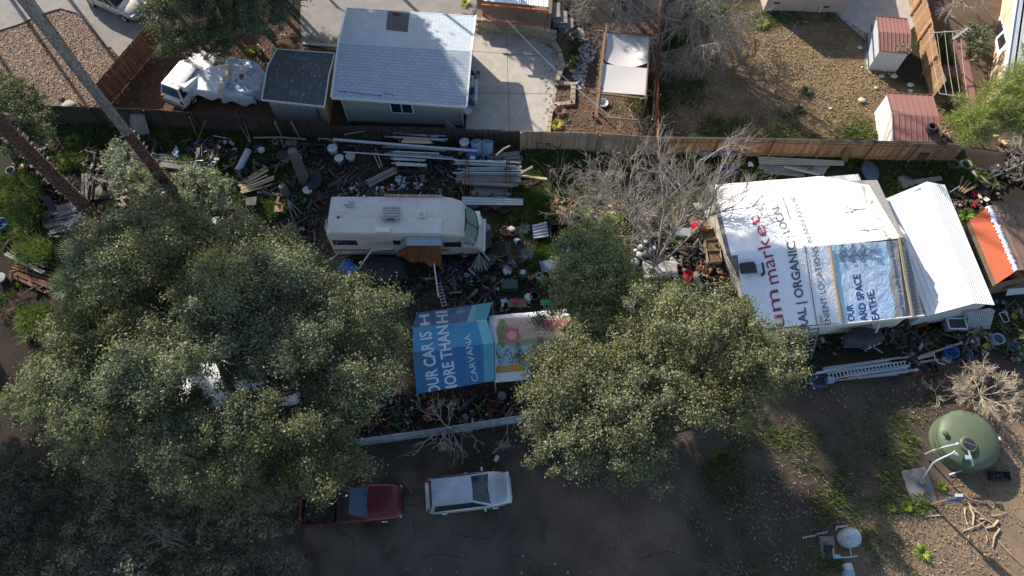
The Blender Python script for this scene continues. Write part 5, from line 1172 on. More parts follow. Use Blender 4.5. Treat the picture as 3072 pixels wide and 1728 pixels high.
def crown_pts(lobes, dens, sub=13, subr=.35, under=.25):
    """leaf positions on small tufts that ride on the lobes: lobes (x, y, z, r)"""
    Cs, Ns = [], []
    for (x, y, z, r) in lobes:
        c = np.array((x, y, z)); m = int(sub * (r / 1.3) ** 2) + 4
        d = rng.normal(0, 1, (m, 3)); d[:, 2] = np.abs(d[:, 2]) * .9 - under; d /= np.linalg.norm(d, axis=1, keepdims=True)
        sc = c + d * r * rng.uniform(.35, 1.12, (m, 1)) * np.array((1, 1, .75)); sr = r * subr * rng.uniform(.45, 1.35, m)
        for k in range(m):
            nl = max(12, int(dens * sr[k] ** 2 * 12)); e = rng.normal(0, 1, (nl, 3)); e[:, 2] = e[:, 2] * .8 + .25; e /= np.linalg.norm(e, axis=1, keepdims=True)
            rad = sr[k] * (.25 + np.abs(rng.normal(0, .62, (nl, 1)))) ; Cs.append(sc[k] + e * rad * np.array((1, 1, .75))); Ns.append(e * .8 + d[k] * .4)
    return np.vstack(Cs), np.vstack(Ns)
def fill_lobes(poly, zc, dome, r=(1.0, 1.7), n=40, holes=(), seed=0, gap=.62, jit=.5):
    """lobes inside a world polygon, higher towards its middle"""
    g = np.random.default_rng(seed); out = []; xs = [p.x for p in poly]; ys = [p.y for p in poly]; K = 7000
    X, Y, Rr = g.uniform(min(xs), max(xs), K), g.uniform(min(ys), max(ys), K), g.uniform(*r, K); D = polymask(X, Y, poly, 6) * 6 - 3
    for x, y, rr, d in zip(X.tolist(), Y.tolist(), Rr.tolist(), D.tolist()):
        if len(out) >= n: break
        if d < rr * .5: continue
        if any(math.hypot(x - h[0], y - h[1]) < h[2] + rr * .55 for h in holes): continue
        if any(math.hypot(x - o[0], y - o[1]) < gap * (rr + o[3]) for o in out): continue
        out.append((x, y, zc + dome * min(d, 3) / 3 + g.uniform(-jit, jit), rr))
    return out
def limbs(root, base, lobes, r0, mat, forkz, every=2, top=None):
    """trunk and limbs that reach out to the lobes"""
    L = root.location; sg = Seg(); tp = Vector(top) if top else Vector((base.x, base.y, forkz)); b = Vector((base.x, base.y, 0))
    for i in range(5): a = b.lerp(tp, i / 5); c = b.lerp(tp, (i + 1) / 5); sg.add(a - L, c - L, r0 * (1.4 - .12 * i), r0 * (1.4 - .12 * (i + 1)))
    sg.mesh('trunk', mat, root, 10); br = Seg(); heads = []
    lb = sorted(lobes, key=lambda o: -math.hypot(o[0] - tp.x, o[1] - tp.y))[::every]
    for (x, y, z, r) in lb:
        e = Vector((x, y, z - r * .3)); cand = [h for h in heads if (h - e).length < (tp - e).length * .6]; s = min(cand, key=lambda h: (h - e).length) if cand else tp
        mid = s.lerp(e, .5) + Vector((random.gauss(0, .3), random.gauss(0, .3), random.gauss(.1, .3))); ln = (e - s).length; w = .035 + ln * .018 if cand else r0 * .5
        P = [s, s.lerp(mid, .5), mid, mid.lerp(e, .5), e]
        for i in range(4): br.add(P[i] - L, P[i + 1] - L, w * (1 - .2 * i), w * (.8 - .2 * i))
        heads += [mid, e]
        for _ in range(3): grow(br, e - L, Vector((random.gauss(0, 1), random.gauss(0, 1), .3)), r * .8, .03, 1, kids=(2, 3), segs=3)
    br.mesh('limbs', mat, root, 5)
OAKC = [(.145, .155, .088), (.17, .18, .10), (.205, .21, .115), (.12, .135, .08), (.24, .24, .13), (.16, .16, .10)]
OAKD = [(.085, .105, .065), (.11, .13, .075), (.14, .155, .085), (.07, .088, .055), (.16, .17, .10)]
OLIVE = [(.22, .24, .18), (.27, .29, .22), (.17, .19, .14), (.33, .35, .27)]
def tree(name, label, poly, zc, dome, n, base, r0=.3, r=(.9, 1.5), dens=55, size=.15, cols=OAKC, holes=(), seed=1, forkz=3, group=None, cat='tree', pts_z=None, extra=(), gap=.62, sub=13, every=2, jit=.5, slim=.6):
    pl = [W(x, y, zc + dome * .4) for x, y in poly]; zl = zc - 1.5 * r[1]; pw = [W(x, y, zl) for x, y in poly]
    if isinstance(base, tuple): base = W(*base)
    root = thing(name, label, cat, (base.x, base.y, 0), 0, group)
    lb = fill_lobes(pl, zc, dome, r, n, [(*(W(x, y, zc + dome * .8).xy), rr) for x, y, rr in holes], seed, gap, jit) + [(*(W(x, y, z).xy), z, rr) for x, y, z, rr in extra]
    low = fill_lobes(pw, zl, dome * .6, r, int(n * .55), [(*(W(x, y, zl).xy), rr) for x, y, rr in holes], seed + 500, gap * 1.25, jit)
    C, N = crown_pts(lb + low, dens, sub); leaves('crown', C, N, size, cols, LEAF, root, tuple(root.location)).location = (0, 0, 0)
    limbs(root, base, lb, r0, BARK, forkz, every); return root
tree('oak_tree', 'huge spreading oak covering the left half with dark limbs in its gaps', [(250, 765), (310, 710), (380, 640), (455, 610), (560, 645), (640, 675), (700, 700), (770, 670), (850, 700), (920, 745), (960, 800), (1020, 820), (1070, 880), (1150, 840), (1200, 885), (1215, 950), (1195, 1000), (1215, 1060), (1190, 1120), (1150, 1200), (1090, 1270), (1060, 1370), (1010, 1450), (930, 1510), (820, 1480), (700, 1480), (560, 1480), (420, 1400), (260, 1390), (110, 1330), (0, 1220), (60, 1130), (110, 1040), (170, 960), (190, 890), (240, 810)],
 8.6, 2.2, 230, (800, 1290), .38, (.9, 1.5), dens=165, size=.088, seed=4, forkz=3.6, holes=((690, 1165, .7), (800, 1150, .45), (920, 1150, .2)), gap=.42, jit=1.1)
tree('oak_tree', 'broad sunlit oak between the plant banner and the market banner roof', [(1575, 1085), (1580, 1030), (1640, 1010), (1720, 1010), (1770, 1010), (1830, 1020), (1865, 985), (1850, 930), (1890, 860), (1980, 860), (2060, 850), (2130, 880), (2210, 860), (2280, 920), (2300, 1010), (2390, 1060), (2420, 1130), (2370, 1180), (2290, 1210), (2230, 1270), (2120, 1260), (2050, 1300), (2020, 1400), (1960, 1450), (1880, 1450), (1800, 1400), (1740, 1340), (1690, 1390), (1620, 1380), (1560, 1340), (1565, 1250), (1600, 1190), (1580, 1130)],
 8.6, 1.8, 160, (1900, 1230), .32, (.8, 1.35), dens=165, size=.088, seed=9, forkz=3.4, holes=((1830, 990, .1),), gap=.42, jit=1.0)
tree('oak_tree', 'narrow upright oak beside the lath shelter in the middle of the yard', [(1655, 840), (1675, 760), (1700, 700), (1770, 675), (1850, 690), (1880, 760), (1870, 820), (1910, 850), (1900, 960), (1860, 1000), (1790, 1030), (1720, 1010), (1670, 940)],
 6.8, 1.2, 90, (1770, 880), .2, (.75, 1.15), dens=165, size=.088, seed=12, forkz=2.2, gap=.34, cols=[(.19, .22, .10), (.23, .25, .12), (.16, .19, .085), (.27, .28, .14)])
tree('oak_tree', 'dark evergreen tree at the top between the two parked SUVs', [(455, 30), (470, 90), (520, 150), (600, 165), (690, 150), (740, 100), (800, 90), (880, 40), (900, -60), (850, -200), (500, -200), (440, -80)], 5.5, 2.0, 60, (690, 60), .3, (.9, 1.4), dens=160, size=.088, cols=OAKD + OAKC[:2], seed=21, forkz=2.5, gap=.47)
tree('oak_tree', 'dark green tree at the left edge above the leaning palm trunk', [(-160, 250), (-20, 225), (60, 240), (130, 300), (155, 380), (100, 430), (20, 470), (-160, 470)], 4.5, 1.2, 30, (20, 430), .2, (.7, 1.1), dens=160, size=.088, cols=OAKD, seed=31, forkz=2.0, gap=.45)
tree('shrub', 'pale silvery green shrub wrapped round the upper palm trunk', [(320, 470), (360, 430), (410, 440), (470, 520), (500, 590), (440, 620), (360, 590), (320, 540)], 2.6, .8, 22, (420, 560), .08, (.5, .8), dens=95, size=.12, cols=OLIVE, seed=41, forkz=.6, gap=.42, group='silvery shrubs', cat='shrub')
tree('shrub', 'silvery green rounded shrub below the two junked motorcycles', [(510, 590), (530, 530), (590, 500), (660, 510), (700, 560), (690, 630), (620, 650), (550, 640)], 2.8, .8, 24, (610, 600), .08, (.5, .8), dens=95, size=.12, cols=OLIVE, seed=43, forkz=.6, gap=.42, group='silvery shrubs', cat='shrub')
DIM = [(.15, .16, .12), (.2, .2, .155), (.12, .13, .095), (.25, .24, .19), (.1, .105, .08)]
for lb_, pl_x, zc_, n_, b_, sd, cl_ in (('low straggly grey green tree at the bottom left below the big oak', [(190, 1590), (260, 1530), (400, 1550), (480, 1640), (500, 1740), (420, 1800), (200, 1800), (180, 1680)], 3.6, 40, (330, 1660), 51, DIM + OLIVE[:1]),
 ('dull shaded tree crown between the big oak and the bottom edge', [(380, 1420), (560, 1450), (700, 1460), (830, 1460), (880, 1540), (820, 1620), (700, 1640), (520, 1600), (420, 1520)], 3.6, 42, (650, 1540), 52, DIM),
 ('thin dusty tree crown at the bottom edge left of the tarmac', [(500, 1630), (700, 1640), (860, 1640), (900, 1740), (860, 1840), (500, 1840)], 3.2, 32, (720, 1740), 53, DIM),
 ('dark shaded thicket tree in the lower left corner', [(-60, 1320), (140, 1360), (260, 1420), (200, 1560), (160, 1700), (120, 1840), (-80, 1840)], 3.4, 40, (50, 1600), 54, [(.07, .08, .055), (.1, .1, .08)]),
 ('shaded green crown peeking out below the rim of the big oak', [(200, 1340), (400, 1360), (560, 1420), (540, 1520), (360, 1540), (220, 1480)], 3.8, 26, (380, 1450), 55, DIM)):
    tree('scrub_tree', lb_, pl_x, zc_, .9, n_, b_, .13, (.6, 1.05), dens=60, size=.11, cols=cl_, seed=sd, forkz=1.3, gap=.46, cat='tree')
tree('shrub', 'slim dark green shrub between the patio border and the flagstone path', [(1700, 110), (1730, 95), (1745, 130), (1735, 200), (1715, 215), (1698, 180)], .8, .3, 12, (1718, 170), .04, (.3, .45), dens=140, size=.11, cols=[(.035, .055, .02), (.05, .07, .025)], seed=61, forkz=.3, gap=.5, cat='shrub', jit=.2)
tree('shrub', 'bright leafy shrub under the white framed window of the corner house', [(2875, 110), (2900, 70), (2960, 70), (2975, 120), (2955, 160), (2930, 190), (2895, 150)], 1.4, .5, 16, (2925, 140), .06, (.4, .6), dens=110, size=.12, cols=OAKC, seed=62, forkz=.5, gap=.45, cat='shrub')
# pine at the right edge: needles
pn = thing('pine_tree', 'yellow green long needled pine at the right edge', 'tree', W(3100, 430).xy.to_3d()); P_ = [W(x, y, 5.0) for x, y in ((2860, 400), (2850, 350), (2900, 300), (2880, 290), (2940, 270), (2980, 230), (3030, 210), (3060, 160), (3140, 150), (3200, 420), (3060, 400), (3000, 400), (2940, 430), (2890, 430))]
lb = fill_lobes(P_, 4.8, 1.2, (.7, 1.1), 70, (), 71, .36); C, N = crown_pts(lb, 110, 10)
def needles(C, N, L, w, cols, parent, org):
    n = len(C); d = N + rng.normal(0, .5, (n, 3)) + np.array((-.3, -.2, .2)); d /= np.linalg.norm(d, axis=1, keepdims=True); s = np.cross(d, rng.normal(0, 1, (n, 3))); s /= np.linalg.norm(s, axis=1, keepdims=True)
    V = np.stack([C - s * w, C + s * w, C + d * L * rng.uniform(.6, 1.3, (n, 1))], 1).reshape(-1, 3); T = np.array(cols)[rng.integers(0, len(cols), n)] * rng.uniform(.7, 1.35, (n, 1))
    o = npmesh('crown', V, np.arange(3 * n).reshape(n, 3), T, LEAF, parent, org); o.location = (0, 0, 0); return o
needles(C, N, .28, .014, [(.22, .26, .07), (.3, .33, .1), (.16, .2, .06), (.35, .36, .14)], pn, tuple(pn.location)); limbs(pn, W(3100, 430), lb, .18, BARK, 3)
# palms
def palm(label, base, h, r, rough, seed):
    root = thing('palm_tree', label, 'palm tree', base, 0, 'tall palms'); mb = MB(); n = 14; prof = []; random.seed(seed)
    steps = int(h / .22) if rough else int(h / .22)
    for i in range(steps):
        z = i * h / steps; f = z / h; rr = r * (1.35 - .35 * min(1, z / 2)) * (1 - .22 * f); k = 1.0 if (rough or z < 6.2) else .25
        prof.append((rr, z)); prof.append((rr * (1 + .14 * k), z + .16 * (h / steps) / .22)); 
    mb.lathe(prof, (0, 0, 0), n); mb.t = []
    for i in range(len(prof) - 1):
        for k in range(n):
            z = prof[i][1]; g = random.uniform(.65, 1.25)
            c = (g * 1.0, g * .62, g * .48) if (rough or z < 6.2) else (g * 2.1, g * 2.0, g * 1.9); mb.t.append(c)
    mb.build('trunk', M('palm_bark', (.15, .13, .12), (.10, .085, .078), 9, .95, .8, stretch=(1, 1, 3)), root)
    if rough or True:                                              # broken leaf bases
        bt_ = MB(); top = h if rough else 6.2; z = .3
        while z < top:
            a = random.uniform(0, 2 * pi); rr = r * (1 - .22 * z / h) * 1.12; p = Vector((cos(a) * rr, sin(a) * rr, z)); bt_.tn(.6, 1.6); bt_.bar(p, p + Vector((cos(a) * .13, sin(a) * .13, .10)), .09, .03); z += .055
        bt_.build('leaf_bases', M('pale_leaf_bases', (.2, .17, .14), (.14, .115, .1)), root)['kind'] = 'stuff'
    V = []; Fc = []; T = []                                           # fan leaves far above
    for k in range(34):
        a = random.uniform(0, 2 * pi); el = random.uniform(-.5, 1.1); d = Vector((cos(a) * cos(el), sin(a) * cos(el), sin(el))); c = Vector((0, 0, h + .2)) + d * 1.2; s = d.cross(Vector((0, 0, 1))).normalized(); up = s.cross(d)
        for j in range(15):
            t = (j - 7) / 7 * 1.25; e = c + (d * cos(t) + s * sin(t)) * .95 + Vector((0, 0, -.15 * abs(t))); w = (s * cos(t) - d * sin(t)) * .05; i = len(V); V += [c - w * .3, c + w * .3, e + w, e - w]; Fc.append((i, i + 1, i + 2, i + 3)); g = random.uniform(.8, 1.2); T.append((.10 * g, .14 * g, .05 * g))
    npmesh('fronds', np.array([tuple(v) for v in V]), np.array(Fc), np.array(T), LEAF, root)
    return root
palm('taller palm trunk, smooth and grey above and ragged brown near its foot', W(535, 596), 19, .27, False, 3); palm('palm trunk clad in ragged leaf bases leaning in from the left edge', W(325, 690), 17, .33, True, 5)
random.seed(77)
def fan(label, p, n, L, col):
    root = thing('fan_palm', label, 'palm', p, 0, 'small fan palms'); V = []; Fc = []; T = []
    for a0, el in n:
        d = Vector((cos(a0) * cos(el), sin(a0) * cos(el), sin(el))); c = d * .5 + Vector((0, 0, .5)); s = d.cross(Vector((0, 0, 1))).normalized()
        for j in range(25):
            t = (j - 12) / 12 * 1.9; e = c + (d * cos(t) + s * sin(t)) * L; w = (s * cos(t) - d * sin(t)) * .035; m = c.lerp(e, .6) + Vector((0, 0, .03 * (j % 2))); i = len(V); V += [c, m - w, e, m + w]; Fc.append((i, i + 1, i + 2, i + 3)); g = random.uniform(.8, 1.25); T.append(tuple(v * g for v in col))
    npmesh('leaf_fan', np.array([tuple(v) for v in V]), np.array(Fc), np.array(T), LEAF, root)
    mb = MB(); mb.tube([(0, 0, 0), (0, 0, .55)], .06, 6); mb.build('stem', BARK, root)
fan('single pale fan palm leaf poking out at the upper left rim of the oak', W(262, 762, 3.0) - Vector((0, 0, 2.4)) + Vector((0, 0, 2.0)), ((pi, .5), (pi - .7, .2)), 1.0, (.22, .26, .13)); fan('dim green fan palm leaves under the left rim of the big oak', W(235, 860, 2) - Vector((0, 0, .2)), ((pi, .4), (2.2, .3), (4.0, .3)), .9, (.1, .16, .06))
# bare trees
random.seed(5)
B_ = bare
B_('large leafless tree spreading pale branches left of the banner covered roof', W(1950, 810), [(.5, .7, .8), (-.5, .8, .7), (.1, 1, .9), (.9, .35, .7), (-.8, .3, .6), (.3, .3, 1), (-.2, .6, 1), (.7, 1, .6)], 3.9, .07, 4, trunk=1.1, spread=.75, up=.03, kids=(4, 5), wig=.12, minr=.0035)
B_('wispy leafless tree standing behind the large one against the tan fence', W(1815, 670), [(.1, .6, 1), (-.7, .3, .8), (.6, .4, .7), (-.2, .8, .7), (-.9, .1, .5)], 2.4, .045, 4, trunk=.8, spread=.7, kids=(3, 4), wig=.12)
B_('thin upright leafless sapling by the end of the pipe rack', W(1655, 560), [(.1, .2, 1), (-.3, .1, .8), (.3, .2, .8)], 1.6, .03, 2, mat=DKTW, trunk=.4)
B_('wide leafless tree with drooping grey twigs at the top beside the dug yard', W(2075, 130), [(.2, .2, 1), (.9, 0, .5), (-.9, .1, .5), (.5, -.7, .5), (-.5, -.6, .5), (0, .8, .6), (-.8, .5, .4), (.8, .6, .4), (.1, -.9, .4), (-.3, -.2, 1), (.6, .3, .8), (-.6, .2, .8), (-.2, -.6, .8), (.3, -.4, .9), (.9, -.4, .4), (-.9, -.4, .5)], 2.9, .06, 4, trunk=1.6, spread=.85, droop=.10, kids=(4, 5), wig=.2, minr=.0045)
B_('second leafless tree with drooping twigs beyond the garden at the top edge', W(1835, 40), [(-.6, -.3, .6), (.6, -.3, .6), (0, -.8, .5), (-.3, .5, .9), (-.9, .2, .5), (-.4, -.7, .6), (.4, -.6, .7), (-.8, -.5, .4), (.1, -.3, 1)], 2.6, .06, 4, trunk=1.5, spread=.9, droop=.1, kids=(4, 4), wig=.2)
B_('pale straw coloured leafless bush just above the green water tank', W(2920, 1195), [(cos(a), sin(a), z) for a, z in ((0, .5), (.8, .6), (1.6, .5), (2.4, .6), (3.1, .4), (3.9, .6), (4.7, .5), (5.5, .5), (1, 1.2), (4, 1.2))], 1.1, .03, 3, mat=PALETW, trunk=.5, spread=.75, kids=(5, 7), wig=.16)
B_('low leafless bush on the ground left of the pale straw coloured one', W(2800, 1175), [(-.9, .1, .3), (-.3, -.8, .4), (.3, .5, .5), (-.6, .6, .3)], .7, .02, 2, mat=PALETW, trunk=.2, spread=.8)
B_('leafless climbing bush growing over the pale blue grey board wall', W(1345, 1300), [(-.6, .7, .7), (.4, .9, .8), (-.9, -.4, .5), (.9, -.3, .5), (0, -.9, .4), (-.4, -.8, .5), (.6, -.8, .4), (.1, .6, 1), (-.8, .4, .7)], 1.3, .035, 3, mat=TWIG, trunk=1.0, spread=.75, kids=(2, 4), wig=.2)
B_('small leafless twigs hanging by the right end of the board wall', W(1518, 1300), [(0, .4, 1), (-.3, -.8, .4), (.2, -.9, .3)], 1.0, .02, 2, mat=TWIG, trunk=.8, spread=.6)
B_('leafless tree arching over the fence between metal shed and clothes line', W(2830, 40), [(-.8, 0, .6), (.8, .1, .6), (0, -.8, .6), (.4, .6, .7), (-.5, -.6, .6)], 1.7, .06, 3, trunk=1.0, spread=.85, droop=.05, kids=(3, 5), wig=.22)
B_('knotted leafless vine tree at the right edge above the orange roof', W(3060, 500), [(-.9, .1, .5), (-.6, -.6, .5), (0, .7, .7), (-.7, .6, .5), (-.2, -.9, .5)], 1.7, .06, 3, trunk=.8, spread=.9, droop=.04, kids=(3, 5), wig=.28)
B_('dim blue grey leafless bush at the bottom edge right of the tarmac', W(2200, 1728), [(-.5, .6, .6), (.4, .7, .7), (0, .9, .5), (-.8, .3, .5), (.7, .4, .5)], 1.3, .022, 3, mat=DKTW, trunk=.2, spread=.5, kids=(3, 4), wig=.1)
B_('tangle of leafless twigs in the small garden below the pergola', W(1900, 375), [(-.6, .3, .6), (.6, .3, .6), (0, .8, .5), (-.3, -.5, .9), (.9, -.2, .5), (-.9, 0, .4)], 1.2, .03, 3, mat=PALETW, trunk=.3, spread=.9, kids=(3, 4), wig=.2)
B_('grey leafless tree tangle rising through the lower left thicket', W(520, 1640), [(-.6, .5, .8), (.5, .6, .8), (.7, -.2, .6), (-.7, -.3, .6), (0, .2, 1)], 1.9, .05, 3, mat=TWIG, trunk=1.6, spread=.8, kids=(3, 4), wig=.2)
B_('leafless grey tangle standing left of the pickup in the shade', W(640, 1640), [(-.6, .5, .8), (.5, .6, .8), (.9, -.2, .4), (0, .2, 1)], 1.6, .03, 3, mat=TWIG, trunk=1.8, spread=.8, kids=(3, 4), wig=.2)
B_('dry brown brush heap at the left edge below the reddish lumber', W(60, 920), [(cos(a), sin(a), .4) for a in range(6)], .8, .03, 3, mat=M('brown_twigs', (.2, .12, .08), (.14, .09, .06)), trunk=.15, spread=.9, wig=.25)
B_('dead brush piled over the firewood heap in the middle yard', W(1690, 680), [(cos(a), sin(a), .35) for a in range(6)], .8, .025, 3, mat=DKTW, trunk=.15, spread=.9, wig=.25)
# small potted or ground plants, strappy leaves
def clump(label, p, n, L, cols, name='plant', w=.04, cat='plant', group='small green plants', up=.6):
    a = rng.uniform(0, 2 * pi, n); d = np.c_[np.cos(a), np.sin(a), rng.uniform(.1, up * 2, n)]; d /= np.linalg.norm(d, axis=1, keepdims=True); s = np.c_[-np.sin(a), np.cos(a), np.zeros(n)] * w / 2
    l = L * rng.uniform(.5, 1.2, (n, 1)); b = d * .03; m = d * l * .6; t = d * l + np.c_[np.zeros((n, 2)), -l * .25]; t[:, 2] = np.maximum(t[:, 2], .02)
    V = np.stack([b - s * .4, b + s * .4, m + s, t, m - s], 1).reshape(-1, 3); i = np.arange(n)[:, None] * 5; Fq = np.vstack([i + np.array([0, 1, 2]), i + np.array([0, 2, 4]), i + np.array([4, 2, 3])]); T = np.array(cols)[rng.integers(0, len(cols), n)] * rng.uniform(.7, 1.3, (n, 1))
    o = npmesh(name, V + np.array(tuple(p)), Fq, np.vstack([T, T, T]), LEAF, None, tuple(p)); tag(o, label, cat, group); return o
BG = [(.2, .32, .03), (.14, .24, .03), (.28, .34, .05)]; YG = [(.45, .42, .06), (.35, .38, .05)]; MG = [(.08, .16, .03), (.1, .2, .04)]; SG = [(.28, .33, .27), (.2, .25, .2)]
for lb_, c, n, L_, cols in (('bright strappy green plant under the large leafless tree', q('B3', 1680, 660), 220, .5, BG), ('leafy green plant beside the red chair and white bags', q('B3', 1655, 1040), 240, .55, BG), ('yellow green leafy clump at the lower right patio corner', q('A3', 485, 1215), 260, .5, YG), ('tiny green plant in the garden right of the yellow clump', q('A3', 585, 1165), 70, .25, MG),
 ('reddish twiggy plant above the yellow green clump', q('A3', 520, 1090), 180, .5, [(.22, .1, .08), (.3, .16, .12)]), ('yellow green clump between the firewood heap and the leafless trees', q('B3', 770, 770), 300, .6, YG + BG), ('pale silver leaved potted plant on the grass near the motorhome nose', q('B3', 170, 930), 180, .5, SG), ('lower silver leaved potted plant beside the dark path of pots', q('B3', 200, 1180), 200, .55, SG),
 ('bright green weed tuft by the concrete well slab', q('D4', 1350, 820), 300, .35, BG), ('smaller green weed tuft left of the well slab corner', q('D4', 1215, 835), 160, .3, BG), ('green tuft right of the well slab', q('D4', 1670, 640), 120, .35, BG), ('yellow flowering bush near the scrap wood at the top', q('A2', 20, 490), 200, .5, YG), ('yellow bush behind the silver tarp heap', q('A1', 2430, 490), 160, .5, YG),
 ('yellow green bush at the corner of the stucco house', q('A3', 2460, 240), 260, .6, BG + YG), ('mossy green bush between the white metal shed and the orange shed', q('B4', 2010, 800), 220, .6, MG + BG), ('dark green low weed in the middle of the dug yard', q('A4', 470, 890), 200, .5, [(.07, .1, .04)]), ('second dark low weed in the dug yard', q('A4', 400, 1070), 200, .45, [(.05, .08, .035)]), ('leafy weeds at the foot of the taller palm', q('B1', 720, 90), 260, .7, BG + MG), ('small yellow lit plant by the gate at the top edge', q('A2', 2050, 40), 120, .5, YG), ('green weeds around the lumber below the leafless shrub', q('B1', 1085, 710), 200, .5, BG), ('grass clump on the dry ground below the water tank', q('D4', 1500, 1240), 200, .5, MG + YG)):
    clump(lb_, c, n, L_, cols)
# trees beyond the picture's top edge whose shade falls on the house and the motorhome
def far_tree(label, x, y, zc, R, n, seed, dens=26):
    root = thing('tall_tree', label, 'tree', (x, y, 0), 0, 'tall trees beyond the yard'); g = np.random.default_rng(seed)
    lb = [(x + g.normal(0, R * .45), y + g.normal(0, R * .45), zc + g.normal(0, R * .4), g.uniform(.8, 1.5)) for _ in range(n)]
    C, N = crown_pts(lb, dens, 8, .42); leaves('crown', C, N, .32, OAKD, LEAF, root, tuple(root.location)).location = (0, 0, 0); limbs(root, Vector((x, y, 0)), lb, .12, BARK, zc * .5)
random.seed(9)
for i, (lb_, a) in enumerate(zip(['tall tree beyond the top edge shading the blue roofed house', 'second tall tree beyond the top edge shading the near roof slope', 'third tall tree beyond the top edge over the parking pad', 'very tall tree beyond the upper left shading the motorhome', 'tall tree beyond the upper left shading the pipe racks', 'tall tree beyond the upper left shading the middle of the junk', 'tall tree beyond the top edge shading the top of the patio', 'another very tall tree beyond the upper left above the motorhome shade'] + ['towering tree of the grove beyond the upper left corner'] * 40, [(-19.2, 43.0, 11, 2.8, 34), (-19.2, 43.6, 13, 2.4, 26), (-19.6, 47.9, 12.5, 2.4, 20), (-25.9, 41.5, 17, 3.0, 34), (-23.1, 48.2, 15, 3.2, 34), (-27.2, 45.5, 13, 3.2, 32), (-12.2, 52.8, 11, 1.6, 14), (-23.9, 45.1, 19, 2.4, 24), (-28.9, 44.3, 24, 3.4, 36), (-39.1, 44.6, 26, 3.0, 30), (-37.5, 47.6, 28, 3.0, 30), (-28.5, 42.3, 24, 2.8, 28), (-35.4, 41.8, 26, 3.2, 30), (-42.5, 44.5, 28, 3.0, 26), (-24.3, 42.6, 24, 2.6, 26), (-48.7, 40.5, 26, 3.6, 34), (-45.4, 40.9, 28, 2.4, 18), (-51.6, 43.0, 30, 3.4, 30), (-27.0, 46.0, 28, 2.8, 28), (-29.6, 48.9, 31, 2.6, 22), (-14.4, 47.9, 26, 1.9, 16), (-17.0, 39.4, 24, 2.3, 20)])): far_tree(lb_, *a, i + 1)
bare('tall leafless tree beyond the top edge whose limbs shade the dug yard', Vector((.3, 49, 0)), [(-.14, 0, 1), (.1, .05, 1), (.02, -.1, 1), (.24, 0, 1)], 12, .24, 2, trunk=2.5, spread=.5, kids=(3, 4), wig=.06)
far_tree('round tree beyond the top edge shading the left of the dug yard', -5.2, 52.7, 14, 2.8, 30, 71)
far_tree('tree beyond the left edge shading the lower left thicket', -36, 22, 12, 4.0, 40, 67)
far_tree('second tree beyond the left edge shading the lower left thicket', -37, 13, 10, 3.5, 34, 68)
# ============================================================ THE JUNK, THING BY THING
random.seed(33); rng = np.random.default_rng(33)
def C(name, col=(.3, .3, .3), rough=.55, stain=None, **k): return M(name, col, None, 5, rough, .15, stain=stain, samt=(.6, .85), **k)
PLW, PLB, PLD, PLG, PLR, PLY = C('white_plastic', (.55, .57, .59), stain=(.33, .3, .27)), C('blue_plastic', (.03, .13, .36)), C('dark_plastic', (.028, .03, .035)), C('green_plastic', (.02, .12, .05)), C('red_sheet_plastic', (.55, .03, .04)), C('yellow_plastic', (.45, .4, .08))
TERR, GLAZ, PGRY, PBLU, STEEL, RUST = C('terracotta', (.36, .15, .08), .85), C('dark_glaze', (.04, .045, .06), .3), C('grey_plastic', (.22, .23, .25)), C('pale_blue_plastic', (.30, .42, .52)), C('dull_steel', (.35, .36, .38), .4, metal=.6), C('rusted_iron', (.17, .065, .035), .85)
PVC = C('white_pipe', (.46, .50, .54), .4, stain=(.3, .3, .3)); SOILM = M('potting_soil', (.05, .035, .025), None, 20, .95, .5)
def rot(o, tilt=0, ax='X', rz=0):
    o.rotation_euler = ((tilt if ax == 'X' else 0), (tilt if ax == 'Y' else 0), rz); return o
def vessel(label, p, r, h, mat, cat='bucket', name=None, lid=None, fill=None, taper=.8, tilt=0, ax='X', handle=False, group='buckets, tubs and pots in the yards', rz=0, wall=.02):
    root = rot(thing(name or cat.replace(' ', '_'), label, cat, p, 0, group), tilt, ax, rz); mb = MB(); mb.sm = False
    mb.lathe([(.001, 0), (r * taper, 0), (r * (taper + (1 - taper) * .5), h * .5), (r, h), (r - wall, h), (r * taper - wall, .03), (.001, .03)], n=20); mb.build('body', mat, root)
    mb = MB(); mb.lathe([(r, h - .035), (r + .018, h - .03), (r + .018, h), (r, h + .004)], n=20); mb.build('rim', mat, root)
    if lid: mb = MB(); mb.lathe([(r + .02, h - .01), (r + .02, h + .02), (r * .85, h + .03), (r * .8, h + .022), (.001, h + .026)], n=22); mb.build('lid', lid, root)
    if fill: mb = MB(); mb.lathe([(r * .93, h * .8), (.001, h * .86)], n=14); mb.build('soil' if fill is SOILM else 'contents', fill, root)
    if handle: mb = MB(); mb.tube([(r * cos(t), .02, h + r * .6 * sin(t) * .5) for t in np.linspace(0, pi, 9)], .01, 5); mb.build('handle', STEEL, root)
    return root
def drum(label, p, r, h, mat, cat='barrel', open_=True, tilt=0, ax='X', group='barrels and drums', inner=None, rz=0):
    root = rot(thing('barrel', label, cat, p, 0, group), tilt, ax, rz); mb = MB(); mb.sm = True; pr = [(r * .9, 0)]
    for k in range(13): z = h * k / 12; pr.append((r * (1 + .04 * (k in (4, 8))) * (1 - .06 * abs(2 * k / 12 - 1) ** 3), z))
    pr += [(r * .88, h), (r * .86, .06), (.001, .05)] if open_ else [(r * .9, h + .01), (r * .86, h - .02), (.001, h - .02)]
    mb.lathe(pr, n=24); mb.build('body', mat, root); mb = MB()
    for z in (h * .33, h * .66, h - .01): mb.lathe([(r * .97, z - .025), (r * 1.03, z), (r * .97, z + .025)], n=24)
    mb.build('hoop', mat, root); return root
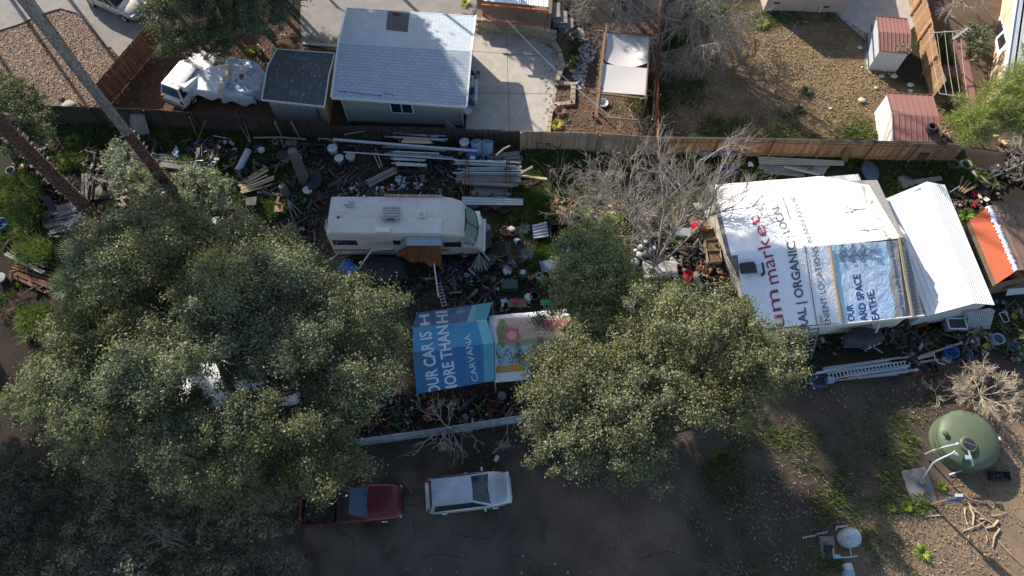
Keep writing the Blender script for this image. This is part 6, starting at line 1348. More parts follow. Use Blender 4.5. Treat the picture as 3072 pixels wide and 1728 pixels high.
def box_thing(label, p, d, mat, cat='crate', rz=0, open_=True, lid=None, name=None, group=None, slat=False, fill=None):
    root = thing(name or cat.replace(' ', '_'), label, cat, p, rz, group); x, y, z = d; t = .025; w = MB()
    if slat:
        for k in range(3):
            zz = z * (k + .5) / 3
            for s in (-1, 1): w.tn(); w.box((s * (x / 2 - t / 2), 0, zz), (t, y, z / 3.8)); w.box((0, s * (y / 2 - t / 2), zz), (x - 2 * t, t, z / 3.8))
    else:
        for s in (-1, 1): w.box((s * (x / 2 - t / 2), 0, z / 2), (t, y, z)); w.box((0, s * (y / 2 - t / 2), z / 2), (x - 2 * t, t, z))
    bevel(w.build('sides', mat, root), .006, 1); m = MB(); m.box((0, 0, .015), (x - .05, y - .05, .02)); m.build('base', mat, root)
    if lid: m = MB(); m.box((0, 0, z + .018), (x + .03, y + .03, .03)); bevel(m.build('lid', lid, root), .012, 2)
    if fill: m = MB(); m.box((0, 0, z * .72), (x - .07, y - .07, .03)); m.build('contents', fill, root)
    return root
def planks(label, a, b, n, w, th, mat, cat='lumber', spread=.3, layers=2, jit=.08, name='lumber_stack', group='lumber piles', fan=0.0, z0=0.0):
    """boards lying from a to b side by side"""
    c = (a + b) / 2; root = thing(name, label, cat, (c.x, c.y, z0), 0, group); d = (b - a); d.z = 0; L = d.length; u = d.normalized(); s = Vector((-u.y, u.x, 0))
    for l in range(layers):
        mb = MB()
        for i in range(n):
            mb.tn(.7, 1.3, .05); o = (i / max(1, n - 1) - .5) * spread * 2 + random.uniform(-.03, .03); k = random.uniform(-jit, jit); e = fan * (i / max(1, n - 1) - .5) + random.uniform(-.04, .04); ln = L * random.uniform(.8, 1.02) / 2
            mb.bar(-u * ln + s * o + u * k + Vector((0, 0, .03 + l * (th + .02) + random.uniform(0, .02))), u * ln + s * (o + e * 2) + u * k + Vector((0, 0, .03 + l * (th + .02) + random.uniform(0, .03))), w * random.uniform(.7, 1.2), th)
        mb.build('boards', mat, root)
    return root
def pipe(label, a, b, r, mat, cat='pipe', hollow=True, group='pipes', name='pipe', za=None):
    c = (a + b) / 2; root = thing(name, label, cat, c, 0, group); mb = MB(); mb.sm = True; mb.tube([a - c, b - c], r, 12, cap=False); mb.tube([b - c, a - c], r * .86, 12, cap=False); mb.build('body', mat, root)
    u = (b - a).normalized(); mb = MB(); mb.tube([a - c - u * .0, a - c + u * .06], r * 1.12, 12, cap=False); mb.tube([b - c - u * .06, b - c], r * 1.12, 12, cap=False); mb.build('collar', mat, root); return root
def bundle(label, a, b, n, r, mat, cat='pipes', spread=.35, name='pipe_bundle', group='pipe bundles', layers=2, z=.25):
    c = (a + b) / 2; root = thing(name, label, cat, (c.x, c.y, 0), 0, group); d = b - a; d.z = 0; L = d.length; u = d.normalized(); s = Vector((-u.y, u.x, 0))
    for i in range(n):
        mb = MB(); o = random.uniform(-spread, spread); k = random.uniform(-.12, .12) * L; ln = L / 2 * random.uniform(.75, 1.0); zz = z + random.uniform(0, .08 * layers); e = random.uniform(-.08, .08); mb.tn(.7, 1.15)
        mb.tube([-u * ln + s * o + u * k + Vector((0, 0, zz)), u * ln + s * (o + e) + u * k + Vector((0, 0, zz + random.uniform(-.03, .05)))], r * random.uniform(.6, 1.2), 8); mb.build('length', mat, root)
    for f in (-.3, .3): mb = MB(); mb.box(u * L * f + Vector((0, 0, z / 2)), (.1, .1, z)); mb.bar(u * L * f - s * spread * 1.2 + Vector((0, 0, z - .04)), u * L * f + s * spread * 1.2 + Vector((0, 0, z - .04)), .09, .06); mb.build('bearer', TIMB, root)
    return root
def sheetmetal(label, P4, mat, amp=.02, per=.12, name='corrugated_sheet', cat='roofing sheet', group='loose roofing sheets', along='y', th=.0):
    c = sum(P4, Vector()) / 4; mb = MB(); corr(mb, *P4, amp, per, along, th); o = mb.build(name, mat, None, c); tag(o, label, cat, group); return o
def tyre(label, p, r, w=.2, tilt=0, mat=None, group='loose tyres', rim=False):
    root = rot(thing('tyre', label, 'tyre', p, 0, group), tilt); mb = MB(); mb.sm = True; mb.lathe([(r * .58, .02), (r * .8, 0), (r * .97, w * .15), (r, w * .5), (r * .97, w * .85), (r * .8, w), (r * .58, w - .02), (r * .6, w * .5), (r * .58, .02)], n=28); mb.build('tread', mat or RUB, root)
    if rim: mb = MB(); mb.lathe([(r * .58, w * .8), (r * .5, w * .4), (.001, w * .45)], n=20); mb.build('rim', STEEL, root)
    return root
def chair(label, p, rz, mat, group='chairs'):
    root = thing('chair', label, 'chair', p, rz, group); mb = MB(); mb.box((0, 0, .43), (.46, .46, .04)); bevel(mb.build('seat', mat, root), .02, 2); mb = MB(); mb.box((0, -.22, .7), (.44, .03, .42), Matrix.Rotation(.2, 3, 'X')); bevel(mb.build('backrest', mat, root), .02, 2)
    for sx in (-1, 1):
        for sy in (-1, 1): mb = MB(); mb.bar((sx * .19, sy * .19, .42), (sx * .22, sy * .22, 0), .035); mb.build('leg', mat, root)
        mb = MB(); mb.bar((sx * .24, .18, .64), (sx * .24, -.22, .64), .04, .03); mb.bar((sx * .24, .18, .64), (sx * .22, .2, .42), .03); mb.build('armrest', mat, root)
def tablet(label, p, rz, d, top, leg, group=None, name='table', cat='table', boards=1):
    root = thing(name, label, cat, p, rz, group); x, y, z = d; mb = MB()
    for i in range(boards): mb.tn(.8, 1.15); mb.box((0, (i + .5) / boards * y - y / 2, z), (x, y / boards - .008, .035))
    mb.build('top', top, root)
    for sx in (-1, 1):
        for sy in (-1, 1): mb = MB(); mb.bar((sx * (x / 2 - .06), sy * (y / 2 - .06), z), (sx * (x / 2 - .06), sy * (y / 2 - .06), 0), .05); mb.build('leg', leg, root)
    return root
def ladder(label, a, b, w, mat, n=9, group='ladders', splay=None):
    c = (a + b) / 2; root = thing('ladder', label, 'ladder', c, 0, group); u = (b - a).normalized(); s = Vector((-u.y, u.x, 0)).normalized() * w / 2
    for k in (-1, 1): mb = MB(); mb.bar(a - c + s * k, b - c + s * k, .035, .08); mb.build('rail', mat, root)
    for i in range(n): f = (i + .5) / n; mb = MB(); q_ = a.lerp(b, f) - c; mb.bar(q_ - s, q_ + s, .05, .03); mb.build('rung', mat, root)
    return root
def blob(label, p, d, mat, name, cat, rz=0, sub=3, rough_=.25, group=None, seed=1):
    bm = bmesh.new(); bmesh.ops.create_icosphere(bm, subdivisions=sub, radius=1); g = random.Random(seed)
    ph = [g.uniform(0, 6) for _ in range(6)]
    mb = MB(); R = Matrix.Rotation(rz, 3, 'Z'); vs = []
    for v in bm.verts:
        c = v.co; k = 1 + rough_ * (sin(3 * c.x + ph[0]) * cos(4 * c.y + ph[1]) + .5 * sin(7 * c.z + ph[2] + 5 * c.x) + .35 * sin(11 * c.y + ph[3]) * cos(9 * c.x + ph[4])); w = R @ Vector((c.x * d[0] / 2 * k, c.y * d[1] / 2 * k, (c.z * .5 + .5) ** .7 * d[2] * (.7 + .3 * k))); vs.append(w + Vector(p))
    mb.add(vs, [tuple(v.index for v in f.verts) for f in bm.faces]); bm.free(); o = mb.build(name, mat, None, p, smooth=True); tag(o, label, cat, group); return o
def heap(label, p, n, rad, gen, mats, name, cat, h=.4, group=None, part='piece'):
    """a pile: a few small mixed pieces, each its own part"""
    root = thing(name, label, cat, p, 0, group); big = name in ('scrap_heap', 'scrap'); n = int(n * 1.5) if big else n; rad *= 1.3 if big else 1
    for i in range(n):
        a, r = random.uniform(0, 2 * pi), rad * math.sqrt(random.random()); c = Vector((r * cos(a), r * sin(a), h * (1 - r / rad) * random.uniform(.3, 1))); mb = MB(); mb.tn(.3, 1.1, .08) if big else mb.tn(.7, 1.3, .05); gen(mb, c); mb.build(part, random.choice(mats), root)
    return root
rotr = lambda: Euler((random.uniform(-.5, .5), random.uniform(-.5, .5), random.uniform(0, 6))).to_matrix()
def g_log(mb, c): u = Vector((cos(random.uniform(0, 6)), sin(random.uniform(0, 6)), random.uniform(-.2, .2))) * .22; mb.tube([c - u + Vector((0, 0, .07)), c + u + Vector((0, 0, .07))], random.uniform(.04, .08), 7)
def g_scrap(mb, c): mb.box(c + Vector((0, 0, .08)), (random.uniform(.1, .4), random.uniform(.08, .25), random.uniform(.02, .12)), rotr())
def g_rock(mb, c):
    r = random.uniform(.06, .13); mb.lathe([(.001, 0), (r, r * .3), (r * .9, r), (.001, r * 1.3)], c, 7, rotr())
def g_stick(mb, c): u = Vector((cos(random.uniform(0, 6)), sin(random.uniform(0, 6)), random.uniform(-.05, .15))) * random.uniform(.25, .6); mb.tube([c - u, c + u * .2 + Vector((0, 0, .04)), c + u], [.02, .018, .01], 5)
def g_pot(mb, c):
    r = random.uniform(.08, .15); mb.lathe([(.001, 0), (r * .7, 0), (r, r * 1.6), (r * .88, r * 1.6), (r * .6, .02), (.001, .02)], c, 12, rotr())
LOG = C('cut_wood', (.38, .25, .14), .9); BONE = C('bleached_scrap', (.5, .47, .42), .8)
# --- top left and along the long fence
blob('pale round boulder beside a dead bush at the foot of the diagonal fence', q('A1', 690, 1040), (.9, .7, .4), M('boulder', (.3, .28, .25)), 'boulder', 'boulder', seed=2, rough_=.08)
clump('dry brown dead bush beside the pale boulder', q('A1', 620, 990), 220, .5, [(.12, .09, .05), (.18, .14, .08)], name='dead_bush')
sheetmetal('dark red sheet leaning on the fence at the corner', [q('A1', 745, 975, .9), q('A1', 800, 1020, .9), q('A1', 900, 1170, .1), q('A1', 850, 1180, .1)], C('faded_red', (.12, .05, .045)), 0, name='leaning_sheet', cat='sheet', along='x', th=.02)
sheetmetal('tall pale grey door leaning against the dark fence', [q('A1', 1300, 1310, .05), q('A1', 1450, 1300, .05), q('A1', 1395, 1110, 1.3), q('A1', 1250, 1090, 1.3)], C('pale_grey_board', (.25, .24, .24)), 0, name='leaning_door', cat='door', along='x', th=.04)
sheetmetal('tan padded board leaning in front of the grey door by the fence', [q('A1', 1270, 1300, .15), q('A1', 1345, 1290, .15), q('A1', 1310, 1160, .9), q('A1', 1245, 1145, .9)], C('tan_board', (.24, .17, .11)), 0, name='leaning_board', cat='board', along='x', th=.07)
for i, (x0, y0, x1, y1, lb) in enumerate(((1830, 1130, 1920, 1350, 'dark timber leaning on the fence above the motorcycles'), (2260, 1080, 2420, 1400, 'longest thin pole leaning on the fence right of the motorcycles'), (2335, 1100, 2440, 1420, 'second thin pole leaning next to the longest one'), (1985, 1165, 1905, 1370, 'thin stick of the leaning triangle by the fence'), (2060, 1310, 2260, 1350, 'thin white rod lying above the motorcycles'))):
    mb = MB(); a, b = q('A1', x0, y0, 1.6 if i < 4 else .5), q('A1', x1, y1, .05 if i < 4 else .45); mb.tube([a, b], .035, 6); tag(mb.build('leaning_pole', TIMB if i != 4 else PVC, None, a), lb, 'pole')
for i, (x0, x1) in enumerate(((205, 285), (290, 340), (365, 450), (95, 160))):
    a, b = q('A2', x0, 1175, 1.7), q('A2', x1, 1330, .05); mb = MB(); mb.bar(a, b, .16, .04); tag(mb.build('leaning_plank', TANW if i % 2 == 0 else DARKW, None, a), ['first wide weathered plank leaning on the fence below the dark shed', 'second darker plank leaning on the fence below the dark shed', 'third wide plank leaning on the fence below the dark shed', 'narrow dark plank leaning leftmost below the dark shed'][i], 'plank')
sheetmetal('pale green triangular board standing by the corner of the blue roofed house', [q('A2', 1850, 1250, .1), q('A2', 2000, 1275, .1), q('A2', 1930, 1215, .7), q('A2', 1855, 1160, 1.1)], C('pale_green_board', (.36, .42, .38)), 0, name='triangular_board', cat='board', along='x', th=.03)
for i, (x0, y0, x1, y1) in enumerate(((880, 1300, 1280, 1250), (1350, 1290, 1820, 1250), (630, 1340, 790, 1365), (0, 1330, 510, 1345))):
    mb = MB(); mb.tube([q('A2', x0, y0, .8), q('A2', (x0 + x1) / 2, (y0 + y1) / 2 - 12, .9), q('A2', x1, y1, .8)], .05, 7); tag(mb.build('bent_branch', GREYW, None, q('A2', x0, y0)), ['bleached branch lying along the picket fence top at the left', 'bleached branch lying along the picket fence top at the right', 'short dark rail below the fence by the long white pipe', 'long dark rail below the leaning planks'][i], 'branch')
# things along the house's right wall
ac = thing('air_conditioner', 'white air conditioner unit on a blue box beside the blue roofed house', 'air conditioner', q('A2', 2100, 880)); mb = MB(); mb.box((0, 0, .9), (.5, .6, .45)); bevel(mb.build('casing', PLW, ac), .04, 2); mb = MB(); mb.box((0, 0, .35), (.5, .6, .66)); bevel(mb.build('stand_box', PLB, ac), .03, 2); mb = MB(); mb.lathe([(.2, 1.13), (.18, 1.145), (.001, 1.14)], n=18); mb.build('fan_grille', PGRY, ac)
vessel('white bowl shaped dish standing at the corner of the blue roofed house', q('A2', 2070, 1085, .3), .24, .12, PLW, 'bowl', lid=PLW, taper=.7)
heap('dark engine parts heaped beside the blue roofed house wall', q('A2', 2120, 730), 16, .35, g_scrap, [PLD, STEEL, RUST], 'engine_parts', 'scrap', .4)
heap('brown and blue boxes stacked under the air conditioner', q('A2', 2100, 990), 8, .25, g_scrap, [PLG, PLB, PLD], 'small_boxes', 'scrap', .2)
tablet('narrow white shelf standing along the patio beside the house', q('A2', 2160, 950), pi / 2, (1.7, .18, .8), PLW, WHITEP, name='shelf_unit', cat='shelf')
box_thing('weathered wooden chair frame on the ground behind the dark shed', q('A2', 130, 300), (.5, .5, .5), GREYW, 'crate', .3, slat=True)
heap('round white buckets and stones left of the dark shed', q('A2', 80, 480), 7, .45, g_rock, [BONE, PLW], 'stone_pile', 'stones', .1)
heap('broken brown garden timber behind the silver tarp', q('A2', 100, 580), 10, .6, g_stick, [TIMB, GREYW], 'timber_scraps', 'scrap', .2)
mb = MB(); mb.tube([q('A2', 255, 335, .1), q('A2', 400, 350, .1)], .03, 6); tag(mb.build('white_rod', PVC, None, q('A2', 255, 335)), 'white rod lying in the shade under the top tree', 'rod')
# cables over the patio
mb = MB(); a, b = q('A3', 0, 190, 4.2), q('A3', 1000, 1120, 3.0); mb.tube([a.lerp(b, i / 12) - Vector((0, 0, .35 * sin(pi * i / 12))) for i in range(13)], .014, 5); tag(mb.build('overhead_wire', PVC, None, a), 'thin pale overhead wire crossing the patio and garden diagonally', 'wire')
box_thing('small white box with a dark drawing hung on the block retaining wall', q('A3', 316, 385, .0), (.28, .2, .4), PLW, 'box', 0, lid=PLW)
vessel('terracotta pot at the lower left post of the pergola', q('A3', 835, 1130), .13, .35, TERR, 'plant pot', fill=SOILM); vessel('white basin on the ground inside the pergola', q('A3', 930, 1010), .32, .2, PLW, 'basin', taper=.6); vessel('round pale pot below the near shade cloth corner', q('A3', 1365, 930), .2, .3, BONE, 'plant pot', fill=SOILM); blob('pale round stone at the patio border below the dark shrub', q('A3', 635, 695), (.45, .3, .2), BONE, 'stone', 'stone', seed=5, rough_=.05); blob('white stone on the patio border left of the dark shrub', q('A3', 550, 640), (.3, .3, .22), PLW, 'stone', 'stone', seed=6, rough_=.04)
for i, y in enumerate((650, 740, 880, 1000)):
    mb = MB(); mb.tube([q('A3', 1445 + 8 * (i % 2) - i * 8, 700 + i * 100, .5), q('A3', 1425 - i * 6, 830 + i * 110, .4)], .05, 6); tag(mb.build('stacked_pole', NEWW if i % 2 else TIMB, None, q('A3', 1440, y)), ['uppermost pole leaning on the red brown fence beside the pergola', 'second pole leaning on the red brown fence beside the pergola', 'third pole leaning on the red brown fence beside the pergola', 'lowest pole leaning on the red brown fence beside the pergola'][i], 'pole')
# dug yard
mb = MB(); mb.tube([q('A4', x, y, .03) for x, y in ((480, 208), (420, 205), (370, 230), (350, 310), (290, 375), (215, 385))], .022, 6); tag(mb.build('garden_hose', BONE, None, q('A4', 350, 300)), 'pale garden hose curling over the shaded end of the dug yard', 'hose')
for i, (x, y, s) in enumerate(((1195, 745, .4), (1310, 745, .5), (1145, 855, .3), (1005, 980, .5), (1270, 715, .2), (985, 470, .4), (1470, 830, .45), (1475, 885, .35), (535, 990, .12), (1010, 655, .2), (705, 1055, .25))):
    blob(['flat pale rock nearest below the upper metal shed', 'white cone shaped rubble piece below the upper metal shed', 'small pale rock left of the rubble in the dug yard', 'largest flat pale stone above the lower metal shed', 'tiny white rock just under the upper metal shed', 'pale slab fragment in the shade left of the upper metal shed', 'grey boulder against the golden fence', 'second grey boulder just below the first at the golden fence', 'tiny white stone beside the dark weed in the dug yard', 'small white block by the corner of the upper metal shed', 'pale cluster of pebbles low in the dug yard'][i], q('A4', x, y), (s, s * .8, s * .4), BONE, 'rock', 'rock', seed=20 + i, rough_=.12, sub=2)
tyre('upper of two black tyres stacked on the lower metal shed roof', q('A4', 1683, 1237, 2.2), .3, .18); tyre('lower of two black tyres stacked on the lower metal shed roof', q('A4', 1680, 1262, 2.0), .38, .2)
heap('split firewood at the right end of the lower metal shed', q('A4', 1790, 1340), 12, .4, g_log, [LOG], 'firewood_pile', 'firewood', .25, part='log'); heap('pale boards and cut timber under the pine', q('A4', 2350, 1390, .3), 8, .6, g_scrap, [NEWW, LOG], 'timber_scraps', 'scrap', .3)
# behind the banner house
sheetmetal('upper cream ribbed roofing sheet lying behind the banner house', [q('B4', 20, 300, .25), q('B4', 840, 312, .25), q('B4', 835, 265, .25), q('B4', 5, 225, .25)], M('cream_sheet', (.45, .45, .36), (.4, .4, .32), 3, .5), .015, .14, along='y')
sheetmetal('lower pale sheet with dark end lying under the cream ribbed sheet', [q('B4', 20, 345, .12), q('B4', 640, 400, .12), q('B4', 700, 310, .12), q('B4', 20, 290, .12)], M('olive_sheet', (.33, .35, .29), (.28, .3, .25), 3, .5), .008, .2, along='y')
for i, (x0, y0, x1, y1) in enumerate(((255, 320, 600, 400), (70, 350, 450, 405), (70, 372, 420, 412))): mb = MB(); mb.bar(q('B4', x0, y0, .35), q('B4', x1, y1, .35), .14, .03); tag(mb.build('board', (PLW, GREYW, GREYW)[i], None, q('B4', x0, y0)), ['white painted board across the pale sheets behind the banner house', 'upper grey board behind the banner house', 'lower grey board behind the banner house'][i], 'board')
blob('slate blue covered object lying behind the banner house', q('B4', 1070, 390), (1.0, 1.5, .45), C('slate_cover', (.09, .11, .16)), 'covered_bundle', 'bundle', seed=31, rough_=.05); sheetmetal('brown panel leaning on the long fence', [q('B4', 810, 260, .1), q('B4', 870, 280, .1), q('B4', 895, 170, 1.2), q('B4', 840, 165, 1.2)], TIMB, 0, name='leaning_board', cat='panel', along='x', th=.04); sheetmetal('square red brown panel leaning near the right end of the long fence', [q('B4', 1550, 290, .1), q('B4', 1650, 250, .1), q('B4', 1670, 195, .9), q('B4', 1575, 190, .9)], C('faded_red'), 0, name='leaning_board', cat='panel', along='x', th=.04)
tyre('left of the two pale rings lying under the right end of the fence', q('B4', 1895, 305), .42, .14, mat=C('pale_tyre', (.2, .15, .12))); tyre('right whiter ring lying under the right end of the fence', q('B4', 2010, 310), .40, .14, mat=C('whitened_tyre', (.42, .38, .34)))
blob('coiled grey wire tangle behind the white metal shed', q('B4', 1420, 490), (.9, .8, .4), C('grey_tangle', (.18, .17, .16)), 'wire_tangle', 'tangle', seed=33, rough_=.3); mb = MB(); mb.bar(q('B4', 1470, 475, .2), q('B4', 1780, 435, .2), .3, .06); tag(mb.build('timber', GREYW, None, q('B4', 1600, 455)), 'grey timber lying behind the white metal shed', 'timber')
planks('bundle of brown poles standing beside the white metal shed', q('B4', 1920, 600), q('B4', 2010, 495), 8, .05, .05, LOG, 'poles', .2, 1, .1, fan=.3, z0=.4); mb = MB(); mb.bar(q('B4', 1860, 570, .8), q('B4', 1950, 510, .8), .03); mb.bar(q('B4', 1895, 545, .8), q('B4', 1915, 610, .1), .03); mb.bar(q('B4', 1945, 510, .8), q('B4', 1950, 560, .1), .03); tag(mb.build('folding_rack', PVC, None, q('B4', 1900, 550)), 'thin white folding rack by the bundle of brown poles', 'rack')
for i in range(5): heap(['brown rubbish heap with a red scrap at the right', 'dusty rubbish heap nearest the white metal shed corner', 'dark rubbish heap under the knotted vine tree', 'twiggy rubbish heap behind the white metal shed', 'leafy rubbish heap just left of the orange shed'][i], q('B4', (2120, 1950, 2250, 2040, 1990)[i], (640, 640, 560, 590, 700)[i]), 14, .6, (g_scrap, g_stick, g_scrap, g_stick, g_rock)[i], [[RUST, PLR, BONE], [BONE, TIMB], [PLD, TIMB], [TIMB, GREYW], [BONE, TIMB]][i], 'rubbish_heap', 'rubbish', .3)
# --- left yard
planks('long weathered board lying left of the silvery shrub', q('B1', 580, 270), q('B1', 1010, 245), 2, .18, .05, TANW, spread=.1, layers=1); heap('stones and wood bits under the long weathered board', q('B1', 950, 310), 16, .5, g_rock, [BONE, LOG, TIMB], 'stone_pile', 'stones', .2); planks('white and tan boards stacked right of the taller palm', q('B1', 1440, 225), q('B1', 1810, 240), 3, .16, .05, PLW, spread=.15, layers=1); planks('grey boards stacked in two rows below the white ones', q('B1', 1460, 270), q('B1', 1855, 315), 4, .2, .06, GREYW, spread=.32, layers=2); heap('blue and white clips on top of the white boards', q('B1', 1690, 190, .2), 6, .3, g_scrap, [PBLU, PLW], 'plastic_scraps', 'scrap', .1)
for i, (x0, y0, x1, y1) in enumerate(((835, 385, 835, 670), (800, 400, 800, 600), (1050, 465, 1215, 700), (870, 390, 850, 460))): mb = MB(); mb.bar(q('B1', x0, y0, .5), q('B1', x1, y1, .4), .13, .05); tag(mb.build('timber', GREYW, None, q('B1', x0, y0, .4)), ['upright grey timber across the dark pit between the palms', 'darker timber left of the upright grey one', 'slanting timber right of the dark pit', 'short yellowish timber end by the dark pit'][i], 'timber')
pit = MB(); pit.prism([p.xy for p in (q('B1', 790, 660), q('B1', 1120, 640), q('B1', 1230, 520), q('B1', 800, 400))], .0, .16); tag(pit.build('pit_slab', C('pit_dark_brown', (.03, .022, .018)), None, q('B1', 950, 540)), 'low dark brown slab standing in for the pit between the two palm trunks', 'board')  # low slab put in for the dark pit
planks('fan of grey boards left of the leaning palm foot', q('B1', 400, 860), q('B1', 840, 740), 7, .14, .05, GREYW, spread=.5, layers=2, fan=.3); planks('framed stack of dark boards above the fan of grey boards', q('B1', 500, 770), q('B1', 760, 725), 5, .16, .06, GREYW, spread=.3, layers=2); planks('splayed lower boards of the pile by the palm', q('B1', 450, 960), q('B1', 700, 880), 5, .13, .05, GREYW, spread=.35, layers=1, fan=.4); planks('white painted boards jutting from the pile by the palm', q('B1', 660, 935), q('B1', 830, 800), 2, .16, .04, PLW, spread=.12, layers=1, z0=.3)
planks('striped grey and white boards right of the leaning palm foot', q('B1', 975, 800), q('B1', 1270, 810), 4, .14, .05, GREYW, spread=.35, layers=2); planks('pale boards crossing beside the grassy tuft', q('B1', 1120, 660), q('B1', 1240, 640), 3, .2, .04, NEWW, spread=.25, layers=1, fan=.3, z0=.2); planks('white boards at the front of the striped stack', q('B1', 990, 822), q('B1', 1270, 825), 2, .08, .04, PLW, spread=.06, layers=1, z0=.15)
sheetmetal('dark slatted panel leaning at the left of the board fan', [q('B1', 500, 780, .05), q('B1', 560, 760, .05), q('B1', 480, 610, .7), q('B1', 380, 600, .7)], C('dark_slate', (.07, .07, .08)), .012, .1, 'leaning_board', 'panel', along='y')
planks('reddish brown lumber pile at the lower left by the oak rim', q('B1', 150, 1300), q('B1', 600, 1440), 8, .12, .05, REDW, spread=.55, layers=3, fan=.25); planks('grey long boards on top of the reddish lumber pile', q('B1', 90, 1170), q('B1', 480, 1360), 3, .12, .05, GREYW, spread=.15, layers=1, z0=.35); bundle('heap of white plastic pipes beside the bright weeds', q('B1', 215, 1200), q('B1', 400, 1260), 9, .045, PVC, z=.12, spread=.3)
vessel('grey round ball shaped pot at the far left edge', q('B1', 45, 1430), .3, .45, GLAZ, 'plant pot', lid=PGRY); vessel('yellow plastic bucket between the motorcycles and the white tube', q('B1', 2265, 290), .2, .3, PLY, 'bucket'); pipe('wide white plastic tube lying diagonally by the yellow bucket', q('B1', 2400, 165, .3), q('B1', 2295, 365, .3), .2, PVC); blob('round white cobble at the foot of the taller palm', q('B1', 1610, 620), (.55, .5, .4), C('cobble', (.4, .4, .4)), 'stone', 'stone', seed=8, rough_=.08)
vessel('white round lidded pail at the edge of the oak crown', q('B1', 2105, 865), .21, .3, PLW, 'bucket', lid=PLW); box_thing('black wheeled bin in the green weeds', q('B1', 2465, 720), (.6, .55, .7), PLD, 'bin', .1, lid=PLD); box_thing('open wooden box full of kindling near the oak rim', q('B1', 2215, 820), (.5, .45, .3), LOG, 'crate', .1, slat=True); heap('pale kindling sticks lying in the open wooden box', q('B1', 2215, 820, .12), 9, .18, g_stick, [NEWW, LOG], 'kindling', 'kindling', .15)
mo = thing('garden_tiller', 'orange garden tiller poking out of the oak rim', 'tiller', q('B1', 2360, 930), .6); mb = MB(); mb.box((0, 0, .4), (.7, .35, .3)); bevel(mb.build('engine', C('orange_enamel', (.5, .12, .03)), mo), .06, 2); mb = MB(); mb.box((.5, 0, .25), (.4, .5, .2)); bevel(mb.build('hood', MATS['orange_enamel'], mo), .04, 2)
for s in (-1, 1): mb = MB(); mb.bar((-.3, s * .15, .5), (-1.0, s * .25, .9), .035); mb.build('handle', STEEL, mo); mb = MB(); mb.lathe([(.001, -.05), (.18, -.05), (.18, .05), (.001, .05)], (.1, s * .3, .2), 14, Matrix.Rotation(pi / 2, 3, 'X')); mb.build('wheel', RUB, mo)
box_thing('brown square carton among weeds above the oak crown', q('B2', 265, 760), (.5, .4, .35), C('carton', (.25, .12, .07)), 'carton', .1, lid=C('carton')); planks('fan of pale timber boards by the weeds right of the motorcycles', q('B1', 2330, 560), q('B2', 190, 420), 6, .14, .05, NEWW, spread=.35, layers=1, fan=.35, z0=.2)
vessel('grey plastic cup shaped bin left behind the leaning palm', q('B1', 145, 400), .25, .5, PGRY, 'bin'); box_thing('small orange and yellow toy box in the left weeds', q('B1', 230, 345, .3), (.25, .3, .25), C('orange_enamel'), 'box', .4, lid=PLY); vessel('blue tub in the dark at the far left', q('B1', 50, 900), .35, .4, PLB, 'tub')
def motorbike(label, p, rz, num=None):
    root = thing('motorcycle', label, 'motorcycle', p, rz, 'junked motorcycles')
    for x in (-.62, .62):
        R = Matrix.Rotation(pi / 2, 3, 'X'); mb = MB(); mb.sm = True; mb.lathe([(.24, -.05), (.3, -.05), (.32, 0), (.3, .05), (.24, .05), (.24, -.05)], (x, 0, .32), 22, R); w = mb.build('wheel', RUB, root); mb = MB()
        for k in range(8): mb.bar((x, 0, .32), (x + .25 * cos(k * pi / 4), 0, .32 + .25 * sin(k * pi / 4)), .012)
        mb.build('spokes', STEEL, w)
    mb = MB(); mb.box((0, 0, .45), (.45, .28, .35)); bevel(mb.build('engine', STEEL, root), .05); mb = MB(); mb.lathe([(.001, -.25), (.12, -.2), (.17, 0), (.12, .2), (.001, .25)], (.15, 0, .8), 12, Matrix.Rotation(pi / 2, 3, 'Y')); mb.build('fuel_tank', GLAZ, root)
    mb = MB(); mb.box((-.35, 0, .8), (.6, .24, .09)); bevel(mb.build('seat', PLD, root), .03); mb = MB(); mb.tube([(.5, -.38, 1.0), (.42, -.1, .95), (.42, .1, .95), (.5, .38, 1.0)], .016, 6); mb.build('handlebar', STEEL, root)
    mb = MB(); mb.tube([(.62, .07, .32), (.42, .07, .95)], .025, 6); mb.tube([(.62, -.07, .32), (.42, -.07, .95)], .025, 6); mb.tube([(-.62, 0, .32), (-.1, 0, .35), (.35, 0, .85)], .025, 6); mb.build('fork', STEEL, root)
    return root
mk = motorbike('left junked motorcycle without plate, tangled in dry branches', q('B1', 1965, 300), -1.4); mk2 = motorbike('junked motorcycle carrying the round dark plate numbered 88', q('B1', 2100, 310), -1.5)
pl_ = MB(); pc2 = Vector((.62, 0, .95)); pl_.lathe([(.001, .0), (.2, .0), (.2, .02), (.001, .02)], pc2, 18, Matrix.Rotation(.4, 3, 'Y')); pm = pl_.build('number_plate', GLAZ, mk2)
_b = mk2.matrix_basis.copy()
def plsurf(px, py, off): p = W(px, py, 1.0); return p + Vector((0, 0, off + .02))
lettering('88', (643, 483), (658, 482), 9, plsurf, WHITE, mk2, (.5, .5, .5), off=.04, origin=(0, 0, 0), bold=.02).data.transform(_b.inverted())
for i, (x, y) in enumerate(((1960, 170), (2100, 200), (2200, 130), (2050, 120), (2260, 220))): heap(['dry twisted branches over the left motorcycle', 'dry twisted branches over the numbered motorcycle', 'rusty scrap with a white tag above the motorcycles', 'dark pipes and hoops above the motorcycles', 'rusted frame parts beside the leaning poles'][i], q('B1', x, y, .3), 12, .5, (g_stick, g_stick, g_scrap, g_stick, g_stick)[i], [[TIMB, GREYW], [TIMB, LOG], [RUST, PLD, PLW], [PLD, STEEL], [RUST, PLD]][i], 'scrap_heap', 'scrap', .4, 'scrap heaps')
